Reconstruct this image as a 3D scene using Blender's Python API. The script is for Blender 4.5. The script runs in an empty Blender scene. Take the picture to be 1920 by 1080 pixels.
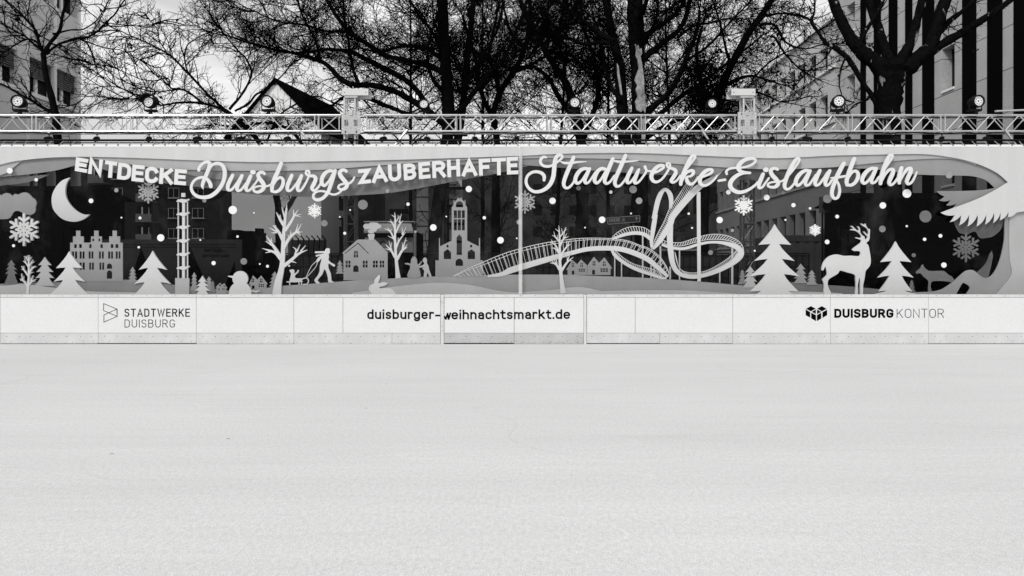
import bpy, bmesh, math, random
import numpy as np
from mathutils import Vector
from mathutils.geometry import tessellate_polygon
R = math.radians
scn = bpy.context.scene
C = scn.collection
PI = math.pi

# ------------------------------------------------------------------ camera, sky, sun, exposure
S = 0.0124            # metres per photo pixel on the front face of the rink boards (y = 0)
F = 1333.3            # focal length in photo pixels
D = F * S             # camera distance from the boards
HZ, CH = 512.0, 1.65  # horizon row, eye height
cam_d = bpy.data.cameras.new('camera')
cam_d.sensor_width = 36.0
cam_d.lens = 36.0 * F / 1920.0
cam_d.shift_y = -(540 - HZ) / 1920.0
cam_d.clip_end = 2000
cam = bpy.data.objects.new('camera', cam_d)
cam.location = (0, -D, CH)
cam.rotation_euler = (R(90), 0, 0)
C.objects.link(cam)
scn.camera = cam

scn.view_settings.view_transform = 'Standard'
scn.view_settings.look = 'None'
scn.view_settings.exposure = 0.2
scn.view_settings.gamma = 1.0
scn.cycles.transparent_max_bounces = 40

SUN_EL, SUN_AZ = 40.0, 215.0     # azimuth clockwise from +Y: behind the camera, to its left
world = bpy.data.worlds.new('World')
scn.world = world
world.use_nodes = True
wn, wl = world.node_tree.nodes, world.node_tree.links
bg = wn['Background']
sky = wn.new('ShaderNodeTexSky')
sky.sky_type = 'NISHITA'
sky.sun_disc = False
sky.sun_elevation = R(SUN_EL)
sky.sun_rotation = R(SUN_AZ)
sky.air_density = 1.0
sky.dust_density = 4.0
bw = wn.new('ShaderNodeRGBToBW')
wl.new(sky.outputs[0], bw.inputs[0])
# overcast: a cloud layer evens the clear sky out and gives it soft grey patches
tc = wn.new('ShaderNodeTexCoord')
mp = wn.new('ShaderNodeMapping')
mp.inputs['Scale'].default_value = (1.0, 1.0, 2.6)
wl.new(tc.outputs['Generated'], mp.inputs[0])
nz = wn.new('ShaderNodeTexNoise')
nz.inputs['Scale'].default_value = 4.2
nz.inputs['Detail'].default_value = 6.0
nz.inputs['Roughness'].default_value = 0.55
wl.new(mp.outputs[0], nz.inputs['Vector'])
rp = wn.new('ShaderNodeValToRGB')
rp.color_ramp.elements[0].position = 0.36
rp.color_ramp.elements[0].color = (7.2, 7.2, 7.2, 1)
rp.color_ramp.elements[1].position = 0.60
rp.color_ramp.elements[1].color = (11.2, 11.2, 11.2, 1)
wl.new(nz.outputs['Fac'], rp.inputs[0])
mxs = wn.new('ShaderNodeMix')
mxs.data_type = 'RGBA'
mxs.inputs[0].default_value = 0.85
wl.new(bw.outputs[0], mxs.inputs[6])
wl.new(rp.outputs[0], mxs.inputs[7])
wl.new(mxs.outputs[2], bg.inputs['Color'])
bg.inputs['Strength'].default_value = 0.09

sun_d = bpy.data.lights.new('sun', 'SUN')
sun_d.energy = 1.5
sun_d.angle = R(10)
sun_d.color = (1.0, 0.995, 0.985)
sun = bpy.data.objects.new('sun', sun_d)
az, el = R(SUN_AZ), R(SUN_EL)
to_sun = Vector((math.sin(az) * math.cos(el), math.cos(az) * math.cos(el), math.sin(el)))
sun.rotation_euler = to_sun.to_track_quat('Z', 'Y').to_euler()
sun.location = to_sun * 60
C.objects.link(sun)

# ------------------------------------------------------------------ helpers
def kk(Y):
    return (D + Y) / D * S

def W(px, py, Y=0.0):
    k = kk(Y)
    return Vector(((px - 960) * k, Y, CH + (HZ - py) * k))

def tag(o, label=None, cat=None, group=None, kind=None):
    if label: o['label'] = label
    if cat: o['category'] = cat
    if group: o['group'] = group
    if kind: o['kind'] = kind
    return o

def empty(name, loc, label=None, cat=None, group=None, kind=None):
    o = bpy.data.objects.new(name, None)
    o.empty_display_size = 0.2
    o.location = loc
    C.objects.link(o)
    return tag(o, label, cat, group, kind)

class MB:
    def __init__(self):
        self.v, self.f, self.m = [], [], []
    def face(self, idx, mi=0):
        self.f.append(tuple(idx)); self.m.append(mi)
    def prism(self, outer, holes, Y0, Y1, mi=0, mside=None):
        """outline in photo pixels (any holes too) -> a plate from depth Y0 (front) to Y1 (back)"""
        def clean(l):
            r = []
            for p in l:
                if not r or abs(p[0]-r[-1][0]) + abs(p[1]-r[-1][1]) > 1e-4: r.append((p[0], p[1]))
            if len(r) > 1 and abs(r[0][0]-r[-1][0]) + abs(r[0][1]-r[-1][1]) < 1e-4: r.pop()
            return r
        loops = [clean(outer)] + [clean(h) for h in (holes or [])]
        tris = tessellate_polygon([[Vector((x, y, 0)) for x, y in l] for l in loops])
        flat = [p for l in loops for p in l]
        n, b = len(flat), len(self.v)
        for x, y in flat: self.v.append(W(x, y, Y0))
        back = [W(x, y, Y0) for x, y in flat]
        for p in back: self.v.append(Vector((p.x, Y1, p.z)))
        for t in tris:
            self.face([b+i for i in t], mi); self.face([b+n+i for i in reversed(t)], mi)
        o = b
        for l in loops:
            k = len(l)
            for i in range(k):
                j = (i+1) % k
                self.face([o+i, o+j, o+j+n, o+i+n], mi if mside is None else mside)
            o += k
    def ribbon(self, pts, Y0, Y1, smooth=True, round_caps=True, slope=0.0016, sub=6, mi=0, closed=False):
        """a stroke (x, y, width in photo pixels) as a plate; its front tilts a hair so crossings never coincide"""
        P = np.array([(p[0], p[1], p[2]) for p in pts], float)
        keep = [0] + [i for i in range(1, len(P)) if np.hypot(*(P[i, :2]-P[i-1, :2])) > 1e-3]
        P = P[keep] if len(keep) > 1 else P
        if smooth and len(P) > 2:
            Q = np.vstack([2*P[0]-P[1], P, 2*P[-1]-P[-2]])
            out = []
            for i in range(1, len(Q)-2):
                p0, p1, p2, p3 = Q[i-1], Q[i], Q[i+1], Q[i+2]
                for t in np.linspace(0, 1, sub, endpoint=False):
                    out.append(0.5*((2*p1)+(-p0+p2)*t+(2*p0-5*p1+4*p2-p3)*t*t+(-p0+3*p1-3*p2+p3)*t**3))
            out.append(P[-1])
            P = np.array(out)
        n = len(P)
        d = np.diff(P[:, :2], axis=0)
        L = np.linalg.norm(d, axis=1); L[L < 1e-6] = 1e-6
        d = d / L[:, None]
        nor = np.zeros((n, 2)); sc = np.ones(n)
        for i in range(n):
            if closed and i in (0, n-1):
                a, c = d[-1], d[0]
            else:
                a = d[max(i-1, 0)]; c = d[min(i, n-2)]
            t = a + c
            l = np.linalg.norm(t)
            t = c if l < 1e-3 else t / l
            nor[i] = (-t[1], t[0])
            if not smooth: sc[i] = min(1/max(abs(float(t @ c)), 0.35), 2.2)
        hw = np.maximum(P[:, 2] / 2, 0.05)[:, None] * sc[:, None]
        A, B = P[:, :2] + nor*hw, P[:, :2] - nor*hw
        b = len(self.v)
        Yf = Y0 - slope*np.linspace(0, 1, n)
        def put(p, Y):
            q = W(p[0], p[1], Y); self.v.append(q); self.v.append(Vector((q.x, Y1, q.z)))
        for i in range(n):
            put(A[i], Yf[i]); put(B[i], Yf[i])        # 4 per ring: Afront, Aback, Bfront, Bback
        for i in range(n-1):
            a, c = b+4*i, b+4*(i+1)
            self.face([a, c, c+2, a+2], mi); self.face([a+1, a+3, c+3, c+1], mi)
            self.face([a, a+1, c+1, c], mi); self.face([a+2, c+2, c+3, a+3], mi)
        if closed:
            return
        for end in (0, n-1):
            a = b+4*end
            if round_caps and P[end, 2] > 0.6:
                t = -d[0] if end == 0 else d[-1]
                m = 5; fr = [a]; bk = [a+1]
                r0 = P[end, 2]/2
                s = nor[end]
                for j in range(1, m):
                    an = PI*j/m
                    q = P[end, :2] + s*r0*math.cos(an) + t*r0*math.sin(an)
                    fr.append(len(self.v)); bk.append(len(self.v)+1); put(q, Yf[end])
                fr.append(a+2); bk.append(a+3)
                self.face(fr, mi); self.face(bk[::-1], mi)
                for j in range(len(fr)-1): self.face([fr[j], fr[j+1], bk[j+1], bk[j]], mi)
            else:
                self.face([a, a+2, a+3, a+1], mi)
    def box(self, x0, x1, y0, y1, z0, z1, mi=0):
        b = len(self.v)
        for x in (x0, x1):
            for y in (y0, y1):
                for z in (z0, z1): self.v.append(Vector((x, y, z)))
        for q in ((0,1,3,2),(4,6,7,5),(0,4,5,1),(2,3,7,6),(0,2,6,4),(1,5,7,3)):
            self.face([b+i for i in q], mi)
    def pbox(self, px0, py0, px1, py1, Y0, Y1, mi=0):
        """a box whose front face fills a rectangle of photo pixels at depth Y0"""
        a, c = W(px0, py1, Y0), W(px1, py0, Y0)
        self.box(a.x, c.x, Y0, Y1, a.z, c.z, mi)
    def tube(self, pts, rad, sides=8, mi=0, caps=True):
        P = [Vector(p) for p in pts]; n = len(P)
        rad = [rad]*n if not hasattr(rad, '__len__') else rad
        b = len(self.v)
        for i in range(n):
            t = (P[min(i+1, n-1)] - P[max(i-1, 0)]).normalized()
            ref = Vector((0, 0, 1)) if abs(t.z) < 0.9 else Vector((0, 1, 0))
            u = t.cross(ref).normalized(); w = u.cross(t)
            for j in range(sides):
                a = 2*PI*j/sides
                self.v.append(P[i] + (u*math.cos(a) + w*math.sin(a))*rad[i])
        for i in range(n-1):
            for j in range(sides):
                k = (j+1) % sides
                self.face([b+i*sides+j, b+i*sides+k, b+(i+1)*sides+k, b+(i+1)*sides+j], mi)
        if caps:
            self.face([b+j for j in range(sides)], mi)
            self.face([b+(n-1)*sides+j for j in reversed(range(sides))], mi)
    def disc(self, c, r, y0, y1, n=20, mi=0):
        """a disc facing the camera, from depth y0 to y1"""
        b = len(self.v)
        for y in (y0, y1):
            for j in range(n):
                a = 2*PI*j/n
                self.v.append(Vector((c[0]+r*math.cos(a), y, c[2]+r*math.sin(a))))
        self.face([b+j for j in range(n)], mi); self.face([b+n+j for j in reversed(range(n))], mi)
        for j in range(n):
            k = (j+1) % n
            self.face([b+j, b+n+j, b+n+k, b+k], mi)
    def build(self, name, mats, parent=None, smooth=False, bevel=0.0, origin=None):
        if not isinstance(mats, (list, tuple)): mats = [mats]
        V = np.array([tuple(p) for p in self.v])
        if parent is not None:
            base = WORLD[parent.name]
        elif origin is not None:
            base = Vector(origin)
        else:
            lo, hi = V.min(0), V.max(0)
            base = Vector(((lo[0]+hi[0])/2, (lo[1]+hi[1])/2, lo[2]))
        me = bpy.data.meshes.new(name)
        me.from_pydata([tuple(p) for p in (V - np.array(tuple(base)))], [], self.f)
        for m in mats: me.materials.append(m)
        for p, mi in zip(me.polygons, self.m): p.material_index = mi
        bm = bmesh.new(); bm.from_mesh(me)
        bmesh.ops.recalc_face_normals(bm, faces=bm.faces)
        if smooth:
            for f in bm.faces: f.smooth = True
        bm.to_mesh(me); bm.free()
        o = bpy.data.objects.new(name, me)
        C.objects.link(o)
        if parent is not None: o.parent = parent
        else: o.location = base
        if parent is not None: WORLD[o.name] = Vector(base)
        else: WORLD[o.name] = Vector(base)
        if bevel:
            b = o.modifiers.new('bevel', 'BEVEL'); b.width = bevel; b.segments = 2; b.limit_method = 'ANGLE'
        return o

WORLD = {}
def root(name, loc, label, cat, group=None):
    o = empty(name, loc, label, cat, group)
    WORLD[o.name] = Vector(loc)
    return o

# ------------------------------------------------------------------ materials (the place is black, white and grey)
def mat(name, g, rough=0.6, vary=0.0, scale=6.0, metal=0.0, bump=0.0, fine=0.0, fscale=120.0, spec=0.35, stretch=(1, 1, 1), clear=0.0, grad=0.0):
    m = bpy.data.materials.new(name); m.use_nodes = True
    n, l = m.node_tree.nodes, m.node_tree.links
    p = n['Principled BSDF']
    p.inputs['Roughness'].default_value = rough
    p.inputs['Metallic'].default_value = metal
    p.inputs['Specular IOR Level'].default_value = spec
    p.inputs['Base Color'].default_value = (g, g, g, 1)
    if vary or fine or bump:
        tcn = n.new('ShaderNodeTexCoord'); mpn = n.new('ShaderNodeMapping')
        mpn.inputs['Scale'].default_value = stretch
        l.new(tcn.outputs['Object'], mpn.inputs[0])
        a = n.new('ShaderNodeTexNoise'); a.inputs['Scale'].default_value = scale; a.inputs['Detail'].default_value = 5
        b = n.new('ShaderNodeTexNoise'); b.inputs['Scale'].default_value = fscale; b.inputs['Detail'].default_value = 2
        l.new(mpn.outputs[0], a.inputs['Vector']); l.new(tcn.outputs['Object'], b.inputs['Vector'])
        ma = n.new('ShaderNodeMapRange'); mb_ = n.new('ShaderNodeMapRange')
        for q, amt in ((ma, vary), (mb_, fine)):
            q.inputs[1].default_value = 0.3; q.inputs[2].default_value = 0.7
            q.inputs[3].default_value = 1-amt; q.inputs[4].default_value = 1+amt
        l.new(a.outputs['Fac'], ma.inputs[0]); l.new(b.outputs['Fac'], mb_.inputs[0])
        mu = n.new('ShaderNodeMath'); mu.operation = 'MULTIPLY'
        l.new(ma.outputs[0], mu.inputs[0]); l.new(mb_.outputs[0], mu.inputs[1])
        mg = n.new('ShaderNodeMath'); mg.operation = 'MULTIPLY'; mg.inputs[1].default_value = g
        mg.use_clamp = True
        l.new(mu.outputs[0], mg.inputs[0])
        out = mg.outputs[0]
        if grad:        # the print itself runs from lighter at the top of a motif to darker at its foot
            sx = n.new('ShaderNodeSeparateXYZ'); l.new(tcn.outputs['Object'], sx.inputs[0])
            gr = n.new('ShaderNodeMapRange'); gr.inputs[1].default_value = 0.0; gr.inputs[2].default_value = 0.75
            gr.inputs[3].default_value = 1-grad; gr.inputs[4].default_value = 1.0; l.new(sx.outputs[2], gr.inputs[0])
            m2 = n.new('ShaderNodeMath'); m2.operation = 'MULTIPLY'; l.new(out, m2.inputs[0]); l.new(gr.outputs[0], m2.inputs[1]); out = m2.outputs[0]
        cc = n.new('ShaderNodeCombineColor')
        for i in range(3): l.new(out, cc.inputs[i])
        l.new(cc.outputs[0], p.inputs['Base Color'])
        if bump:
            bn = n.new('ShaderNodeBump'); bn.inputs['Strength'].default_value = bump; bn.inputs['Distance'].default_value = 0.02
            l.new(a.outputs['Fac'], bn.inputs['Height']); l.new(bn.outputs[0], p.inputs['Normal'])
    if clear:       # printed on clear foil: a little of what lies behind shows through
        tr = n.new('ShaderNodeBsdfTransparent'); mx = n.new('ShaderNodeMixShader'); mx.inputs[0].default_value = clear
        l.new(p.outputs[0], mx.inputs[1]); l.new(tr.outputs[0], mx.inputs[2]); l.new(mx.outputs[0], n['Material Output'].inputs[0])
    return m

def speckled(name, g, dark, thr, scale, rough=0.7, zmin=None, zmax=None, vary=0.08):
    """grey sheet with dark scuffs, denser towards its lower edge when zmin / zmax are given"""
    m = mat(name, g, rough, vary, 3.0, fine=0.06, fscale=90)
    n, l = m.node_tree.nodes, m.node_tree.links
    p = n['Principled BSDF']
    src = p.inputs['Base Color'].links[0].from_socket
    t = n.new('ShaderNodeTexCoord')
    nz_ = n.new('ShaderNodeTexNoise'); nz_.inputs['Scale'].default_value = scale; nz_.inputs['Detail'].default_value = 8
    nz_.inputs['Roughness'].default_value = 0.75
    l.new(t.outputs['Object'], nz_.inputs['Vector'])
    val = nz_.outputs['Fac']
    if zmin is not None:
        g_ = n.new('ShaderNodeNewGeometry'); sx = n.new('ShaderNodeSeparateXYZ'); l.new(g_.outputs['Position'], sx.inputs[0])
        mr = n.new('ShaderNodeMapRange'); mr.inputs[1].default_value = zmin; mr.inputs[2].default_value = zmax
        mr.inputs[3].default_value = 0.045; mr.inputs[4].default_value = -0.06
        l.new(sx.outputs[2], mr.inputs[0])
        ad = n.new('ShaderNodeMath'); ad.operation = 'ADD'
        l.new(val, ad.inputs[0]); l.new(mr.outputs[0], ad.inputs[1]); val = ad.outputs[0]
    r_ = n.new('ShaderNodeMapRange'); r_.inputs[1].default_value = thr; r_.inputs[2].default_value = thr+0.12
    l.new(val, r_.inputs[0])
    mx = n.new('ShaderNodeMix'); mx.data_type = 'RGBA'
    l.new(r_.outputs[0], mx.inputs[0]); l.new(src, mx.inputs[6]); mx.inputs[7].default_value = (dark, dark, dark, 1)
    l.new(mx.outputs[2], p.inputs['Base Color'])
    return m

M = {
 'board': mat('board_white', 0.7, 0.45, 0.02, 1.2, fine=0.07, fscale=70),
 'kick': speckled('kick_plate_grey', 0.57, 0.16, 0.585, 24, zmin=0.0, zmax=0.28),
 'kick_worn': speckled('kick_plate_worn', 0.46, 0.07, 0.57, 28, zmin=0.0, zmax=0.28),
 'rail': speckled('board_rail_grey', 0.62, 0.25, 0.70, 14),
 'worn': speckled('gate_post_worn', 0.62, 0.03, 0.56, 16),
 'screw': mat('screw_dark', 0.06, 0.5),
 'seam': mat('seam_dark', 0.03, 0.9, spec=0.0),
 'black': mat('black_print', 0.003, 0.9, spec=0.0),
 'grey_print': mat('grey_print', 0.015, 0.9, spec=0.0),
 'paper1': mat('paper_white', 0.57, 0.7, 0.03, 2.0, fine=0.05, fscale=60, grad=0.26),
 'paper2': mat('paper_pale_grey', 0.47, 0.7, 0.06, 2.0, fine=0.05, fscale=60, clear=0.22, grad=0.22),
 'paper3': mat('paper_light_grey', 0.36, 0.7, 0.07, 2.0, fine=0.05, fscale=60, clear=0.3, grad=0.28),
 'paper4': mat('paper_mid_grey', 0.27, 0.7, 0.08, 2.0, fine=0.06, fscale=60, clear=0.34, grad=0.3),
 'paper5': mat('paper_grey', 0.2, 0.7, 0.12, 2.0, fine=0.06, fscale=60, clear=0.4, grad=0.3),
 'paper6': mat('paper_dark_grey', 0.08, 0.7, 0.25, 3.0, fine=0.08, fscale=60),
 'letter': mat('letter_white', 0.69, 0.7, 0.02, 2.0, fine=0.05, fscale=60),
 'hem_paper': mat('hem_paper', 0.65, 0.7, 0.05, 1.2, fine=0.05, fscale=60, clear=0.16, stretch=(2.4, 1, 0.12)),
 'snow': mat('paper_bright_white', 0.8, 0.7, 0.02, 2.0),
 'alu': mat('aluminium', 0.58, 0.32, 0.08, 9.0, metal=0.7),
 'alu_plate': speckled('aluminium_plate', 0.42, 0.12, 0.66, 40, rough=0.5),
 'beam': mat('painted_beam', 0.58, 0.55, 0.05, 3.0),
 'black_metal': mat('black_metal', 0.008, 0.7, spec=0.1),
 'lens': mat('lens_plate', 0.78, 0.35, 0.04, 8.0),
 'bark': mat('bark_dark', 0.005, 0.95, 0.5, 9.0, bump=0.4, spec=0.0),
 'twig': mat('twig_dark', 0.004, 1.0, spec=0.0),
 'deadleaf': mat('dead_leaf', 0.006, 1.0, spec=0.0),
}

def paper_shade(): pass
# the clear foil that carries the motifs: tinted, mostly see-through, with a little gloss
def foil_mat(name, t, gloss=0.022):
    m = bpy.data.materials.new(name); m.use_nodes = True
    n, l = m.node_tree.nodes, m.node_tree.links
    n.clear()
    o = n.new('ShaderNodeOutputMaterial')
    tr = n.new('ShaderNodeBsdfTransparent'); tr.inputs[0].default_value = (t, t, t, 1)
    gl = n.new('ShaderNodeBsdfGlossy'); gl.inputs['Roughness'].default_value = 0.06
    nzf = n.new('ShaderNodeTexNoise'); nzf.inputs['Scale'].default_value = 0.9; nzf.inputs['Detail'].default_value = 3
    bp = n.new('ShaderNodeBump'); bp.inputs['Strength'].default_value = 0.12; bp.inputs['Distance'].default_value = 0.1
    tcf = n.new('ShaderNodeTexCoord'); l.new(tcf.outputs['Object'], nzf.inputs['Vector'])
    l.new(nzf.outputs['Fac'], bp.inputs['Height']); l.new(bp.outputs[0], gl.inputs['Normal'])
    mx = n.new('ShaderNodeMixShader')
    # glare: the foil is slacker and glossier in patches and along fine creases
    ng = n.new('ShaderNodeTexNoise'); ng.inputs['Scale'].default_value = 0.55; ng.inputs['Detail'].default_value = 7; ng.inputs['Roughness'].default_value = 0.68
    mpf = n.new('ShaderNodeMapping'); mpf.inputs['Scale'].default_value = (1.6, 1, 0.9); mpf.inputs['Rotation'].default_value = (0, R(24), 0)
    l.new(tcf.outputs['Object'], mpf.inputs[0]); l.new(mpf.outputs[0], ng.inputs['Vector'])
    mrf = n.new('ShaderNodeMapRange'); mrf.inputs[1].default_value = 0.52; mrf.inputs[2].default_value = 0.74
    mrf.inputs[3].default_value = gloss; mrf.inputs[4].default_value = gloss*7
    l.new(ng.outputs['Fac'], mrf.inputs[0]); l.new(mrf.outputs[0], mx.inputs[0])
    l.new(tr.outputs[0], mx.inputs[1]); l.new(gl.outputs[0], mx.inputs[2]); l.new(mx.outputs[0], o.inputs[0])
    return m
M['foil'] = foil_mat('tinted_foil', 0.52, 0.005)      # both faces are crossed, so the pane passes 0.52 squared
M['bark_patch'] = mat('bark_pale_patch', 0.30, 0.95, 0.45, 7.0, spec=0.05, bump=0.5)

def bark_patchy(name, dark, pale, thr, scale):
    """plane-tree bark: dark, with pale flakes where the outer bark has come off"""
    m = mat(name, dark, 1.0, 0.4, 9.0, bump=0.4, spec=0.0)
    n, l = m.node_tree.nodes, m.node_tree.links
    p = n['Principled BSDF']; src = p.inputs['Base Color'].links[0].from_socket
    t = n.new('ShaderNodeTexCoord'); mpn = n.new('ShaderNodeMapping'); mpn.inputs['Scale'].default_value = (1, 1, 0.35)
    l.new(t.outputs['Object'], mpn.inputs[0])
    z = n.new('ShaderNodeTexNoise'); z.inputs['Scale'].default_value = scale; z.inputs['Detail'].default_value = 4
    l.new(mpn.outputs[0], z.inputs['Vector'])
    r_ = n.new('ShaderNodeMapRange'); r_.inputs[1].default_value = thr; r_.inputs[2].default_value = thr+0.04
    l.new(z.outputs['Fac'], r_.inputs[0])
    mx = n.new('ShaderNodeMix'); mx.data_type = 'RGBA'
    l.new(r_.outputs[0], mx.inputs[0]); l.new(src, mx.inputs[6]); mx.inputs[7].default_value = (pale, pale, pale, 1)
    l.new(mx.outputs[2], p.inputs['Base Color'])
    return m
M['plane_bark'] = bark_patchy('plane_tree_bark', 0.005, 0.24, 0.655, 4.5)

# photo crops the outlines were measured in: top-left corner, 7.68 crop pixels per photo pixel
CROP = {'L1': (0, 270), 'L2': (0, 410), 'L3': (240, 270), 'L4': (240, 410), 'L5': (480, 270), 'L6': (480, 410),
        'L7': (720, 270), 'L8': (720, 410), 'R1': (960, 270), 'R2': (960, 410), 'R3': (1200, 270), 'R4': (1200, 410),
        'R5': (1440, 270), 'R6': (1440, 410), 'R7': (1670, 270), 'R8': (1670, 410)}
def Z(code, pts):
    x0, y0 = CROP[code]; q = 1/7.68
    return [(x0+p[0]*q, y0+p[1]*q) if len(p) == 2 else (x0+p[0]*q, y0+p[1]*q, p[2]*q) for p in pts]
def ZW(code, pts, w):
    """a stroke of constant width (crop pixels)"""
    return Z(code, [(p[0], p[1], p[2] if len(p) > 2 else w) for p in pts])

_jit = [0.0]
def jit():
    _jit[0] += 0.00013
    if _jit[0] > 0.006: _jit[0] = 0.0
    return _jit[0]
# ------------------------------------------------------------------ ice, ground
def ice_material():
    m = bpy.data.materials.new('rink_ice'); m.use_nodes = True
    n, l = m.node_tree.nodes, m.node_tree.links
    p = n['Principled BSDF']; p.inputs['Roughness'].default_value = 0.55; p.inputs['Specular IOR Level'].default_value = 0.12
    t = n.new('ShaderNodeTexCoord')
    def noise(scale, stretch, detail, lo, hi, rough=0.55):
        mp_ = n.new('ShaderNodeMapping'); mp_.inputs['Scale'].default_value = stretch
        l.new(t.outputs['Object'], mp_.inputs[0])
        a = n.new('ShaderNodeTexNoise'); a.inputs['Scale'].default_value = scale; a.inputs['Detail'].default_value = detail
        a.inputs['Roughness'].default_value = rough
        l.new(mp_.outputs[0], a.inputs['Vector'])
        q = n.new('ShaderNodeMapRange'); q.inputs[1].default_value = 0.3; q.inputs[2].default_value = 0.7
        q.inputs[3].default_value = lo; q.inputs[4].default_value = hi
        l.new(a.outputs['Fac'], q.inputs[0]); return a, q.outputs[0]
    _, big = noise(0.16, (1, 1, 1), 3, 0.965, 1.03)
    _, streak = noise(0.55, (0.22, 2.4, 1), 6, 0.95, 1.035, 0.7)
    _, streak2 = noise(2.2, (0.10, 3.0, 1), 4, 0.98, 1.015, 0.6)
    fa, fine = noise(130, (1, 0.6, 1), 2, 0.80, 1.19)
    _, fine2 = noise(34, (1, 0.5, 1), 2, 0.92, 1.07)
    cur = big
    for s in (streak, streak2, fine, fine2):
        mu = n.new('ShaderNodeMath'); mu.operation = 'MULTIPLY'; l.new(cur, mu.inputs[0]); l.new(s, mu.inputs[1]); cur = mu.outputs[0]
    # faint skate tracks: long thin curves at a few headings
    for sc_, stc, wd, dk in ((0.10, (1.0, 2.2, 1), 0.0016, 0.945), (0.16, (0.6, 3.0, 1), 0.0014, 1.05), (0.23, (0.8, 1.6, 1), 0.0012, 0.955)):
        an_, _q = noise(sc_, stc, 1.2, 1, 1)
        sb = n.new('ShaderNodeMath'); sb.operation = 'SUBTRACT'; sb.inputs[1].default_value = 0.5; l.new(an_.outputs['Fac'], sb.inputs[0])
        ab = n.new('ShaderNodeMath'); ab.operation = 'ABSOLUTE'; l.new(sb.outputs[0], ab.inputs[0])
        mr = n.new('ShaderNodeMapRange'); mr.inputs[1].default_value = wd*0.4; mr.inputs[2].default_value = wd
        mr.inputs[3].default_value = dk; mr.inputs[4].default_value = 1.0; l.new(ab.outputs[0], mr.inputs[0])
        mu = n.new('ShaderNodeMath'); mu.operation = 'MULTIPLY'; l.new(cur, mu.inputs[0]); l.new(mr.outputs[0], mu.inputs[1]); cur = mu.outputs[0]
    # faint short smears
    sn, _q = noise(0.8, (0.30, 2.6, 1), 5, 1, 1, 0.6)
    sq = n.new('ShaderNodeMapRange'); sq.inputs[1].default_value = 0.61; sq.inputs[2].default_value = 0.74
    sq.inputs[3].default_value = 1.0; sq.inputs[4].default_value = 0.90; l.new(sn.outputs['Fac'], sq.inputs[0])
    mu = n.new('ShaderNodeMath'); mu.operation = 'MULTIPLY'; l.new(cur, mu.inputs[0]); l.new(sq.outputs[0], mu.inputs[1]); cur = mu.outputs[0]
    # sparse dark grit lying on the ice
    v = n.new('ShaderNodeTexVoronoi'); v.inputs['Scale'].default_value = 1.1; v.feature = 'F1'
    l.new(t.outputs['Object'], v.inputs['Vector'])
    gq = n.new('ShaderNodeMapRange'); gq.inputs[1].default_value = 0.014; gq.inputs[2].default_value = 0.022
    gq.inputs[3].default_value = 0.25; gq.inputs[4].default_value = 1.0
    l.new(v.outputs['Distance'], gq.inputs[0])
    mu = n.new('ShaderNodeMath'); mu.operation = 'MULTIPLY'; l.new(cur, mu.inputs[0]); l.new(gq.outputs[0], mu.inputs[1]); cur = mu.outputs[0]
    mg = n.new('ShaderNodeMath'); mg.operation = 'MULTIPLY'; mg.inputs[1].default_value = 0.63; l.new(cur, mg.inputs[0])
    mn = n.new('ShaderNodeMath'); mn.operation = 'MINIMUM'; mn.inputs[1].default_value = 0.93; l.new(mg.outputs[0], mn.inputs[0])
    cc = n.new('ShaderNodeCombineColor')
    for i in range(3): l.new(mn.outputs[0], cc.inputs[i])
    l.new(cc.outputs[0], p.inputs['Base Color'])
    bn = n.new('ShaderNodeBump'); bn.inputs['Strength'].default_value = 0.10; bn.inputs['Distance'].default_value = 0.01
    l.new(fa.outputs['Fac'], bn.inputs['Height']); l.new(bn.outputs[0], p.inputs['Normal'])
    return m

def sheet(name, x0, x1, y0, y1, z, m):
    mb = MB(); b = [Vector((x0, y0, z)), Vector((x1, y0, z)), Vector((x1, y1, z)), Vector((x0, y1, z))]
    mb.v += b; mb.face([0, 1, 2, 3])
    return mb.build(name, m, origin=(0, 0, z))
tag(sheet('ice', -30, 30, -40, 0.02, 0.0, ice_material()), kind='structure')
M['pavement'] = mat('pavement', 0.16, 0.9, 0.2, 1.5, fine=0.1, fscale=40)
tag(sheet('ground', -600, 600, -600, 600, -0.012, M['pavement']), kind='structure')

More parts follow.
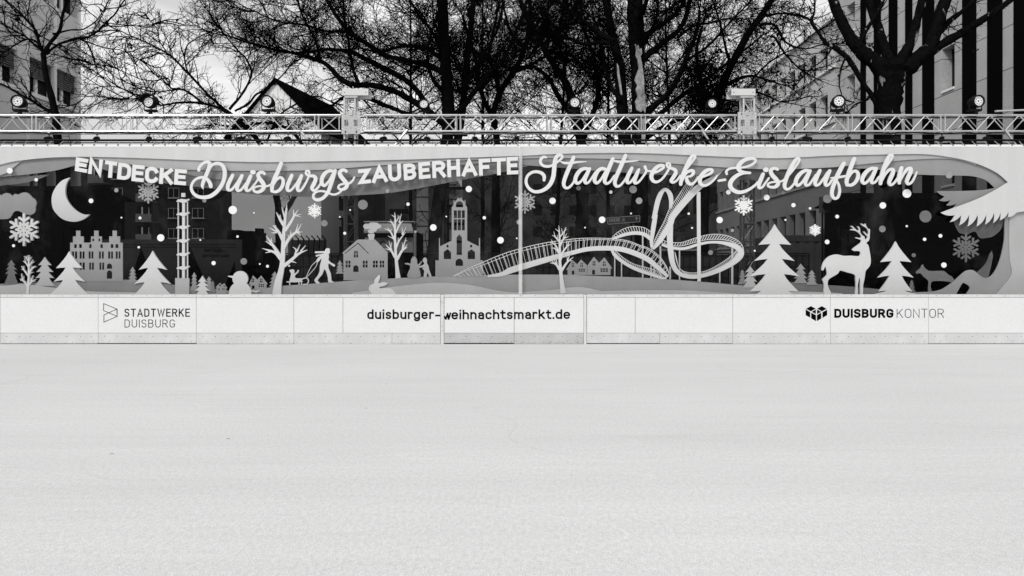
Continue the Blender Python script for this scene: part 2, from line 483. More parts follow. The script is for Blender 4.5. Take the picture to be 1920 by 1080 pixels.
# ------------------------------------------------------------------ lettering: a stroke alphabet
def arc(cx, cy, rx, ry, a0, a1, n=7):
    return [(cx+rx*math.cos(R(a0+(a1-a0)*i/n)), cy+ry*math.sin(R(a0+(a1-a0)*i/n))) for i in range(n+1)]
def S_curve(w, top, mid):
    """S from upper right to lower left"""
    r = w/2
    q = (top-mid)/2; p = mid/2
    return (arc(r, top-q*0.9, r, q*0.9, 20, 90, 4) + arc(r, top-q, r, q, 90, 235, 7) +
            [(r*1.0, mid+0.0)] + arc(r, p, r, p, 45, -90, 7) + arc(r, p*0.9, r, p*0.9, -90, -160, 4))
GL = {
 'A': (0.66, [[(0, 0), (0.33, 1), (0.66, 0)], [(0.12, 0.30), (0.54, 0.30)]]),
 'B': (0.58, [[(0, 0), (0, 1), (0.30, 1)] + arc(0.30, 0.765, 0.25, 0.235, 90, -90, 8) + [(0, 0.53)],
              [(0.28, 0.53)] + arc(0.30, 0.265, 0.28, 0.265, 90, -90, 8) + [(0, 0)]]),
 'C': (0.58, [arc(0.29, 0.70, 0.29, 0.30, 22, 180, 10) + arc(0.29, 0.30, 0.29, 0.30, 180, 338, 10)]),
 'D': (0.60, [[(0, 0), (0, 1), (0.26, 1)] + arc(0.28, 0.68, 0.32, 0.32, 90, 0, 6) + arc(0.28, 0.32, 0.32, 0.32, 0, -90, 6) + [(0, 0)]]),
 'E': (0.52, [[(0.52, 1), (0, 1), (0, 0), (0.52, 0)], [(0, 0.52), (0.46, 0.52)]]),
 'F': (0.50, [[(0.52, 1), (0, 1), (0, 0)], [(0, 0.50), (0.44, 0.50)]]),
 'G': (0.60, [arc(0.30, 0.70, 0.30, 0.30, 20, 180, 10) + arc(0.30, 0.30, 0.30, 0.30, 180, 360, 10) + [(0.60, 0.44), (0.36, 0.44)]]),
 'H': (0.60, [[(0, 0), (0, 1)], [(0.60, 0), (0.60, 1)], [(0, 0.52), (0.60, 0.52)]]),
 'I': (0.0, [[(0, 0), (0, 1)]]),
 'K': (0.60, [[(0, 0), (0, 1)], [(0.56, 1), (0.02, 0.40)], [(0.20, 0.60), (0.60, 0)]]),
 'N': (0.60, [[(0, 0), (0, 1), (0.60, 0), (0.60, 1)]]),
 'O': (0.62, [arc(0.31, 0.69, 0.31, 0.31, 0, 180, 10) + arc(0.31, 0.31, 0.31, 0.31, 180, 360, 10) + [(0.62, 0.69)]]),
 'R': (0.60, [[(0, 0), (0, 1), (0.32, 1)] + arc(0.32, 0.745, 0.26, 0.255, 90, -90, 8) + [(0, 0.49)], [(0.30, 0.49), (0.60, 0)]]),
 'S': (0.56, [S_curve(0.56, 1.0, 0.52)]),
 'T': (0.60, [[(0, 1), (0.60, 1)], [(0.30, 1), (0.30, 0)]]),
 'U': (0.60, [[(0, 1)] + arc(0.30, 0.30, 0.30, 0.30, 180, 360, 10) + [(0.60, 1)]]),
 'V': (0.62, [[(0, 1), (0.31, 0), (0.62, 1)]]),
 'W': (0.92, [[(0, 1), (0.22, 0), (0.46, 0.95), (0.70, 0), (0.92, 1)]]),
 'Z': (0.56, [[(0, 1), (0.56, 1), (0, 0), (0.56, 0)]]),
 '-': (0.34, [[(0, 0.34), (0.34, 0.34)]]),
 '.': (0.0, [[(0, 0.0), (0, 0.02)]]),
 'd': (0.46, [[(0.46, 1.0), (0.46, 0)], arc(0.23, 0.46, 0.23, 0.24, 0, 180, 8) + arc(0.23, 0.24, 0.23, 0.24, 180, 360, 8)]),
 'b': (0.46, [[(0, 1.0), (0, 0)], arc(0.23, 0.46, 0.23, 0.24, 180, 0, 8) + arc(0.23, 0.24, 0.23, 0.24, 0, -180, 8)]),
 'u': (0.44, [[(0, 0.70)] + arc(0.22, 0.22, 0.22, 0.22, 180, 360, 8), [(0.44, 0.70), (0.44, 0)]]),
 'i': (0.0, [[(0, 0), (0, 0.67)], [(0, 0.99), (0, 1.0)]]),
 's': (0.38, [S_curve(0.38, 0.70, 0.36)]),
 'r': (0.28, [[(0, 0), (0, 0.70)], [(0, 0.44)] + arc(0.20, 0.46, 0.20, 0.24, 170, 60, 5)]),
 'g': (0.46, [[(0.46, 0.70), (0.46, -0.08)] + arc(0.23, -0.08, 0.23, 0.20, 0, -150, 7), arc(0.23, 0.46, 0.23, 0.24, 0, 180, 8) + arc(0.23, 0.24, 0.23, 0.24, 180, 360, 8)]),
 'e': (0.46, [[(0.01, 0.36), (0.46, 0.36)] + arc(0.23, 0.46, 0.23, 0.24, 0, 180, 8) + arc(0.23, 0.23, 0.23, 0.23, 180, 320, 7)]),
 'w': (0.70, [[(0, 0.70), (0.17, 0), (0.35, 0.66), (0.53, 0), (0.70, 0.70)]]),
 'h': (0.44, [[(0, 0), (0, 1)], [(0, 0.44)] + arc(0.22, 0.46, 0.22, 0.24, 175, 0, 8) + [(0.44, 0)]]),
 'n': (0.44, [[(0, 0), (0, 0.70)], [(0, 0.44)] + arc(0.22, 0.46, 0.22, 0.24, 175, 0, 8) + [(0.44, 0)]]),
 'm': (0.76, [[(0, 0), (0, 0.70)], [(0, 0.46)] + arc(0.19, 0.50, 0.19, 0.20, 175, 0, 7) + [(0.38, 0)], [(0.38, 0.46)] + arc(0.57, 0.50, 0.19, 0.20, 175, 0, 7) + [(0.76, 0)]]),
 'a': (0.42, [arc(0.21, 0.49, 0.20, 0.21, 150, 0, 7) + [(0.42, 0)], [(0.42, 0.40), (0.20, 0.40)] + arc(0.20, 0.20, 0.20, 0.20, 90, 270, 7) + [(0.26, 0)] + arc(0.26, 0.16, 0.16, 0.16, -90, 0, 4)]),
 'c': (0.42, [arc(0.22, 0.47, 0.22, 0.23, 25, 180, 7) + arc(0.22, 0.23, 0.22, 0.23, 180, 335, 7)]),
 't': (0.30, [[(0.10, 0.92), (0.10, 0.18)] + arc(0.25, 0.18, 0.15, 0.18, 180, 270, 5) + [(0.32, 0)], [(-0.04, 0.70), (0.30, 0.70)]]),
 'k': (0.44, [[(0, 0), (0, 1)], [(0.40, 0.70), (0.02, 0.27)], [(0.15, 0.42), (0.44, 0)]]),
}
def letter_strokes(mb, ch, o, ux, uy, wpx, Y0, Y1, mi=0, gw=None, base=0.0):
    """one letter: origin o (photo pixels, lower left), ux = width vector, uy = height vector, wpx = stroke"""
    w, st = GL[ch]
    H = math.hypot(*uy); L = math.hypot(*ux)
    for i, s in enumerate(st):
        P = []
        for u, v in s:
            fu = (u/w if w > 0.05 else 0.0)
            iu = (wpx/2)/L if L > 0 else 0; iv = (wpx/2)/H
            a = iu + fu*(1-2*iu) if w > 0.05 else 0.5
            b = iv + v*(1-2*iv)
            P.append((o[0]+ux[0]*a+uy[0]*b, o[1]+ux[1]*a+uy[1]*b, wpx))
        closed = len(P) > 3 and math.hypot(P[0][0]-P[-1][0], P[0][1]-P[-1][1]) < 0.02
        if not closed:       # square caps at the free ends that stop short of a corner
            pass
        E = [list(p) for p in P]
        if not closed:
            for a, b in ((0, 1), (-1, -2)):
                dx, dy = E[a][0]-E[b][0], E[a][1]-E[b][1]; q = math.hypot(dx, dy)
                if q > 1e-6: E[a][0] += dx/q*wpx*0.5; E[a][1] += dy/q*wpx*0.5
        mb.ribbon(E, Y0 - 0.0006*i, Y1, smooth=False, round_caps=False, slope=0.0005, mi=mi, closed=closed)

def text_line(mb, s, x0, x1, ybase, H, wpx, Y0, Y1, gap=0.17, mi=0, slope=0.0, space=0.3):
    """a line of lettering fitted between x0 and x1 (photo pixels); H = cap height"""
    adv = []
    for ch in s:
        w = GL[ch][0]*H if ch != ' ' else space*H
        adv.append(max(w - 0, 0) + (wpx if ch != ' ' else 0))
    g = gap*H
    tot = sum(adv) + g*(len(s)-1)
    f = (x1-x0)/tot
    x = x0
    for i, (ch, a) in enumerate(zip(s, adv)):
        if ch != ' ':
            letter_strokes(mb, ch, (x, ybase + slope*(x-x0)), (a*f, slope*a*f), (0, -H), wpx, Y0 - 0.00005*(i % 5), Y1, mi)
        x += (a+g)*f

# ------------------------------------------------------------------ rink boards
BT, BP, BK = 552.0, 557.5, 624.5         # rows: top of the rail, top of the panel, top of the kick plate
def screws(mb, x0, x1, row, n, Y, mi, rnd, r=0.0095):
    for i in range(n):
        x = x0 + (x1-x0)*(i+0.5)/n + rnd.uniform(-2, 2)
        c = W(x, row + rnd.uniform(-0.4, 0.4), Y)
        mb.disc((c.x, 0, c.z), r, Y-0.004, Y+0.004, 8, mi)
rnd = random.Random(4)
def zrow(py): return W(0, py, 0).z
def rink_board(x0, x1, label, seams=(), kseams=(), bottom=645.5, worn=False, name='rink_board', cat='rink board', group='white boards round the ice rink'):
    c = W((x0+x1)/2, 645.6, 0.0)
    t = root(name, (c.x, 0.05, 0.0), label, cat, group)
    g = 0.35
    xs = [x0] + list(seams) + [x1]
    mb = MB()
    for a, b in zip(xs[:-1], xs[1:]): mb.pbox(a+g, BP+0.3, b-g, BK-0.3, 0.0, 0.022)
    mb.build('panel', M['board'], t)
    mb = MB(); ks = [x0] + list(kseams) + [x1]
    for a, b in zip(ks[:-1], ks[1:]):
        mb.pbox(a+g*0.8, BK+0.3, b-g*0.8, bottom-rnd.choice((0.6, 0.9, 1.5, 2.1)), -0.014, 0.02)
        screws(mb, a, b, 630.5, max(2, int((b-a)/22)), -0.014, 1, rnd)
        if worn: screws(mb, a, b, 642.5, max(2, int((b-a)/24)), -0.014, 1, rnd)
    mb.build('kick_plate', [M['kick_worn' if worn else 'kick'], M['screw']], t)
    mb = MB(); a, b = W(x0+g, BP, -0.012), W(x1-g, BT, -0.012)
    mb.box(a.x, b.x, -0.012, 0.16, a.z, b.z)
    screws(mb, x0, x1, 554.6, max(2, int((x1-x0)/24)), -0.012, 1, rnd, 0.008)
    mb.build('top_rail', [M['rail'], M['screw']], t)
    mb = MB(); mb.pbox(x0, BP+0.4, x1, 645.9, 0.028, 0.09)
    mb.build('backing', M['seam'], t)
    return t
b1 = rink_board(-120, 1, 'white rink board at the far left below the clipped cloud', ())
b2 = rink_board(1, 184, 'white rink board left of the board with the bow-tie emblem', ())
b3 = rink_board(184, 368, 'white rink board lettered STADTWERKE DUISBURG with a line emblem', ())
b4 = rink_board(368, 551, 'plain white rink board below the left snowman', ())
b5 = rink_board(551, 826, 'white rink board lettered duisburger- beside the gate', (643,), (735,))
b6 = rink_board(832.5, 1094.5, 'rink gate lettered weihnachtsmarkt.de with worn dark kick plates', (964,), (964,), 645.2, True, 'rink_gate', 'gate')
b7 = rink_board(1100, 1374, 'plain white rink board just right of the gate', (1191,), (1237,))
b8 = rink_board(1374, 1557, 'white rink board with a black heart of two cubes', ())
b9 = rink_board(1557, 1741, 'white rink board lettered DUISBURG KONTOR', ())
b10 = rink_board(1741, 1925, 'white rink board below the fox at the right', ())
b11 = rink_board(1925, 2050, 'white rink board at the far right', ())
for a, b, lab, m in ((826.3, 832.2, 'scuffed gate post left of the worn gate', 'worn'), (1094.8, 1099.7, 'clean pale gate post right of the worn gate', 'rail')):
    mb = MB(); mb.pbox(a, 552.4, b, 645.4, -0.02, 0.07)
    tag(mb.build('gate_post', M[m], bevel=0.003), lab, 'post', 'posts of the rink gate')
mb = MB(); mb.pbox(833, 644.4, 1094, 646.2, 0.01, 0.03)  # black strip paints in the shade of the gap under the gate
mb.build('sill', M['black'], b6)

Yt = -0.0016
mb = MB()
text_line(mb, 'STADTWERKE', 233.3, 356, 593.9, 15.2, 2.1, Yt, 0.001, 0.20)
mb.build('heavy_lettering', M['black'], b3)
mb = MB()
text_line(mb, 'DUISBURG', 233.5, 328, 614.1, 15.0, 1.35, Yt, 0.001, 0.24)
mb.build('light_lettering', M['grey_print'], b3)
mb = MB()
for q in ([(194.3, 569.3), (219.6, 579.6), (219.6, 593.2), (194.3, 582.4), (194.3, 569.3)],
          [(194.8, 604.0), (219.6, 593.2), (219.0, 579.6), (194.8, 590.6), (194.8, 604.0)]):
    mb.ribbon([(x, y, 1.15) for x, y in q], Yt-0.0003*(q[0][1] > 600), 0.001, smooth=False, round_caps=False, slope=0, closed=True)
mb.build('emblem', M['black'], b3)
mb = MB()
text_line(mb, 'duisburger-', 688.6, 825.5, 598.4, 18.2, 3.3, Yt, 0.001, 0.135)
mb.build('lettering', M['black'], b5)
mb = MB()
text_line(mb, 'eihnachtsmarkt.de', 846.5, 1069, 599.0, 18.2, 3.3, Yt, 0.001, 0.125, slope=-0.004)
mb.ribbon([(833.0, 592.5, 3.2), (835.8, 598.6, 3.2), (840.0, 587.0, 3.2), (840.6, 587.0, 3.2)][:2] , Yt, 0.001, smooth=False, round_caps=False, slope=0)
mb.ribbon([(835.6, 599.4, 3.2), (839.3, 587.5, 3.2)], Yt-0.0004, 0.001, smooth=False, round_caps=False, slope=0)
mb.ribbon([(838.9, 586.6, 3.2), (841.3, 599.4, 3.2)], Yt-0.0008, 0.001, smooth=False, round_caps=False, slope=0)
mb.ribbon([(841.0, 599.4, 3.2), (844.8, 586.0, 3.2)], Yt-0.0012, 0.001, smooth=False, round_caps=False, slope=0)
mb.build('lettering', M['black'], b6)
mb = MB()
text_line(mb, 'DUISBURG', 1564.3, 1675.3, 596.0, 17.0, 4.0, Yt, 0.001, 0.13)
mb.build('bold_lettering', M['black'], b9)
mb = MB()
text_line(mb, 'KONTOR', 1681.5, 1770.0, 596.0, 17.0, 1.2, Yt, 0.001, 0.20)
mb.build('light_lettering', M['black'], b9)
mb = MB()
q = 1/6.4
def K_(pts): return [(1500+x*q, 550+y*q) for x, y in pts]
for poly in ([(72, 186), (132, 153), (188, 184), (130, 216)], [(68, 194), (122, 224), (122, 292), (68, 262)],
             [(141, 222), (190, 193), (190, 248)], [(134, 232), (192, 262), (192, 334), (134, 300)],
             [(207, 184), (262, 153), (320, 186), (262, 216)], [(205, 193), (254, 222), (205, 250)],
             [(203, 262), (255, 232), (255, 302), (203, 334)], [(270, 226), (326, 196), (326, 262), (270, 294)]):
    mb.prism(K_(poly), None, Yt, 0.001)
mb.build('emblem', M['black'], b8)

# ------------------------------------------------------------------ tinted foil above the boards
FY = 0.101
def foil(x0, x1, label):
    c = W((x0+x1)/2, 552, FY)
    t = root('clear_banner', (c.x, FY, c.z), label, 'banner', 'tinted clear banners above the boards')
    mb = MB(); a, b = W(x0, 552.3, FY), W(x1, 272.2, FY)
    mb.box(a.x, b.x, FY, FY+0.004, a.z, b.z)
    mb.build('foil', M['foil'], t)
    mb = MB(); a, b = W(x0, 275.2, -0.024), W(x1, 271.2, -0.024)
    mb.box(a.x, b.x, -0.024, FY-0.001, a.z, b.z)
    mb.build('hem', M['snow'], t)
    return t
foil(-130, 975.5, 'tinted clear banner with moon, town and church, left of the seam')
foil(976.5, 2060, 'tinted clear banner with coaster, deer and wing, right of the seam')
mb = MB(); mb.pbox(972.4, 274, 979.2, 551.5, -0.036, -0.032, 0); mb.pbox(974.6, 274, 976.6, 551.5, -0.040, -0.036, 0)
fm = foil_mat('seam_strip', 0.93, 0.06)
# the seam: a milky strip of overlapping foil
sm_ = bpy.data.materials.new('milky_strip'); sm_.use_nodes = True
_n, _l = sm_.node_tree.nodes, sm_.node_tree.links
_tr = _n.new('ShaderNodeBsdfTransparent'); _mx = _n.new('ShaderNodeMixShader'); _mx.inputs[0].default_value = 0.30
_n['Principled BSDF'].inputs['Base Color'].default_value = (0.85, 0.85, 0.85, 1)
_l.new(_tr.outputs[0], _mx.inputs[1]); _l.new(_n['Principled BSDF'].outputs[0], _mx.inputs[2])
_l.new(_mx.outputs[0], _n['Material Output'].inputs[0])
tag(mb.build('seam_strip', sm_), 'milky upright strip over the seam between the two banners', 'seam strip')

# ------------------------------------------------------------------ paper-cut waves above the scene
def wave(pts_edge, label, m, Y0, Y1, top=272.6):
    """a band hanging from the hem; its lower edge is pts_edge"""
    mb = MB()
    xs = [p[0] for p in pts_edge]
    mb.prism([(xs[0], top), (xs[-1], top)] + list(pts_edge)[::-1], None, Y0, Y1)
    return tag(mb.build('paper_wave', M[m]), label, 'paper wave', 'layered paper waves under the banner hem')
def smooth_pts(P, sub=5):
    P = np.array(P, float); Q = np.vstack([2*P[0]-P[1], P, 2*P[-1]-P[-2]]); out = []
    for i in range(1, len(Q)-2):
        p0, p1, p2, p3 = Q[i-1], Q[i], Q[i+1], Q[i+2]
        for t in np.linspace(0, 1, sub, endpoint=False):
            out.append(tuple(0.5*((2*p1)+(-p0+p2)*t+(2*p0-5*p1+4*p2-p3)*t*t+(-p0+3*p1-3*p2+p3)*t**3)))
    out.append(tuple(P[-1])); return out
def teeth(tips, bulge=0.22):
    """feather edge: tip, notch, tip, notch ... with hollow curves"""
    out = []
    for i in range(len(tips)-1):
        a, b = np.array(tips[i], float), np.array(tips[i+1], float)
        d = b-a; nrm = np.array([-d[1], d[0]])
        s = bulge if i % 2 == 0 else -bulge*0.45
        for t in np.linspace(0, 1, 6, endpoint=False):
            out.append(tuple(a + d*t + nrm*s*t*(1-t)*2))
    out.append(tuple(tips[-1])); return out
A_edge = smooth_pts([(-120, 345), (-60, 325), (15, 305), (45, 300), (78, 296.7), (117, 294.5), (169, 294), (250, 296), (370, 300.6), (490, 304), (571, 303), (636, 302), (730, 300), (811, 297.6), (970, 292.4), (1025, 289.5), (1103, 287), (1200, 287), (1291, 290.8), (1382, 294.7), (1450, 296.7), (1505, 294.7), (1570, 291.5), (1690, 289), (1716, 288.5), (1748, 290), (1774, 293.4), (1800, 298), (1826, 305), (1852, 315), (1872, 326), (1890, 341.6)])
wing = smooth_pts([(1890, 341.6), (1865, 356.5), (1839, 370), (1813, 380.7), (1787, 390), (1763.7, 398.5)])[1:]
wt = teeth([(1763.7, 398.5), (1790, 403.4), (1781, 416.4), (1802, 403.5), (1798.8, 422.4), (1817, 402.5), (1814.5, 424.4), (1833, 402), (1831.7, 424.4), (1849, 402), (1847.5, 421), (1864, 398), (1862.6, 418), (1876, 398), (1875, 413), (1891, 397), (1890, 407), (1906, 398.5)])
mb = MB(); mb.prism([(-120, 272.6), (2050, 272.6), (2050, 398)] + [(1960, 390), (1906, 398.5)] + wt[::-1][1:] + wing[::-1][1:] + A_edge[::-1], None, -0.020, -0.008)
tag(mb.build('paper_wave', M['hem_paper']), 'topmost white paper wave ending in a feathered wing at the right', 'paper wave', 'layered paper waves under the banner hem')
B_edge = smooth_pts([(-120, 372), (-60, 352), (15, 323), (22, 317), (44, 301), (80, 296), (150, 296), (195, 300.6), (248, 309), (310, 317), (370, 318.5), (420, 320), (480, 320.3), (571, 319.6), (632, 316.5), (700, 311), (800, 304), (906, 299), (979, 297), (1025, 296), (1077, 296.7), (1149, 298), (1210, 302), (1283, 308.4), (1330, 312), (1390, 315.6), (1450, 317.5), (1511, 316), (1570, 313), (1601, 309.7), (1653, 304.5), (1690, 300.8), (1716, 299), (1761, 297.3), (1800, 299.5), (1830, 310)])
wave(B_edge, 'second paper wave, pale grey, just below the topmost one', 'paper2', 0.015, 0.027)
C1 = smooth_pts([(-120, 345), (-60, 338), (15, 330.5), (52, 327), (104, 319.5), (140, 310), (165, 302), (185, 295)])
mb = MB(); mb.prism([(-120, 272.6), (185, 272.6)] + C1[::-1], None, 0.045, 0.057)
tag(mb.build('paper_wave', M['paper3']), 'grey paper wave at the left running under ENTDECKE', 'paper wave', 'layered paper waves under the banner hem')
C2 = smooth_pts([(250, 300), (300, 316), (336, 324), (370, 331), (414, 337), (490, 339.7), (532, 340), (595, 337), (632, 335), (672, 332), (727, 326.6), (741, 323.4), (800, 316), (862, 310), (930, 303), (985, 296)])
mb = MB(); mb.prism([(250, 272.6), (985, 272.6)] + C2[::-1], None, 0.045, 0.057)
tag(mb.build('paper_wave', M['paper3']), 'grey paper wave behind Duisburgs', 'paper wave', 'layered paper waves under the banner hem')
C3 = smooth_pts([(940, 300), (979.5, 308.5), (1012, 311.7), (1072, 316), (1110, 319.5), (1155, 322.7), (1210, 326.6), (1260, 328.3), (1304, 328), (1338, 331)]) + smooth_pts([(1338, 331), (1348, 325), (1365, 314), (1375, 306)])[1:]
mb = MB(); mb.prism([(940, 272.6), (1375, 272.6)] + C3[::-1], None, 0.045, 0.057)
tag(mb.build('paper_wave', M['paper3']), 'grey paper wave behind Stadtwerke', 'paper wave', 'layered paper waves under the banner hem')
D_edge = smooth_pts([(165, 303), (195, 318), (233, 328), (300, 342), (348, 348), (396, 353.3), (435, 360), (480, 364.4), (532, 367), (580, 369), (636, 367.7), (675, 365.7), (730, 361.8), (785, 352.7), (837, 343), (889, 333), (928, 326), (960, 318), (1000, 309)])
wave(D_edge, 'deepest mid-grey paper wave below Duisburgs and ZAUBERHAFTE', 'paper4', 0.072, 0.084)
D2 = smooth_pts([(1338, 300), (1342, 328), (1347, 336), (1382, 337.7), (1450, 337.7), (1484, 337), (1525, 335), (1583, 328.6), (1601, 314), (1620, 300)])
wave(D2, 'dark grey paper wave behind Eislaufbahn', 'paper6', 0.072, 0.084)
C4 = [(1560, 300), (1601, 314.4), (1622, 316), (1648, 318), (1678, 322), (1719, 327), (1787, 329), (1820, 330), (1839, 334), (1852, 340), (1865, 352.4)]
rear = smooth_pts([(1865, 352.6), (1839, 356.6), (1800, 358), (1756.6, 358.3)])[1:]
rt = teeth([(1756.6, 358.3), (1771.6, 368), (1760.5, 375.6), (1782.6, 375), (1774, 384.8), (1794, 381), (1784.6, 391.7)], 0.2)[1:]
mb = MB(); mb.prism([(1560, 272.6), (1850, 272.6), (1880, 310), (1905, 341.6), (1870, 362), (1820, 385)] + rt[::-1] + rear[::-1] + smooth_pts(C4)[::-1], None, 0.045, 0.057)
tag(mb.build('paper_wave', M['paper3']), 'grey paper wave with a small feathered wing behind the large wing', 'paper wave', 'layered paper waves under the banner hem')
mb = MB(); mb.prism([(-120, 330)] + [(15, 332), (52, 330), (92, 327)] + smooth_pts([(92, 327.5), (75, 335), (55, 341), (35, 344.5), (15, 346.5), (-60, 352), (-120, 354)]), None, 0.089, 0.099)
tag(mb.build('paper_wave', M['paper5']), 'narrow dark paper wave under the left end of the grey wave', 'paper wave', 'layered paper waves under the banner hem')

# ------------------------------------------------------------------ snow hills
def hill(edge, label, m, Y0, Y1, base=551.6):
    mb = MB(); e = smooth_pts(edge)
    mb.prism(e + [(e[-1][0], base), (e[0][0], base)], None, Y0, Y1)
    return tag(mb.build('paper_snow_hill', M[m]), label, 'snow hill', 'paper snow hills along the boards')
hill([(-120, 534), (0, 532), (60, 530), (101, 529), (161, 525.3), (200, 524.6), (250, 524.8), (285, 528), (320, 533), (345, 536), (400, 541), (450, 548), (470, 551)], 'rear grey snow hill under the stepped-gable house', 'paper4', 0.089, 0.1)
hill([(-120, 540), (-40, 537), (15, 535), (33, 533), (48, 533), (75, 536), (110, 541), (163, 546), (240, 548), (300, 549.5), (330, 551)], 'front pale snow hill at the far left', 'paper2', 0.063, 0.1)
hill([(430, 547), (480, 542), (506, 539), (529, 536), (571, 533), (623, 529), (675, 525), (727, 522.6), (785, 519.4), (850, 517.4), (915, 516), (967, 515), (1051, 515), (1103, 516.8), (1155, 518.7), (1210, 521), (1265, 524.6), (1317, 528.5), (1369, 533), (1400, 536), (1440, 541), (1480, 548)], 'long grey snow hill carrying houses, church and coaster', 'paper3', 0.083, 0.1)
hill([(660, 549), (690, 545), (720, 540), (759, 535), (811, 530.4), (850, 531), (889, 535.6), (928, 544), (970, 549.5)], 'front rounded snow hill below the church', 'paper2', 0.060, 0.1)
hill([(930, 550), (979.5, 547.4), (1010, 545.5), (1044.6, 542.8), (1059, 540), (1083.7, 538.2), (1103, 540.2), (1125, 545.4), (1145, 550)], 'small front snow hill beside the thin bare tree', 'paper2', 0.062, 0.1)
hill([(1090, 550), (1130, 546), (1210, 544), (1291, 544.8), (1343, 548), (1380, 550.5)], 'low front snow hill below the coaster', 'paper2', 0.064, 0.1)
hill([(1430, 526), (1484, 529), (1534, 532.4), (1554.6, 534.5), (1603, 538), (1642, 541.5), (1690, 546), (1730, 551)], 'rear dark snow hill behind the deer', 'paper5', 0.091, 0.1)
hill([(1440, 545), (1500, 546.5), (1544, 548), (1580, 550)], 'low pale snow hill between large fir and deer', 'paper2', 0.066, 0.1)
fx = smooth_pts([(1700, 550.5), (1721, 548), (1748, 546.7), (1767.7, 541.5), (1787, 528.5), (1800, 516.8), (1810.6, 508.3), (1821, 506), (1828.9, 509), (1838, 516.8), (1845.8, 520.7), (1852, 520.7), (1861.4, 514.8), (1870.5, 499.8), (1878, 477.7), (1883.5, 449), (1884, 420), (1884, 400)])
fb = smooth_pts([(1892, 400), (1891, 449), (1892.7, 488), (1896.5, 509), (1891, 523), (1880, 536), (1869, 549), (1866, 551.6)])
hole = smooth_pts([(1812, 551.6), (1818.4, 541.5), (1817, 536), (1809, 531), (1804, 532), (1793, 551.6)])
mb = MB(); mb.prism(fx + fb + hole + [(1700, 551.6)], None, 0.070, 0.1)
tag(mb.build('paper_snow_hill', M['paper3']), 'tall curling snow drift with a burrow at the right end', 'snow hill', 'paper snow hills along the boards')
mb = MB(); mb.prism([(2050, 380), (1893.5, 380)] + [(x+1.2, y) for x, y in fb] + [(2050, 551.6)], None, 0.055, 0.1)
tag(mb.build('paper_snow_hill', M['paper2']), 'pale upright snow bank at the right edge under the wing', 'snow hill', 'paper snow hills along the boards')
mb = MB(); mb.prism(smooth_pts([(1830, 512), (1843, 500), (1851, 488), (1855, 477), (1860, 470)]) + smooth_pts([(1862, 480), (1858, 500), (1852, 522), (1845, 530)]), None, 0.094, 0.1)
tag(mb.build('paper_snow_hill', M['paper6']), 'dark narrow snow drift behind the curling drift', 'snow hill', 'paper snow hills along the boards')
# ------------------------------------------------------------------ paper-cut motifs
LAY = {'rear': 0.088, 'mid': 0.074, 'front': 0.054}
def plate(name, outer, holes, layer, m, label, cat, group=None):
    mb = MB(); mb.prism(outer, holes, LAY[layer]-jit(), 0.1)
    return tag(mb.build(name, M[m]), label, cat, group)

def fir(cx, ytop, tiers, yb, wb, layer, m, label):
    """tiers: (tip row, tip half width, notch row, notch half width)"""
    rng = random.Random(int(cx*7+ytop))
    def side(sg):
        P = [(0.0, ytop)]; x, y = 0.35, ytop
        seq = []
        for ty, tw, ny, nw in tiers: seq += [('t', tw, ty), ('n', nw, ny)]
        seq.append(('b', wb, yb))
        out = [(0, ytop)]; px_, py_ = 0.3, ytop
        for kd, w, yy in seq:
            w = w*(1 + rng.uniform(-0.03, 0.03)) if kd == 't' else w
            if kd == 'n':
                out.append(((px_+w)/2, yy+(py_-yy)*0.35)); out.append((w, yy))
            else:
                for t in (0.25, 0.5, 0.75):
                    # branch edges sweep outwards, hollow towards the trunk
                    out.append((px_+(w-px_)*(t**1.25), py_+(yy-py_)*t))
                out.append((w, yy))
            px_, py_ = w, yy
        return [(cx+sg*a, b) for a, b in out]
    r, l = side(1), side(-1)
    mb = MB(); mb.prism(r + l[:0:-1], None, LAY[layer]-jit(), 0.1)
    return tag(mb.build('paper_fir_tree', M[m]), label, 'fir tree', 'paper fir trees on the banner')
def ft(*a): return list(a)
fir(21, 487, ft((497.3, 8, 497, 3.6), (506, 10.5, 505.3, 5), (513.8, 11.8, 513.2, 6)), 534, 14, 'rear', 'paper5', 'dim grey fir half cut off by the left edge of the view')
fir(83.6, 481.6, ft((497.3, 12.3, 497, 4.8), (510, 15.9, 509.6, 7), (521.5, 17.6, 520.7, 8)), 536, 19, 'mid', 'paper2', 'pale fir between the small bare tree and the large left fir')
fir(129.6, 471, ft((502.8, 25, 501.6, 6.6), (528.2, 30, 525, 11.4)), 551.5, 35, 'front', 'paper1', 'large white fir in front of the stepped-gable house')
fir(248.5, 500, ft((509, 5.6, 508.6, 2.2), (515, 6.6, 514.4, 3), (521.7, 8, 521, 4)), 529, 10, 'rear', 'paper3', 'small grey fir right of the stepped-gable house')
fir(286, 470, ft((506, 26.8, 502, 8.3), (532.6, 33.8, 529, 14.8)), 551.5, 33.5, 'front', 'paper1', 'large white fir left of the plated tower')
fir(364, 510.3, ft((518.8, 5, 518.4, 2), (525.5, 5.2, 525, 2.5), (532, 6.2, 531.5, 3)), 545, 8.5, 'rear', 'paper3', 'slim grey fir just right of the plated tower pedestal')
fir(379.3, 516.8, ft((528.8, 8.2, 528.2, 3), (536.8, 12, 536, 5), (545.6, 14.5, 544.8, 7)), 551.5, 11, 'front', 'paper1', 'bright small fir between tower and tiny houses')
fir(391.7, 518.3, ft((525, 5, 524.6, 2), (531, 6, 530.4, 3)), 546, 7, 'mid', 'paper3', 'grey fir tip behind the bright small fir')
fir(398.5, 526.3, ft((532, 3.4, 531.6, 1.4), (536.6, 4, 536, 2), (541, 4.4, 540.5, 2.4)), 548, 6, 'mid', 'paper4', 'tiny grey fir beside the tiny houses')
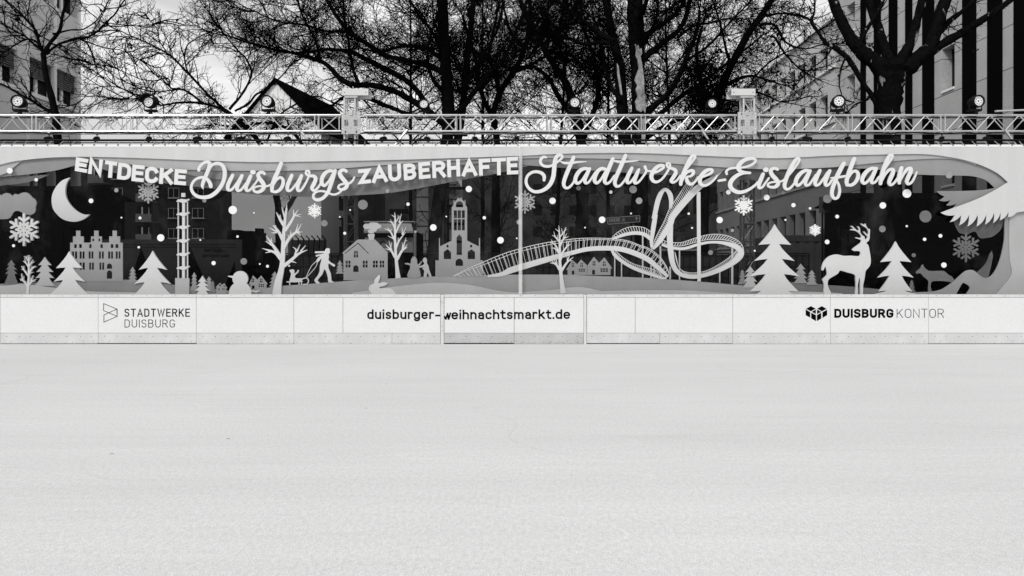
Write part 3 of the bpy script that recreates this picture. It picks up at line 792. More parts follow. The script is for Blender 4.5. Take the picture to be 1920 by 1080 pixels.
fir(515, 509, ft((516.6, 6, 516, 2.4), (524, 8, 523.4, 4), (531, 10, 530.4, 5.4), (537, 11.4, 536.4, 7)), 541, 10, 'rear', 'paper3', 'grey fir half hidden by the big bare tree trunk')
fir(637, 488, ft((496, 5.4, 495.5, 2), (502, 6.4, 501.4, 3), (507.4, 7.4, 506.8, 3.6)), 513, 8, 'rear', 'paper3', 'small grey fir beside the house with the chimney')
fir(1452.8, 420.4, ft((459, 30, 457.5, 8), (489.2, 37.6, 485.5, 13.2), (518.5, 47, 514, 17), (546.6, 46, 545.6, 26)), 551.5, 34, 'front', 'paper1', 'tallest white fir, between coaster and deer')
fir(1501.6, 494.4, ft((504.9, 8.7, 504.4, 3.2), (514, 10, 513.3, 4.6), (522.2, 12.8, 521.4, 6.2)), 531, 13.5, 'mid', 'paper3', 'grey fir right behind the tallest fir')
fir(1522.4, 506.4, ft((514, 6.2, 513.6, 2.4), (519.9, 7.8, 519.3, 3.4), (526.2, 8.8, 525.6, 4.6)), 534, 11.5, 'mid', 'paper3', 'small grey fir left of the deer')
fir(1392, 505.7, ft((510.6, 4.4, 510.2, 1.6), (515, 5.2, 514.5, 2.4), (520, 6.4, 519.4, 3)), 533, 8.5, 'rear', 'paper4', 'dim small fir at the right foot of the coaster')
fir(1407, 499.2, ft((510.4, 8.8, 509.8, 3), (519, 10.4, 518.2, 4.8), (528.4, 13.2, 527.4, 6.4)), 539, 14, 'mid', 'paper2', 'pale small fir left of the tallest fir')
fir(1679.5, 452.7, ft((491.4, 28.6, 489.5, 7), (520.4, 34, 516.8, 11.5), (546.4, 32, 545, 16)), 551.5, 41, 'front', 'paper1', 'large white fir between deer and fox')
fir(1709.7, 525, ft((529.4, 3.6, 529, 1.4), (534, 4.6, 533.5, 2), (540, 5.6, 539.5, 2.8)), 548, 8, 'rear', 'paper5', 'tiny dim fir in front of the fox')

def bare_tree(code, trunk, branches, label, layer='front', m='paper1'):
    mb = MB(); y = LAY[layer]-jit()
    mb.ribbon(Z(code, trunk), y, 0.1, round_caps=False, slope=0.0006)
    for i, b in enumerate(branches):
        mb.ribbon(Z(code, b), y-0.0007-0.00012*i, 0.1, round_caps=False, slope=0.0006, sub=4, smooth=len(b) > 2)
    return tag(mb.build('paper_bare_tree', M[m]), label, 'bare tree', 'paper bare trees on the banner')
bare_tree('L2', [(392, 1085, 46), (403, 970, 36), (412, 820, 26), (412, 650, 20), (413, 523, 6)],
 [[(402, 985, 26), (345, 905, 22), (285, 868, 6)], [(325, 890, 16), (304, 792, 5)], [(310, 880, 12), (292, 895, 4)], [(330, 880, 12), (335, 830, 4)],
  [(404, 970, 26), (455, 905, 20), (515, 872, 6)], [(445, 910, 16), (470, 818, 5)], [(470, 890, 12), (498, 908, 4)], [(440, 900, 12), (440, 850, 4)],
  [(408, 830, 22), (350, 750, 16), (305, 683, 5)], [(385, 800, 12), (375, 760, 4)], [(340, 740, 12), (335, 680, 4)], [(345, 740, 10), (305, 730, 4)],
  [(414, 800, 22), (455, 720, 16), (515, 688, 5)], [(460, 720, 12), (455, 682, 4)], [(470, 705, 10), (495, 680, 4)], [(430, 785, 12), (475, 770, 4)],
  [(410, 700, 18), (370, 640, 14), (332, 608, 5)], [(372, 640, 10), (350, 570, 4)], [(412, 690, 16), (445, 645, 12), (485, 618, 4)], [(448, 640, 10), (465, 590, 4)],
  [(411, 620, 12), (378, 570, 10), (342, 540, 4)], [(385, 580, 9), (385, 530, 3)], [(412, 600, 10), (445, 552, 4)]],
 'small white bare tree between two firs at the far left')
bare_tree('L6', [(298, 1090, 128), (318, 920, 104), (365, 720, 74), (385, 520, 60), (392, 300, 50), (408, 100, 40), (425, -60, 30), (442, -208, 4)],
 [[(375, 700, 52), (500, 600, 42), (620, 500, 30), (738, 450, 5)], [(560, 540, 30), (575, 450, 18), (528, 408, 4)], [(585, 480, 20), (632, 368, 4)], [(640, 470, 22), (712, 386, 4)], [(500, 610, 24), (578, 636, 4)],
  [(395, 420, 48), (480, 280, 38), (560, 205, 30), (620, 190, 22)], [(570, 200, 24), (608, 72, 5)], [(590, 190, 24), (656, 72, 5)], [(610, 195, 20), (662, 190, 4)], [(600, 200, 20), (640, 240, 4)], [(490, 275, 26), (458, 235, 4)], [(500, 255, 24), (500, 168, 4)],
  [(415, 175, 42), (500, 50, 36), (560, -60, 24)], [(545, -40, 26), (540, -135, 4)], [(555, -50, 22), (612, -132, 4)], [(550, -40, 22), (655, -65, 4)], [(560, -50, 18), (650, -22, 4)],
  [(385, 310, 46), (330, 200, 36), (270, 120, 22), (240, 92, 4)], [(290, 160, 24), (276, 90, 4)], [(300, 190, 24), (190, 130, 4)], [(300, 200, 22), (216, 205, 4)], [(340, 240, 22), (352, 192, 4)],
  [(405, 110, 40), (345, 10, 34), (290, -92, 5)], [(350, 20, 22), (345, -60, 4)],
  [(412, -20, 26), (385, -110, 16), (370, -170, 4)], [(430, -60, 20), (448, -150, 4)],
  [(362, 570, 52), (280, 440, 42), (210, 340, 28), (145, 248, 5)], [(215, 350, 30), (222, 282, 5)], [(225, 380, 26), (138, 326, 5)],
  [(360, 590, 48), (280, 495, 38), (190, 458, 26), (86, 428, 5)], [(220, 470, 24), (132, 492, 4)]],
 'big white bare tree beside the sled')
bare_tree('L8', [(203, 860, 76), (188, 720, 50), (172, 550, 40), (160, 350, 32), (157, 150, 26), (160, 0, 20), (152, -92, 4)],
 [[(188, 590, 38), (260, 460, 30), (335, 412, 6)], [(285, 440, 20), (335, 370, 4)], [(265, 450, 20), (268, 345, 4)], [(270, 440, 22), (316, 272, 4)], [(300, 320, 10), (338, 312, 4)],
  [(170, 430, 28), (215, 320, 22), (310, 195, 5)], [(205, 330, 16), (205, 270, 4)], [(265, 235, 16), (316, 120, 4)], [(262, 230, 16), (262, 128, 4)],
  [(165, 210, 24), (220, 90, 18), (272, 30, 4)], [(232, 70, 14), (225, -42, 4)], [(215, 60, 14), (250, -70, 4)], [(160, 60, 16), (205, -10, 12), (200, -50, 4)],
  [(160, 560, 34), (100, 455, 26), (22, 372, 5)], [(95, 450, 20), (14, 432, 4)], [(110, 460, 20), (70, 318, 4)], [(100, 400, 12), (108, 340, 4)],
  [(150, 310, 24), (90, 185, 20), (8, 142, 4)], [(95, 190, 14), (50, 122, 4)], [(95, 190, 14), (104, 145, 4)], [(145, 290, 18), (55, 248, 4)],
  [(153, 130, 20), (115, 60, 14), (55, 38, 4)], [(120, 70, 14), (90, 8, 4)], [(130, 90, 12), (132, 45, 4)], [(156, -20, 14), (110, -55, 4)]],
 'slim white bare tree right of the house with the chimney', 'mid')
bare_tree('R2', [(737, 1075, 76), (712, 860, 52), (692, 650, 40), (688, 420, 30), (683, 220, 22), (674, 98, 4)],
 [[(705, 765, 36), (790, 635, 26), (885, 552, 5)], [(795, 625, 18), (842, 485, 4)], [(800, 610, 16), (792, 540, 4)], [(835, 605, 14), (870, 608, 4)],
  [(695, 610, 26), (735, 510, 16), (768, 498, 4)], [(720, 550, 14), (760, 555, 4)],
  [(695, 540, 28), (780, 415, 22), (855, 362, 4)], [(800, 400, 16), (832, 308, 4)], [(790, 400, 14), (786, 325, 4)],
  [(690, 400, 26), (740, 295, 20), (818, 255, 4)], [(748, 285, 14), (792, 212, 4)], [(740, 290, 14), (768, 130, 4)], [(735, 230, 14), (712, 140, 4)],
  [(685, 270, 18), (740, 200, 14), (782, 122, 4)], [(750, 180, 10), (792, 150, 4)],
  [(688, 740, 34), (630, 655, 26), (546, 635, 5)], [(630, 660, 18), (542, 578, 4)], [(640, 660, 16), (602, 568, 4)], [(650, 680, 16), (634, 540, 4)],
  [(682, 500, 26), (620, 430, 18), (563, 424, 4)], [(680, 480, 24), (615, 370, 18), (524, 333, 4)], [(600, 360, 14), (564, 300, 4)], [(625, 380, 14), (618, 330, 4)],
  [(682, 330, 22), (625, 265, 16), (578, 235, 4)], [(625, 265, 12), (602, 185, 4)], [(655, 295, 12), (652, 232, 4)], [(682, 190, 14), (624, 145, 4)]],
 'white bare tree standing in front of the coaster ramp')

# moon, clouds
plate('paper_moon', smooth_pts(Z('L1', [(1005, 482), (900, 522), (818, 600), (762, 700), (742, 800), (760, 925), (822, 1015), (900, 1080), (1000, 1113), (1100, 1116), (1210, 1078), (1290, 1015)])) +
      smooth_pts(Z('L1', [(1290, 1015), (1200, 1012), (1100, 962), (1010, 872), (952, 770), (938, 660), (958, 560), (1005, 482)]))[1:-1], None, 'front', 'paper1',
      'large white crescent moon at the left', 'moon')
def scallop(pts, code, bulge=0.32):
    out = []
    for i in range(len(pts)):
        a = np.array(pts[i], float); b = np.array(pts[(i+1) % len(pts)], float); d = b-a; n_ = np.array([d[1], -d[0]])
        for t in np.linspace(0, 1, 9, endpoint=False): out.append(tuple(a+d*t+n_*bulge*4*t*(1-t)*1.0))
    return Z(code, out)
plate('paper_cloud', scallop([(-260, 1010), (-200, 800), (20, 740), (180, 752), (262, 730), (462, 770), (508, 905), (430, 1020)], 'L1', 0.26)[:66] +
      Z('L1', [(440, 1018), (345, 1015), (310, 982), (270, 964), (225, 962), (188, 985), (165, 1030), (140, 1065), (100, 1080), (-100, 1085)]), None, 'mid', 'paper3',
      'pale grey cloud cut off by the left edge', 'cloud', 'paper clouds on the banner')
plate('paper_cloud', smooth_pts([(1788, 406), (1790, 420), (1795, 431), (1800, 437), (1813, 439.6), (1821, 436), (1828, 434), (1832, 438), (1835, 444), (1841, 447), (1850, 446), (1862, 443), (1876, 431), (1881, 415), (1881, 404)]), None, 'rear', 'paper6',
      'dim dark cloud under the large wing', 'cloud', 'paper clouds on the banner')

def snowflake(cx, cy, r, w, layer, m, label):
    mb = MB(); y = LAY[layer]-jit()
    def P(rad, an): return (cx+r*rad*math.sin(R(an)), cy-r*rad*math.cos(R(an)))
    j = 0
    for k in range(6):
        a = 60*k
        mb.ribbon([(*P(0.0, a), w), (*P(0.93, a), w)], y-0.0003*j, 0.1, smooth=False, slope=0); j += 1
        for s in (-1, 1):
            q = P(0.52, a); e = (q[0]+r*0.34*math.sin(R(a+s*55)), q[1]-r*0.34*math.cos(R(a+s*55)))
            mb.ribbon([(*q, w), (*e, w)], y-0.0003*j, 0.1, smooth=False, slope=0); j += 1
        # inner star
        pk = P(0.48, a+30)
        for s in (0, 60):
            mb.ribbon([(*pk, w*0.85), (*P(0.20, a+s), w*0.85)], y-0.0003*j, 0.1, smooth=False, slope=0); j += 1
    return tag(mb.build('paper_snowflake', M[m]), label, 'snowflake', 'paper snowflakes on the banner')
snowflake(44.5, 430.5, 31, 4.3, 'front', 'paper1', 'largest white snowflake, under the left cloud')
snowflake(277.8, 359.6, 22, 3.1, 'mid', 'paper2', 'grey snowflake under ENTDECKE')
snowflake(589.8, 395, 14, 2.2, 'front', 'snow', 'small white snowflake below the g of Duisburgs')
snowflake(984.3, 378.7, 22, 3.1, 'mid', 'paper2', 'grey snowflake crossing the banner seam')
snowflake(1394.7, 385, 19, 2.8, 'front', 'snow', 'bright white snowflake below the E of Eislaufbahn')
snowflake(1528.8, 431.5, 11.3, 1.8, 'front', 'snow', 'smallest white snowflake, upper left of the deer')
snowflake(1811.5, 464, 28, 3.9, 'rear', 'paper5', 'dim dark grey snowflake under the wing')

# stepped-gable house
def rect(x0, y0, x1, y1): return [(x0, y0), (x1, y0), (x1, y1), (x0, y1)]
def archw(x0, y0, x1, y1, n=8):
    r = (x1-x0)/2; cx = (x0+x1)/2
    return [(cx+r*math.cos(R(180-180*i/n)), y0+r-r*math.sin(R(180-180*i/n))) for i in range(n+1)] + [(x1, y1), (x0, y1)]
cas = [(1010, 900), (1010, 345), (1050, 345), (1050, 255), (1095, 255), (1095, 172), (1155, 172), (1155, 255), (1205, 255), (1205, 345), (1310, 345), (1310, 255), (1355, 255), (1355, 172), (1418, 172), (1418, 255), (1465, 255), (1465, 345), (1572, 345), (1572, 255), (1620, 255), (1620, 172), (1680, 172), (1680, 255), (1728, 255), (1728, 345), (1765, 345), (1768, 900)]
hs = [rect(a, 368, b, 422) for a, b in ((1068, 1105), (1138, 1178), (1283, 1318), (1445, 1480), (1592, 1632), (1662, 1703))]
for a, b in ((1036, 1066), (1078, 1110), (1145, 1175), (1187, 1217), (1275, 1305), (1315, 1345), (1422, 1452), (1465, 1495), (1555, 1587), (1597, 1627), (1665, 1695), (1707, 1735)): hs.append(rect(a, 472, b, 575))
for a, b in ((1145, 1174), (1188, 1220), (1283, 1312), (1322, 1352), (1430, 1458), (1470, 1500)): hs.append(rect(a, 632, b, 735))
hs += [rect(1328, 288, 1355, 325), rect(1417, 288, 1443, 325), archw(1537, 645, 1614, 720), archw(1537, 745, 1614, 865)]
plate('paper_house', Z('L2', cas), [Z('L2', h) for h in hs], 'rear', 'paper3', 'wide stepped-gable house with many window holes at the left', 'house', 'paper houses on the banner')

# plated tower
t = root('paper_tower', tuple(W(343.5, 551, 0.06)), 'slim white tower of stacked plates on a grey pedestal', 'tower')
mb = MB(); mb.prism(Z('L4', rect(678, 855, 880, 1090)), None, 0.058, 0.1); mb.build('pedestal', M['paper2'], t)
mb = MB()
mb.prism(Z('L4', [(778, 860), (780, -280), (818, -280), (816, 860)]), None, 0.062, 0.1)
for x in (721, 854): mb.prism(Z('L4', [(x-7, 858), (x-6, -280), (x+6, -280), (x+7, 858)]), None, 0.063, 0.1)
mb.build('shaft', M['paper1'], t)
for yy in (-266, -75, 115, 310, 505, 700):
    mb = MB(); hgt = 1.5 if yy == -266 else 1.0
    mb.prism(Z('L4', [(695, yy+22), (706, yy+2), (765, yy-9*hgt-6), (850, yy-10), (876, yy-24), (882, yy-6), (862, yy+6), (832, yy+30), (805, yy+38), (780, yy+40), (745, yy+24), (705, yy+24)]), None, 0.056-jit(), 0.1)
    mb.build('plate', M['paper1'], t)
mb = MB(); mb.prism(Z('L3', rect(767, 705, 821, 762)), None, 0.060, 0.1); mb.build('cap', M['paper1'], t)

def small_house(code, outline, holes, label, m='paper3', layer='rear'):
    return plate('paper_house', Z(code, outline), [Z(code, h) for h in holes], layer, m, label, 'house', 'paper houses on the banner')
def panes(x0, y0, x1, y1, nx, ny, g=8):
    out = []
    for i in range(nx):
        for j in range(ny):
            a = x0+(x1-x0+g)*i/nx; b = y0+(y1-y0+g)*j/ny
            out.append(rect(a, b, a+(x1-x0+g)/nx-g, b+(y1-y0+g)/ny-g))
    return out
def arch_panes(x0, y0, x1, y1, g=8):
    cx = (x0+x1)/2; ym = y0+(y1-y0)*0.45; r = (x1-x0)/2
    return [[(x0, ym), (x0+r*0.15, y0+r*0.5), (x0+r*0.55, y0+2), (cx-g/2, y0), (cx-g/2, ym)], [(cx+g/2, ym), (cx+g/2, y0), (x1-r*0.55, y0+2), (x1-r*0.15, y0+r*0.5), (x1, ym)],
            rect(x0, ym+g, cx-g/2, y1), rect(cx+g/2, ym+g, x1, y1)]
small_house('R2', [(802, 812), (800, 742), (780, 735), (868, 595), (938, 655), (995, 590), (1082, 672), (1080, 812)],
            arch_panes(862, 635, 897, 696) + arch_panes(985, 632, 1022, 694) + [archw(862, 745, 898, 803)] + panes(963, 720, 1050, 762, 3, 2), 'left twin-gabled grey house under the coaster ramp')
small_house('R2', [(1084, 812), (1086, 674), (1180, 550), (1256, 635), (1330, 558), (1445, 715), (1420, 718), (1418, 812)],
            arch_panes(1160, 605, 1203, 674) + arch_panes(1308, 612, 1350, 680) + [archw(1153, 735, 1196, 803)] + panes(1275, 715, 1380, 766, 3, 2), 'right twin-gabled grey house under the coaster ramp')
small_house('L4', [(1270, 1085), (1274, 990), (1260, 988), (1325, 924), (1352, 952), (1387, 930), (1428, 1000), (1414, 1004), (1420, 1085)],
            [rect(1312, 945, 1324, 974), rect(1329, 945, 1341, 974), archw(1300, 1003, 1322, 1035), rect(1374, 962, 1386, 982), rect(1391, 962, 1403, 982)] + panes(1355, 1000, 1398, 1030, 3, 2, 6), 'tiny twin-gabled grey house left of the snowman')
small_house('L6', [(-85, 1012), (-82, 952), (-105, 945), (-43, 818), (18, 880), (72, 818), (168, 942), (150, 948), (150, 1012)],
            arch_panes(-64, 855, -28, 915, 7) + arch_panes(54, 858, 94, 918, 7) + [archw(-60, 960, -22, 1008)] + panes(36, 942, 116, 984, 3, 2, 9), 'small twin-gabled grey house right of the snowman')
# house with chimney
t = root('paper_house', tuple(W(685, 524, 0.085)), 'large grey house with a smoking chimney beside the walker', 'house', 'paper houses on the banner')
wins = arch_panes(1408, 460, 1470, 557, 9) + [archw(1400, 670, 1476, 766)]
for x0, x1 in ((1290, 1360), (1538, 1606), (1684, 1752), (1783, 1844)): wins += panes(x0, 605, x1, 702, 2, 2, 10)
gab = [(1272, 500), (1470, 344), (1624, 498), (1614, 504), (1470, 360), (1284, 504)]
mb = MB(); mb.prism(Z('L6', [(1260, 885), (1258, 505), (1240, 495), (1465, 300), (1700, 300), (1716, 304), (1897, 488), (1895, 500), (1895, 795), (1900, 885)]), [Z('L6', h) for h in wins + [gab]], 0.080, 0.1)
mb.build('front_wall', M['paper3'], t)
mb = MB(); mb.prism(Z('L6', [(1622, 304), (1622, 260), (1612, 258), (1612, 218), (1706, 218), (1706, 258), (1698, 262), (1698, 304)]), None, 0.079, 0.1); mb.build('chimney', M['paper2'], t)
mb = MB(); mb.prism(smooth_pts(Z('L6', [(1640, 212), (1612, 190), (1618, 164), (1640, 158), (1640, 150), (1570, 146), (1545, 118), (1560, 80), (1625, 76), (1645, 56), (1750, 58), (1765, 80), (1798, 92), (1802, 122), (1780, 140), (1742, 150), (1732, 182), (1702, 190), (1690, 212)]), 3), None, 0.0795, 0.1); mb.build('smoke', M['paper2'], t)

# church
T8 = lambda p: Z('L8', p)
ch = [(740, 840), (740, 600), (790, 600), (792, 280), (803, 280), (805, 400), (975, 315), (975, -165), (1000, -195), (1003, -268), (1012, -268), (1013, -238), (1060, -288), (1057, -306), (1068, -310), (1069, -294), (1105, -294), (1110, -310), (1121, -307), (1117, -285), (1160, -238), (1163, -270), (1172, -270), (1173, -198), (1197, -165), (1197, 315), (1365, 400), (1367, 278), (1382, 278), (1384, 598), (1425, 600), (1425, 840)]
h8 = [archw(1035, -252, 1138, -165)]
for a, b in ((1005, 1050), (1061, 1108), (1121, 1163)): h8 += [rect(a, -120, b, -8), rect(a, 8, b, 168)]
h8 += [[(1045, 522), (1045, 270), (1085, 225), (1122, 270), (1122, 522)], [(860, 582), (860, 478), (912, 440), (965, 478), (965, 582)], [(1205, 582), (1205, 478), (1258, 440), (1310, 478), (1310, 582)], archw(899, 375, 929, 412), archw(1239, 375, 1271, 412), archw(1030, 576, 1138, 680)]
plate('paper_church', T8(ch), [T8(h) for h in h8], 'rear', 'paper3', 'tall grey church with a belfry tower left of the seam', 'church')

# snowmen, people, animals (all flat cut-outs on the banner)
def circ(cx, cy, rx, ry=None, n=28): return [(cx+rx*math.cos(2*PI*i/n), cy+(ry or rx)*math.sin(2*PI*i/n)) for i in range(n)]
t = root('paper_snowman', tuple(W(450, 551, 0.05)), 'white snowman with a long pointed nose, facing left', 'snowman', 'paper snowmen on the banner')
mb = MB(); mb.prism(Z('L4', [(1437, 822), (1512, 822), (1512, 858), (1440, 834)]), None, 0.0522, 0.1); mb.build('nose', M['paper1'], t)
mb = MB(); mb.prism(Z('L4', [p for p in circ(1615, 865, 112)]), None, 0.0535, 0.1); mb.build('head', M['paper1'], t)
body = [p for p in circ(1615, 1075, 162, 170, 40) if p[1] <= 1080] 
body = sorted(body, key=lambda p: p[0])
mb = MB(); mb.prism(Z('L4', body + [(1777, 1092), (1453, 1092)]), None, 0.0528, 0.1); mb.build('body', M['paper1'], t)
mb = MB(); mb.ribbon(ZW('L4', [(1768, 1035, 16), (1830, 1050, 14), (1915, 1052, 6)], 10), 0.0525, 0.1, smooth=False); mb.ribbon(ZW('L4', [(1830, 1048, 10), (1850, 1072, 6)], 8), 0.0518, 0.1, smooth=False); mb.ribbon(ZW('L4', [(1840, 1046, 10), (1905, 1030, 5)], 8), 0.0515, 0.1, smooth=False)
mb.build('twig_arm', M['paper1'], t)
plate('paper_snowman', smooth_pts(T8([(410, 548), (448, 546), (452, 568), (468, 574), (476, 605), (478, 640), (492, 660), (536, 612), (546, 622), (510, 680), (502, 700), (512, 738), (525, 790), (514, 845), (348, 848), (342, 785), (372, 722), (370, 672), (306, 656), (302, 640), (345, 636), (380, 648), (386, 610), (394, 576), (408, 570)]), 2), None, 'mid', 'paper3',
      'small grey snowman with raised arms and a hat, facing a child', 'snowman', 'paper snowmen on the banner')
plate('paper_person', smooth_pts(T8([(560, 582), (582, 560), (606, 566), (620, 602), (616, 640), (640, 680), (652, 740), (688, 842), (656, 842), (622, 772), (612, 842), (570, 842), (580, 752), (552, 722), (568, 700), (512, 706), (500, 690), (560, 668), (580, 640), (556, 612)]), 2), None, 'mid', 'paper2',
      'cut-out person in a long coat reaching towards the small snowman', 'person', 'paper people on the banner')
plate('paper_person', smooth_pts(Z('L6', [(990, 468), (1000, 440), (1022, 425), (1058, 432), (1062, 495), (1045, 507), (1050, 560), (1042, 592), (1078, 632), (1130, 658), (1136, 680), (1115, 690), (1048, 642), (1040, 690), (1050, 730), (1076, 792), (1086, 880), (1100, 903), (1130, 914), (1045, 920), (1035, 850), (1005, 748), (978, 736), (955, 802), (886, 884), (915, 920), (910, 936), (876, 936), (838, 886), (880, 830), (915, 760), (918, 690), (934, 622), (944, 572), (892, 626), (864, 615), (890, 566), (930, 531), (868, 548), (864, 524), (950, 506), (980, 494), (854, 497), (852, 471)]), 2), None, 'mid', 'paper1',
      'cut-out walker with a flying scarf pulling the sled', 'person', 'paper people on the banner')
plate('paper_person', smooth_pts(Z('L6', [(480, 738), (496, 734), (540, 731), (553, 765), (548, 792), (588, 766), (600, 738), (616, 744), (606, 776), (562, 816), (570, 856), (640, 858), (668, 868), (622, 912), (490, 912), (492, 850), (505, 790), (490, 768)]), 2), None, 'mid', 'paper1',
      'cut-out child with a raised arm seated on the sled', 'person', 'paper people on the banner')
t = root('paper_sled', tuple(W(560, 533, 0.073)), 'white cut-out sled with a curled runner and pulling ropes', 'sled')
mb = MB(); y = 0.0725
mb.ribbon(ZW('L6', [(445, 910), (665, 903)], 15), y, 0.1, smooth=False); mb.ribbon(ZW('L6', [(482, 910), (485, 952)], 13), y-.0004, 0.1, smooth=False); mb.ribbon(ZW('L6', [(612, 905), (622, 946)], 14), y-.0006, 0.1, smooth=False)
mb.build('seat', M['paper1'], t)
mb = MB(); mb.ribbon(ZW('L6', [(655, 945), (652, 890), (672, 866), (712, 854), (748, 872), (752, 915), (726, 944), (680, 946)], 14), y-.001, 0.1); mb.build('runner', M['paper1'], t)
mb = MB(); mb.ribbon(ZW('L6', [(885, 620), (862, 690), (800, 765), (724, 850)], 7), y-.002, 0.1); mb.ribbon(ZW('L6', [(868, 612), (806, 672), (766, 740), (718, 850)], 7), y-.003, 0.1); mb.build('rope', M['paper1'], t)
plate('paper_rabbit', smooth_pts(Z('L6', [(1622, 1012), (1640, 962), (1700, 930), (1708, 880), (1776, 808), (1786, 850), (1758, 932)]), 3) + smooth_pts(Z('L6', [(1762, 930), (1830, 916), (1897, 928), (1850, 966), (1780, 984), (1784, 1002), (1843, 1000), (1930, 1002), (1985, 1040), (2012, 1090)]), 3) + Z('L6', [(1662, 1090), (1650, 1045), (1630, 1032)]), None, 'front', 'paper1',
      'white crouching rabbit with two long ears on the hill', 'rabbit')
deer = [(1212, 445), (1250, 410), (1330, 352), (1345, 320), (1332, 300), (1270, 282), (1268, 268), (1335, 278), (1345, 250), (1310, 204), (1250, 170), (1195, 165), (1193, 150), (1235, 150), (1215, 125), (1193, 110), (1215, 105), (1260, 150), (1305, 178), (1310, 142), (1290, 118), (1302, 112), (1325, 140), (1330, 200), (1365, 245), (1388, 255), (1396, 290), (1412, 300), (1438, 262), (1405, 228), (1378, 190), (1390, 188), (1440, 235), (1448, 182), (1418, 132), (1368, 102), (1340, 77), (1350, 70), (1396, 94), (1395, 70), (1408, 76), (1416, 110), (1455, 155), (1469, 150), (1465, 250), (1455, 312), (1415, 350), (1445, 380), (1460, 450), (1476, 540), (1481, 630), (1460, 690), (1410, 748), (1400, 800), (1385, 890), (1370, 960), (1368, 1085), (1330, 1085), (1330, 900), (1318, 850), (1300, 920), (1292, 1000), (1293, 1085), (1255, 1085), (1268, 960), (1262, 870), (1252, 806), (1150, 776), (1040, 745), (1010, 790), (940, 832), (880, 870), (862, 910), (862, 960), (880, 1012), (910, 1085), (808, 1085), (810, 980), (800, 910), (787, 870), (850, 810), (845, 740), (828, 690), (810, 716), (795, 746), (775, 735), (785, 670), (812, 610), (870, 550), (940, 520), (1010, 515), (1090, 535), (1200, 532), (1320, 538), (1328, 470), (1240, 466)]
plate('paper_deer', smooth_pts(Z('R6', deer), 2), None, 'front', 'paper1', 'large white stag with branching antlers, head turned back left', 'deer')
fox = [(360, 768), (400, 735), (436, 700), (441, 664), (454, 674), (468, 657), (480, 692), (545, 750), (660, 752), (770, 755), (830, 806), (880, 832), (910, 870), (918, 900), (880, 916), (820, 906), (700, 896), (586, 912), (584, 1020), (620, 1075), (540, 1075), (546, 920), (530, 880), (470, 832), (430, 786), (380, 792)]
plate('paper_fox', smooth_pts(Z('R8', fox), 2), None, 'rear', 'paper5', 'dim grey fox standing beside the curling snow drift', 'fox')

# ------------------------------------------------------------------ coaster
t = root('paper_coaster', tuple(W(1230, 525, 0.08)), 'white looping coaster walkway with railings and posts', 'coaster')
def X2(pts): return Z('R2', pts)
def r4(pts): return [(p[0]+1843,)+tuple(p[1:]) for p in pts]
def r3(pts): return [(p[0]+1843, p[1]-1075)+tuple(p[2:]) for p in pts]
def band(pts, Y):
    mb = MB(); mb.ribbon(X2(pts), Y, 0.1, sub=8, slope=0.004, round_caps=False); mb.build('walkway', M['paper1'], t)
def resample(P, n):
    P = np.array(smooth_pts(P, 8))[:, :2]
    L = np.r_[0, np.cumsum(np.linalg.norm(np.diff(P, axis=0), axis=1))]
    s = np.linspace(0, L[-1], n)
    return np.c_[np.interp(s, L, P[:, 0]), np.interp(s, L, P[:, 1])]
def railing(outer, inner, n, Y, w=8, line2=None, both=True, tw=None):
    mb = MB(); A, B = resample(outer, n), resample(inner, n)
    mb.ribbon(X2([(a, b, w) for a, b in A]), Y, 0.1, sub=2, slope=0.001, round_caps=False)
    if both: mb.ribbon(X2([(a, b, w) for a, b in B]), Y-0.0012, 0.1, sub=2, slope=0.001, round_caps=False)
    if line2: mb.ribbon(X2([(a, b, w*0.8) for a, b in resample(line2, n)]), Y-0.0025, 0.1, sub=2, slope=0.001, round_caps=False)
    for i in range(n):
        mb.ribbon(X2([(A[i][0], A[i][1], tw or w), (B[i][0], B[i][1], tw or w)]), Y-0.004-0.00002*i, 0.1, smooth=False, slope=0, round_caps=False)
    mb.build('railing', M['paper1'], t)
# support posts (behind)
mb = None
for x, y0, y1, w in ((1843+40, 240, 855, 20), (1843+160, 640, 858, 18), (1843+205, 650, 860, 18), (1843+295, 395, 866, 22), (1843+435, 690, 872, 22), (1843+570, 445, 882, 17), (1843+1150, 770, 925, 15), (1843+1330, 400, 945, 26), (1480, 540, 838, 16), (1578, 615, 838, 16)):
    mb = MB(); mb.ribbon(X2([(x, y0, w), (x, y1, w)]), 0.0775-jit()*0.2, 0.1, smooth=False, round_caps=False, slope=0); mb.build('post', M['paper2'], t)
mb = MB(); mb.ribbon(X2(r4([(845, -385, 52), (853, 905, 46)])), 0.0655, 0.1, smooth=False, round_caps=False, slope=0); mb.build('post', M['paper1'], t)
# long bridge
band([(-350, 830, 30), (-150, 800, 60), (0, 737, 88), (300, 647, 84), (600, 562, 76), (850, 495, 62), (1100, 437, 64), (1400, 425, 68), (1600, 445, 72), (1800, 510, 76), (1960, 588, 74), (2073, 680, 66), (2173, 765, 56), (2245, 838, 44)], 0.072)
mb_top = [(-843, 827), (-640, 722), (-413, 625), (-200, 535), (0, 465), (300, 385), (560, 335), (850, 295), (1100, 280), (1400, 285), (1600, 305), (1720, 335), (1843, 385), (1943, 415), (2043, 475), (2143, 565), (2223, 685), (2262, 785)]
mb_bot = [(-800, 832), (-700, 828), (-560, 826), (-440, 824), (-345, 815), (-250, 795), (-150, 770), (-60, 735), (0, 693), (300, 605), (560, 530), (850, 465), (1100, 405), (1400, 392), (1600, 412), (1720, 440), (1800, 470), (1900, 520), (2000, 595), (2090, 670), (2170, 735), (2245, 810)]
A, B = resample(mb_top, 58), resample(mb_bot, 58)
mb = MB()
mb.ribbon(X2([(a, b, 9) for a, b in A]), 0.0745, 0.1, sub=2, slope=0.001, round_caps=False)
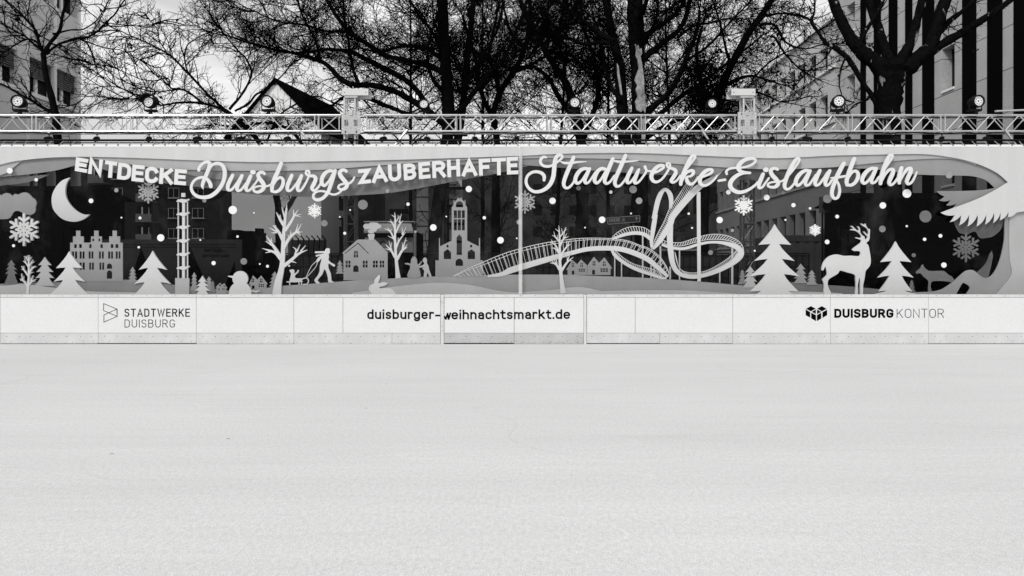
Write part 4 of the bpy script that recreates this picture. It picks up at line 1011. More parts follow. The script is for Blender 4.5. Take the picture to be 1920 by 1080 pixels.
L2 = [(a*0.82+c*0.18+2, b*0.82+d*0.18) for (a, b), (c, d) in zip(A, B)]
mb.ribbon(X2([(a, b, 7) for a, b in L2]), 0.0735, 0.1, sub=2, slope=0.001, round_caps=False)
for i in range(1, 58):
    x0, y0 = A[i]; x1, y1 = B[i]
    mb.ribbon(X2([(x0-4, y0, 6), (x1+10, y1, 6)]), 0.0730-0.00001*i, 0.1, smooth=False, slope=0, round_caps=False)
    if i % 2: mb.ribbon(X2([(x0+14, y0+22, 6), (x1+28, y1, 6)]), 0.0722-0.00001*i, 0.1, smooth=False, slope=0, round_caps=False)
mb.build('railing', M['paper1'], t)
# upper left loop
band([(1448, 292, 30), (1560, 250, 40), (1680, 216, 48), (1790, 206, 50), (1900, 225, 50), (2003, 300, 44)], 0.0765)
railing([(1440, 276), (1500, 212), (1600, 150), (1700, 118), (1790, 112), (1900, 128), (1960, 160), (2003, 192)], [(1475, 285), (1560, 230), (1640, 205), (1720, 190), (1790, 185), (1880, 195), (1950, 225), (2000, 262)], 17, 0.0768)
# lower left loop
band([(1440, 455, 36), (1480, 525, 44), (1560, 595, 46), (1700, 685, 46), (1850, 752, 46), (2000, 800, 44), (2140, 850, 38), (2225, 860, 28)], 0.0768)
railing([(1495, 462), (1600, 560), (1750, 650), (1920, 698), (2090, 752), (2180, 835)], [(1490, 500), (1580, 590), (1720, 670), (1880, 730), (2050, 785), (2170, 858)], 30, 0.0755, 7)
# tall vertical loop
band(r3([(200, 1075, 62), (222, 980, 66), (252, 840, 70), (292, 730, 66), (335, 668, 50), (370, 655, 46), (412, 690, 60), (440, 745, 68), (450, 830, 58), (440, 930, 40)]), 0.0775)
band(r4([(225, -60, 62), (200, 90, 66), (178, 230, 58), (165, 330, 46), (170, 415, 34)]), 0.0762)
# drop and right-hand turn
band(r4([(432, 90, 92), (432, 300, 84), (445, 480, 80), (472, 640, 72), (530, 755, 66), (625, 815, 60), (760, 838, 56), (900, 820, 56), (1100, 755, 66), (1300, 655, 76), (1420, 560, 92), (1455, 480, 88), (1400, 415, 74), (1300, 372, 60), (1150, 342, 40), (1000, 340, 36), (850, 368, 40), (700, 415, 40), (600, 432, 38), (500, 425, 38), (400, 402, 36), (315, 375, 28)]), 0.0735)
railing(r4([(330, 308), (400, 335), (500, 345), (600, 342), (700, 312), (850, 262), (1000, 228), (1150, 226), (1300, 258), (1420, 325), (1480, 400), (1492, 455)]), r4([(318, 352), (400, 372), (500, 392), (600, 392), (700, 368), (850, 325), (1000, 300), (1150, 298), (1290, 320), (1380, 362), (1430, 420), (1470, 450)]), 34, 0.0720, 8)
railing(r4([(502, 480), (525, 600), (580, 725), (700, 775), (850, 772), (1000, 732), (1200, 620), (1330, 520), (1390, 462)]), r4([(515, 520), (560, 690), (640, 780), (740, 808), (860, 800), (1010, 775), (1220, 670), (1340, 580), (1402, 500)]), 52, 0.0712, 6)
# the steep ramp
band(r4([(188, 435, 34), (250, 365, 62), (330, 245, 80), (432, 80, 88)]) + r3([(470, 1045, 90), (600, 880, 94), (720, 745, 96), (820, 645, 90), (960, 545, 66), (1100, 455, 40), (1225, 352, 6)]), 0.066)
railing(r4([(165, 440), (210, 320), (280, 170), (350, 40)]) + r3([(430, 925), (520, 795), (640, 610), (740, 470), (810, 380)]), r4([(185, 440), (250, 330), (330, 190), (400, 60)]) + r3([(500, 935), (590, 825), (700, 690), (790, 565), (850, 480)]), 44, 0.0650, 7)

# ------------------------------------------------------------------ the headline
def block_word(name, letters, label, wpx=6.9):
    xs = [l[1][0] for l in letters]; ys = [l[1][1] for l in letters]
    t = root(name, tuple(W(sum(xs)/len(xs), max(ys), 0.02)), label, 'headline word', 'raised words across the banner')
    for ch, bl, br, tl in letters:
        mb = MB()
        letter_strokes(mb, ch, bl, (br[0]-bl[0], br[1]-bl[1]), (tl[0]-bl[0], tl[1]-bl[1]), wpx, -0.085, -0.058)
        o = mb.build('letter', M['letter'], t); o['label'] = 'raised white letter ' + ch
block_word('headline_word', [
 ('E', (140, 320.3), (162.4, 324.2), (142.8, 294.6)), ('N', (164.7, 325.4), (189.5, 330.2), (168.2, 295.2)), ('T', (194.8, 331.6), (217, 334.8), (197.4, 300.6)),
 ('D', (219.2, 335.4), (243.8, 338.4), (222.2, 304.8)), ('E', (246.2, 339.2), (268.8, 341.4), (248.6, 308.4)), ('C', (271.2, 342.2), (295.6, 344.2), (273, 311.6)),
 ('K', (298, 344.4), (323.4, 346), (300, 314.6)), ('E', (326, 345.8), (348.2, 347.4), (328, 316.8))], 'raised white word ENTDECKE dipping at the left')
block_word('headline_word', [
 ('Z', (673.4, 345.4), (695.6, 343), (671, 318)), ('A', (697.6, 343.4), (727.2, 340.6), (696, 312)), ('U', (728.6, 341.2), (752.8, 338.4), (727, 309)), ('B', (757.6, 338.2), (781, 335.8), (756, 307.6)),
 ('E', (785.6, 336), (807.4, 333.8), (784.2, 305)), ('R', (811, 334), (836, 332.2), (810, 302.4)), ('H', (839, 332.4), (863, 330.4), (838, 300)), ('A', (866, 330.8), (895, 329.4), (865, 299)),
 ('F', (898.4, 329.2), (919.6, 328.2), (897.4, 298)), ('T', (922, 328.8), (949, 327.6), (921.6, 296.6)), ('E', (950.6, 327.2), (972, 326.2), (949.8, 294.8))], 'raised white word ZAUBERHAFTE rising to the seam')

def script(strokes, label):
    pts = [p for c_, s in strokes for p in Z(c_, s)]
    t = MB(); y = -0.085
    for i, (c_, s) in enumerate(strokes):
        t.ribbon(Z(c_, s), y-0.0012*(i % 7), -0.058, slope=0.0022, sub=7)
    return tag(t.build('headline_word', M['letter']), label, 'headline word', 'raised words across the banner')
def st(code, pts, w): return (code, [(p[0], p[1], p[2] if len(p) > 2 else w) for p in pts])
script([
 st('L3', [(1018, 375, 46), (1022, 345, 42), (1070, 285, 40), (1130, 258, 44), (1172, 275, 50), (1168, 330, 54), (1140, 410, 54), (1105, 490, 52), (1078, 560, 48), (1070, 605, 42), (1080, 645, 12)], 50),
 st('L3', [(1180, 345, 30), (1215, 300, 38), (1275, 278, 44), (1340, 292, 50), (1380, 345, 54), (1392, 420, 56), (1378, 520, 54), (1330, 620, 54), (1260, 700, 54), (1180, 752, 54), (1100, 768, 52), (1020, 760, 48), (955, 725, 44), (915, 665, 40), (912, 600, 38), (945, 535, 36), (1000, 495, 36), (1060, 480, 38), (1115, 490, 42), (1160, 530, 48), (1185, 580, 52), (1190, 610, 52)], 48),
 st('L3', [(1505, 450, 48), (1470, 520, 56), (1438, 595, 54), (1440, 655, 46), (1490, 655, 36), (1555, 580, 32), (1625, 470, 32)], 46),
 st('L3', [(1640, 455, 48), (1605, 530, 56), (1572, 610, 54), (1575, 665, 44), (1625, 660, 34), (1690, 580, 30), (1750, 490, 28)], 46),
 st('L3', [(1765, 460, 48), (1730, 540, 56), (1700, 615, 52), (1708, 668, 42), (1755, 660, 32), (1815, 590, 28), (1868, 510, 26), (1890, 450, 24)], 46),
 st('L3', [(1790, 405, 62), (1806, 405, 62)], 62),
 st('L5', [(120, 428, 40), (98, 408, 40), (55, 412, 44), (30, 445, 52), (50, 500, 58), (95, 555, 58), (115, 610, 56), (85, 665, 50), (25, 692, 40), (-30, 675, 34), (-30, 635, 28), (20, 610, 26), (90, 606, 26), (160, 606, 28), (215, 585, 28)], 44),
 st('L5', [(362, 275, 52), (315, 390, 58), (265, 500, 58), (232, 600, 56), (228, 675, 46)], 56),
 st('L5', [(228, 680, 40), (285, 688, 42), (345, 655, 46), (385, 585, 50), (388, 515, 46), (350, 482, 40), (300, 510, 34), (255, 580, 28)], 42),
 st('L5', [(515, 450, 48), (480, 530, 56), (452, 605, 54), (455, 665, 44), (500, 665, 34), (570, 585, 30), (640, 470, 30)], 46),
 st('L5', [(655, 455, 48), (622, 535, 56), (598, 610, 54), (605, 668, 44), (650, 660, 34), (705, 580, 30), (745, 500, 28), (768, 430, 28), (758, 388, 32), (725, 392, 34), (722, 430, 34), (770, 458, 38), (830, 462, 46), (858, 500, 54), (835, 570, 56), (805, 630, 50), (825, 668, 38), (870, 650, 32), (920, 585, 28), (950, 520, 26)], 46),
 st('L5', [(1115, 392, 40), (1060, 385, 44), (1000, 415, 52), (955, 480, 56), (945, 560, 54), (985, 598, 42), (1040, 545, 34), (1095, 450, 30), (1130, 385, 34)], 46),
 st('L5', [(1140, 380, 44), (1110, 480, 54), (1070, 600, 54), (1030, 700, 50), (960, 780, 46), (880, 805, 42), (828, 775, 36), (835, 715, 32), (900, 680, 28), (980, 682, 30), (1050, 708, 28), (1120, 728, 28), (1185, 708, 28), (1225, 675, 26)], 46),
 st('L5', [(1300, 392, 42), (1275, 374, 42), (1230, 380, 46), (1205, 415, 54), (1225, 470, 60), (1275, 530, 60), (1310, 585, 56), (1285, 635, 50), (1230, 655, 38), (1186, 632, 32), (1200, 592, 28), (1265, 572, 28), (1335, 568, 30), (1388, 530, 28), (1416, 478, 24)], 44)],
 'raised white script word Duisburgs')
script([
 st('R1', [(492, 192, 30), (455, 186, 38), (418, 215, 42), (410, 262, 40), (445, 308, 38), (515, 322, 38), (585, 305, 34), (650, 262, 32), (705, 215, 34), (728, 180, 34), (700, 158, 40), (655, 168, 50), (625, 220, 58), (612, 300, 62), (605, 390, 62), (592, 480, 62), (555, 570, 60), (490, 640, 54), (400, 682, 48), (310, 682, 44), (238, 630, 42), (203, 550, 42), (220, 465, 40), (280, 412, 40), (350, 398, 42), (420, 415, 46), (462, 460, 50), (462, 520, 40)], 46),
 st('R1', [(888, 190, 50), (850, 280, 56), (800, 395, 58), (760, 500, 56), (745, 575, 52), (765, 625, 42), (815, 628, 36), (870, 575, 32), (910, 500, 28)], 52),
 st('R1', [(702, 252, 16), (755, 272, 34), (850, 272, 32), (950, 260, 26), (1072, 252, 8)], 30),
 st('R1', [(1105, 362, 44), (1050, 352, 46), (985, 378, 54), (930, 450, 58), (912, 525, 54), (945, 566, 42), (1000, 530, 34), (1060, 440, 32), (1110, 355, 36)], 46),
 st('R1', [(1118, 355, 46), (1080, 435, 54), (1050, 510, 54), (1060, 560, 42), (1105, 548, 32), (1160, 470, 28), (1200, 405, 26)], 46),
 st('R1', [(1345, 362, 44), (1290, 352, 46), (1235, 392, 54), (1198, 465, 58), (1190, 530, 52), (1225, 560, 42), (1280, 510, 34), (1345, 400, 30)], 46),
 st('R1', [(1452, 212, 50), (1420, 290, 56), (1380, 390, 56), (1345, 480, 56), (1335, 540, 50), (1365, 568, 40), (1415, 540, 32), (1475, 455, 28)], 50),
 st('R1', [(1635, 165, 52), (1595, 260, 58), (1540, 385, 58), (1495, 490, 56), (1482, 565, 52), (1508, 608, 42), (1560, 595, 34), (1620, 525, 30), (1670, 440, 26)], 52),
 st('R1', [(1470, 242, 26), (1555, 255, 34), (1650, 252, 28), (1740, 246, 22), (1818, 240, 8)], 28),
 st('R1', [(1728, 345, 46), (1690, 420, 56), (1660, 495, 54), (1665, 555, 44), (1710, 545, 34), (1770, 460, 30), (1828, 360, 34), (1795, 440, 54), (1768, 520, 54), (1775, 562, 42), (1825, 545, 32), (1890, 465, 30), (1935, 390, 32), (1922, 345, 40), (1915, 325, 40)], 44),
 st('R3', [(95, 388, 24), (155, 390, 26)], 25),
 st('R3', [(215, 412, 30), (275, 385, 34), (332, 345, 38), (338, 312, 40), (295, 308, 46), (235, 340, 54), (185, 405, 58), (165, 475, 56), (190, 530, 46), (245, 545, 38), (315, 505, 32), (385, 415, 30), (432, 325, 30), (425, 280, 32), (390, 282, 34), (398, 325, 34), (450, 348, 40), (505, 372, 48), (515, 420, 54), (480, 480, 54), (450, 530, 46), (480, 552, 36), (535, 520, 30), (580, 455, 26)], 40),
 st('R3', [(600, 470, 26), (680, 350, 28), (755, 250, 30), (795, 190, 32), (785, 165, 36), (745, 180, 46), (700, 260, 54), (655, 360, 58), (615, 460, 58), (592, 540, 52), (588, 580, 46)], 50),
 st('R3', [(605, 530, 34), (660, 425, 38), (715, 388, 42), (762, 385, 46), (768, 425, 44), (730, 462, 34), (680, 472, 30), (672, 500, 46), (690, 550, 54), (735, 578, 42), (790, 545, 32), (845, 470, 26)], 44),
 st('R3', [(890, 478, 30), (960, 450, 34), (1030, 412, 38), (1040, 375, 40), (995, 368, 46), (935, 398, 54), (880, 465, 58), (862, 535, 56), (888, 585, 46), (945, 596, 38), (1015, 560, 32), (1080, 500, 28), (1112, 455, 22)], 42),
 st('R3', [(1135, 528, 34), (1225, 514, 36)], 35),
 st('R3', [(1250, 430, 34), (1245, 392, 34), (1285, 358, 34), (1350, 345, 32), (1440, 342, 30), (1540, 325, 32), (1620, 290, 34), (1665, 245, 34), (1645, 212, 38), (1590, 206, 46), (1510, 228, 54), (1445, 280, 60), (1415, 340, 60), (1445, 388, 50), (1510, 410, 42), (1585, 416, 36)], 42),
 st('R3', [(1560, 416, 30), (1480, 420, 44), (1395, 455, 54), (1325, 520, 60), (1300, 590, 60), (1330, 650, 58), (1400, 690, 54), (1480, 690, 48), (1570, 655, 40), (1650, 600, 34), (1705, 545, 30)], 50),
 st('R3', [(1775, 432, 48), (1745, 505, 56), (1715, 580, 54), (1720, 630, 42), (1765, 618, 32), (1820, 545, 28), (1858, 490, 26)], 46),
 st('R3', [(1808, 370, 66), (1822, 370, 66)], 66),
 st('R5', [(140, 365, 40), (105, 350, 42), (62, 358, 46), (42, 395, 54), (65, 450, 60), (120, 510, 60), (148, 565, 56), (115, 612, 48), (55, 622, 36), (5, 605, 32), (10, 568, 28), (70, 548, 26), (150, 545, 28), (225, 528, 28)], 44),
 st('R5', [(215, 530, 28), (300, 450, 28), (385, 345, 30), (448, 245, 32), (445, 208, 36), (405, 225, 48), (350, 310, 56), (300, 410, 58), (260, 510, 56), (240, 590, 52), (255, 642, 42), (305, 645, 34), (360, 595, 30), (405, 525, 26)], 46),
 st('R5', [(595, 388, 44), (540, 382, 46), (475, 420, 54), (420, 490, 58), (402, 560, 52), (435, 595, 42), (490, 555, 34), (550, 465, 32), (600, 385, 36)], 46),
 st('R5', [(608, 385, 46), (572, 465, 54), (540, 540, 54), (550, 592, 42), (598, 580, 32), (655, 500, 28), (695, 440, 26)], 46),
 st('R5', [(750, 380, 46), (712, 460, 56), (682, 540, 54), (690, 590, 44), (738, 580, 34), (800, 500, 30), (860, 410, 30)], 46),
 st('R5', [(892, 385, 46), (855, 465, 56), (828, 545, 54), (840, 595, 44), (885, 575, 32), (935, 500, 28)], 46),
 st('R5', [(1095, 278, 52), (1050, 360, 58), (1000, 460, 58), (955, 570, 56), (925, 675, 52), (930, 750, 46), (970, 785, 40), (1015, 755, 38), (1035, 670, 38), (1020, 585, 34), (990, 525, 28)], 48),
 st('R5', [(902, 485, 14), (1000, 480, 34), (1115, 462, 34)], 30),
 st('R5', [(1245, 210, 54), (1205, 310, 58), (1162, 430, 58), (1135, 530, 56), (1140, 590, 46)], 54),
 st('R5', [(1140, 588, 42), (1205, 590, 44), (1265, 545, 48), (1300, 470, 52), (1292, 410, 46), (1250, 388, 40), (1205, 418, 34), (1165, 480, 28)], 42),
 st('R5', [(1550, 352, 44), (1490, 352, 46), (1425, 395, 54), (1375, 465, 58), (1358, 530, 52), (1390, 566, 42), (1445, 530, 34), (1510, 440, 32), (1558, 350, 36)], 46),
 st('R5', [(1562, 350, 46), (1525, 430, 54), (1492, 510, 54), (1502, 558, 42), (1550, 545, 32), (1605, 470, 28)], 46),
 st('R5', [(1615, 470, 26), (1690, 350, 28), (1760, 245, 30), (1795, 180, 32), (1782, 152, 36), (1745, 180, 46), (1705, 265, 54), (1665, 370, 58), (1635, 480, 56), (1622, 570, 48)], 48),
 st('R5', [(1640, 530, 30), (1695, 430, 34), (1755, 368, 42), (1802, 372, 50), (1800, 420, 56), (1765, 500, 56), (1748, 560, 48), (1775, 588, 38), (1825, 555, 30), (1880, 475, 26)], 44),
 st('R7', [(160, 342, 50), (135, 430, 56), (122, 510, 54), (128, 562, 44)], 50),
 st('R7', [(135, 535, 30), (190, 430, 36), (245, 360, 44), (290, 352, 50), (290, 400, 56), (255, 480, 56), (235, 545, 50), (260, 575, 38), (310, 545, 30), (355, 465, 26), (382, 398, 14)], 44)],
 'raised white script words Stadtwerke-Eislaufbahn')

# ------------------------------------------------------------------ snow dots: one disc each
dots = [
 (18, 320, 5.5, 's', 'at the left edge beside the grey wave'), (67.7, 337, 3.2, 's', 'on the dark wave above the left cloud'), (170.5, 376.5, 4.3, 's', 'upper right of the moon'),
 (218, 356.6, 3.9, '2', 'below the D of ENTDECKE'), (227.5, 408, 1.6, 's', 'above the stepped-gable house'), (25.3, 460.7, 2.7, 's', 'under the largest snowflake'),
 (476, 399, 1.5, 's', 'left of the big bare tree top'), (436.4, 393.7, 7.8, 's', 'on the pale gable wall below Duisburgs'), (383, 376, 3.8, '2', 'tucked under the D of Duisburgs'),
 (262.4, 408.7, 2.7, 's', 'below the snowflake under ENTDECKE'), (301.2, 445.8, 6.7, 's', 'above the large fir by the plated tower'), (260, 463.6, 2.2, 's', 'left of the large fir by the plated tower'),
 (375.4, 450, 1.6, 's', 'right of the plated tower, highest one there'), (445.3, 443.5, 2.3, 's', 'above the snowman, small one'), (400.4, 493.3, 3.9, 's', 'above the tiny houses'),
 (457, 490, 6.1, '3', 'right over the snowman head'), (487, 495, 1.5, 's', 'tiny, right of the snowman head'), (680.3, 383.7, 9.1, '3', 'above the chimney smoke'),
 (656.4, 393.7, 1.6, 's', 'tiny, left of the dull disc above the chimney'), (637, 406.7, 1.5, 's', 'tiny, above the walker and fir'), (726.5, 358, 3.7, '2', 'on the wave edge below ZAUBERHAFTE'),
 (608, 418.5, 6.1, '3', 'above the walker'), (646.3, 437.3, 2.8, 's', 'above the roof of the chimney house'), (501.5, 499.2, 2.7, 's', 'left of the big bare tree trunk'),
 (541.8, 498.3, 2.1, 's', 'right of the big bare tree trunk above the child'), (879, 354.4, 5.9, 's', 'right of the church belfry'), (765, 382.8, 3.1, 's', 'above the slim bare tree'),
 (836.8, 406, 1.5, 's', 'tiny, left of the church tower'), (908, 408.3, 3.1, 's', 'right of the church tower'), (812.4, 426.5, 6.1, 's', 'left of the church tower'),
 (778.9, 434.5, 2.4, '2', 'on the lamp post by the slim bare tree'), (938.4, 450.4, 6.2, 's', 'between church and seam'), (1036, 376.5, 6, 's', 'below the S of Stadtwerke'),
 (1085, 352.7, 4.3, '3', 'under the a of Stadtwerke'), (1145.3, 360, 3.1, 's', 'under the second t of Stadtwerke'), (1187, 355, 7.1, '2', 'under the w of Stadtwerke'),
 (1198.3, 376.5, 6.1, '2', 'lower of two below the w of Stadtwerke'), (1183.3, 400.2, 1.6, 's', 'tiny, above the street sign end'), (1129, 412, 6.1, 's', 'at the left end of the street sign'),
 (1097, 426.7, 1.5, 's', 'tiny, above the twin-gabled houses'), (969, 446.8, 1.5, 's', 'tiny, just left of the seam strip'), (973, 416.3, 4.6, '2', 'half behind the seam strip'),
 (1366, 360.2, 4.4, 's', 'at the foot of the E of Eislaufbahn'), (1437.6, 370.3, 5.4, 's', 'right of the bright snowflake'), (1291.4, 400.6, 2.2, 's', 'between ramp and tall coaster post'),
 (1349.4, 412.5, 5.9, 's', 'left below the bright snowflake'), (1297.7, 427.3, 1.8, 's', 'tiny, left of the tall coaster post'), (1373.2, 431.9, 3.1, '2', 'right above the coaster turn'),
 (1332.4, 473.5, 4.5, '3', 'inside the right-hand coaster turn'), (1415.2, 470.2, 1.8, 's', 'tiny, left of the tallest fir'), (1468.3, 361, 3.4, '3', 'below the s of Eislaufbahn'),
 (1487.8, 384.6, 4, 's', 'below the l of Eislaufbahn'), (1519, 390.7, 2.3, 's', 'above the smallest snowflake'), (1551.7, 372.5, 8.1, '3', 'left of the f loop'),
 (1569.8, 406, 3.5, 's', 'below the f loop'), (1655.5, 385.2, 6, 's', 'above the stag antlers at right'), (1472.8, 412.3, 1.8, 's', 'tiny, above the tallest fir'),
 (1551, 453.6, 4.3, 's', 'below the smallest snowflake'), (1654.6, 429.3, 6.1, '3', 'right of the antlers'), (1779.8, 328.2, 6.3, '2', 'on the grey wave right of Eislaufbahn'),
 (1700.6, 362.8, 8.1, 's', 'below the end of Eislaufbahn'), (1735.4, 405.8, 11.2, '4', 'left of the large wing tip'), (1700.3, 424, 2, 's', 'tiny, above the fir beside the stag'),
 (1733.8, 448.7, 3.1, 's', 'right above the fir beside the stag'), (1763.5, 442.2, 3.4, 's', 'left of the dim cloud'), (1713.4, 478.4, 3.7, '4', 'right of the fir beside the stag'), (1770, 497, 4.9, 's', 'above the fox')]
mb = MB(); c0 = W(*dots[0][:2], 0.0); 
mb.disc((0, 0, 0), kk(0.03), 0.0, 0.012, 28)
proto = mb.build('paper_snow_dot', M['snow'], origin=(0, 0, 0))
dm = {'s': M['snow'], '2': M['paper2'], '3': M['paper3'], '4': M['paper4']}
dn = {'s': 'white', '2': 'off-white', '3': 'light grey', '4': 'grey'}
dmesh = {}
for k_, m_ in dm.items():
    me = proto.data.copy(); me.materials.clear(); me.materials.append(m_); dmesh[k_] = me
for i, (x, y, r_, tone, hint) in enumerate(dots):
    o = proto if i == 0 else proto.copy()
    if i: C.objects.link(o)
    o.data = dmesh[tone]
    o.scale = (r_, 1, r_)
    yy = 0.040 if (x < 30 or x > 1775 or (x, y) == (726.5, 358)) and y < 370 else 0.0885
    if (x, y) == (18, 320): yy = -0.034
    if (x, y) == (726.5, 358): yy = 0.058
    if (x, y) == (67.7, 337): yy = 0.077
    if (x, y) == (1779.8, 328.2): yy = 0.031
    p = W(x, y, yy); o.location = (p.x, yy, p.z)
    sz = 'big' if r_ > 5 else ('small' if r_ > 2.4 else 'tiny')
    hint = hint.replace('tiny, ', '')
    tag(o, '%s %s snow dot %s' % (sz, dn[tone], hint), 'snow dot', 'paper snow dots on the banner')
# ------------------------------------------------------------------ lighting truss behind the banner
TF, TB = 0.32, 0.60
def truss_section(x0, x1, label):
    c = W((x0+x1)/2, 231, 0.46)
    t = root('truss_section', tuple(c), label, 'truss', 'aluminium truss sections in a line above the banner')
    top, bot = W(0, 216, TF).z, W(0, 246, TF).z
    a, b = W(x0+0.4, 0, TF).x, W(x1-0.4, 0, TF).x
    for y in (TF, TB):
        for z in (top, bot):
            mb = MB(); mb.tube([(a, y, z), (b, y, z)], 0.0235, 10); mb.build('chord', M['alu'], t, smooth=False)
    mb = MB(); r_ = 0.0125
    n = max(1, round((b-a)/(31*kk(TF)))); ins = 0.07
    xs = np.linspace(a+ins, b-ins, n+1)
    for y, ph in ((TF, 0), (TB, 1)):
        for i in range(n):
            z0, z1 = (bot, top) if (i+ph) % 2 == 0 else (top, bot)
            mb.tube([(xs[i], y, z0), (xs[i+1], y, z1)], r_, 6)
        for x in (a+0.045, b-0.045): mb.tube([(x, y, bot), (x, y, top)], r_*1.15, 6)
    for z, ph in ((top, 0), (bot, 1)):
        for i in range(n):
            y0, y1 = (TF, TB) if (i+ph) % 2 == 0 else (TB, TF)
            mb.tube([(xs[i], y0, z), (xs[i+1], y1, z)], r_*0.9, 6)
        for x in (a+0.045, b-0.045): mb.tube([(x, TF, z), (x, TB, z)], r_, 6)
    mb.build('lattice', M['alu'], t)
for x0, x1, lab in ((-112, 64, 'truss section at the far left edge'), (64, 241, 'truss section above the moon and stepped-gable house'), (241, 418, 'truss section carrying the hooded floodlight'),
                    (418, 594, 'truss section in front of the dark gable roof'), (594, 640, 'short truss piece left of the left lifting tower'), (684, 859, 'truss section right of the left lifting tower'),
                    (859, 1030, 'truss section above the seam of the banner'), (1030, 1206, 'truss section above the word Stadtwerke, left of the pale-barked trunk'), (1206, 1382, 'truss section left of the right lifting tower'),
                    (1420, 1594, 'truss section right of the right lifting tower'), (1594, 1768, 'truss section below the thick forked plane tree'), (1768, 1944, 'truss section at the far right edge')):
    truss_section(x0, x1, lab)

mb = MB(); rl = random.Random(3)  # black tubes added along the chords to draw the shade of the rear ones
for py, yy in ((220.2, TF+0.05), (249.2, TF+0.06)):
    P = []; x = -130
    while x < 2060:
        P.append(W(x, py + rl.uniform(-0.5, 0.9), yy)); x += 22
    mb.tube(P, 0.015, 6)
tag(mb.build('chord_shade_tubes', M['black_metal']), 'black tubes added inside the truss for the shade of its rear chords', 'shade tubes')

def lifting_tower(px, label, hx0, hx1):
    c = W(px, 600, 0.46)
    t = root('lifting_tower', (c.x, 0.46, 0.0), label, 'lifting tower', 'lifting towers of the truss')
    zt = W(0, 183, TF).z; hw = 0.125
    zs = (W(0, 251.5, TF).z, W(0, 209.5, TF).z)
    mb = MB()
    for dx in (-hw, hw):
        for y in (TF+0.02, TB-0.02):
            mb.tube([(c.x+dx, y, 0.0), (c.x+dx, y, zt)], 0.026, 10)
    mb.build('mast', M['alu'], t)
    mb = MB(); z = 0.3; i = 0
    while z < zt:
        for y in (TF+0.02, TB-0.02):
            mb.tube([(c.x-hw, y, z), (c.x+hw, y, z)], 0.011, 6)
            if z+0.42 < zt:
                s = 1 if i % 2 else -1
                mb.tube([(c.x-hw*s, y, z+0.02), (c.x+hw*s, y, z+0.40)], 0.011, 6)
        for dx in (-hw, hw):
            mb.tube([(c.x+dx, TF+0.02, z), (c.x+dx, TB-0.02, z)], 0.011, 6)
            if z+0.42 < zt: mb.tube([(c.x+dx, TF+0.02, z), (c.x+dx, TB-0.02, z+0.42)], 0.011, 6)
        z += 0.42; i += 1
    mb.build('mast_lattice', M['alu'], t)
    # perforated sleeve block
    w = 0.225; q = kk(TF-0.05)
    def HR(x0, y0, x1, y1): return rect(px+x0, y0, px+x1, y1)
    cxp = px
    for y0, y1 in ((TF-0.065, TF-0.053), (TB+0.053, TB+0.065)):
        mb = MB()
        mb.prism(rect(cxp-17.6, 210, cxp+17.6, 251.3), [HR(-12.4, 224.4, -5, 236.4), HR(5, 224.4, 12.4, 236.4), HR(-11.6, 211.6, -8.8, 215.6), HR(8.8, 211.6, 11.6, 215.6), HR(-11.6, 245, -8.8, 249.4), HR(8.8, 245, 11.6, 249.4)], y0, y1)
        rr_ = random.Random(int(px))
        for bx in (-15.2, 15.2):
            for by in (213.5, 219.5, 241, 248): 
                p = W(px+bx, by, y0); mb.disc((p.x, 0, p.z), 0.012, y0-0.006, y0+0.002, 8, 1)
        for bx, by in ((-9, 219.5), (9, 219.5), (0, 238), (0, 241), (-9, 241), (9, 241), (0, 231)):
            p = W(px+bx, by, y0); mb.disc((p.x, 0, p.z), 0.007, y0-0.0025, y0+0.002, 8, 2)
        mb.build('sleeve_plate', [M['alu_plate'], M['snow'], M['screw']], t)
    mb = MB(); mb.pbox(px-2.8, 207, px+2.8, 216, TF-0.085, TF-0.066)
    p = W(px, 212.3, TF-0.085); mb.disc((p.x, 0, p.z), 0.010, TF-0.09, TF-0.08, 10, 1)
    mb.build('bracket', [M['alu'], M['screw']], t, bevel=0.004)
    mb = MB(); mb.pbox(px-12.3, 178.6, px+12.3, 183, TF-0.03, TB+0.03); mb.build('mast_collar', M['alu'], t, bevel=0.004)
    # head beam: an upturned channel
    mb = MB(); a, b = W(hx0, 178.6, TF-0.06), W(hx1, 166.2, TF-0.06)
    mb.box(a.x, b.x, TF-0.06, TF-0.04, a.z, b.z); mb.box(a.x, b.x, TB+0.04, TB+0.06, a.z, b.z)
    mb.box(a.x, b.x-0.012, TF-0.039, TB+0.039, b.z-0.012, b.z+0.006)
    for xx in (hx0+4.6, hx1-4.6):
        p = W(xx, 173, TF-0.06); mb.disc((p.x, 0, p.z), 0.012, TF-0.064, TF-0.055, 8, 1)
    mb.build('head_beam', [M['beam'], M['screw']], t)
lifting_tower(658, 'left lifting tower, its white head beam above the word Duisburgs', 641, 690.5)
lifting_tower(1401, 'right lifting tower, its white head beam above the word Eislaufbahn', 1371.5, 1416.5)

# braces running down from the truss behind the banner
for (x0, y0, x1, y1, lab) in ((563, 245, 634, 335, 'slanting tube left of the left lifting tower'), (764, 243, 690, 335, 'slanting tube right of the left lifting tower'),
                              (1315, 243, 1380, 335, 'slanting tube left of the right lifting tower'), (1487, 240, 1418, 335, 'slanting tube right of the right lifting tower'), (1884, 243, 1950, 335, 'slanting tube near the right edge')):
    mb = MB(); a, b = W(x0, y0, TF-0.055), W(x1, y1, 0.18)
    mb.tube([a, b], 0.024, 10); d_ = (b-a).normalized()
    mb.tube([a+d_*0.02, a+d_*0.16], 0.031, 10)
    tag(mb.build('brace_tube', M['alu'], smooth=False), lab, 'brace tube', 'slanting braces between truss and banner')
mb = MB(); a, b = W(1866, 208.5, 0.2), W(2000, 203, 0.5); mb.tube([a, b], 0.022, 10)
tag(mb.build('brace_tube', M['alu']), 'pale tube resting on the truss at the right edge', 'brace tube')

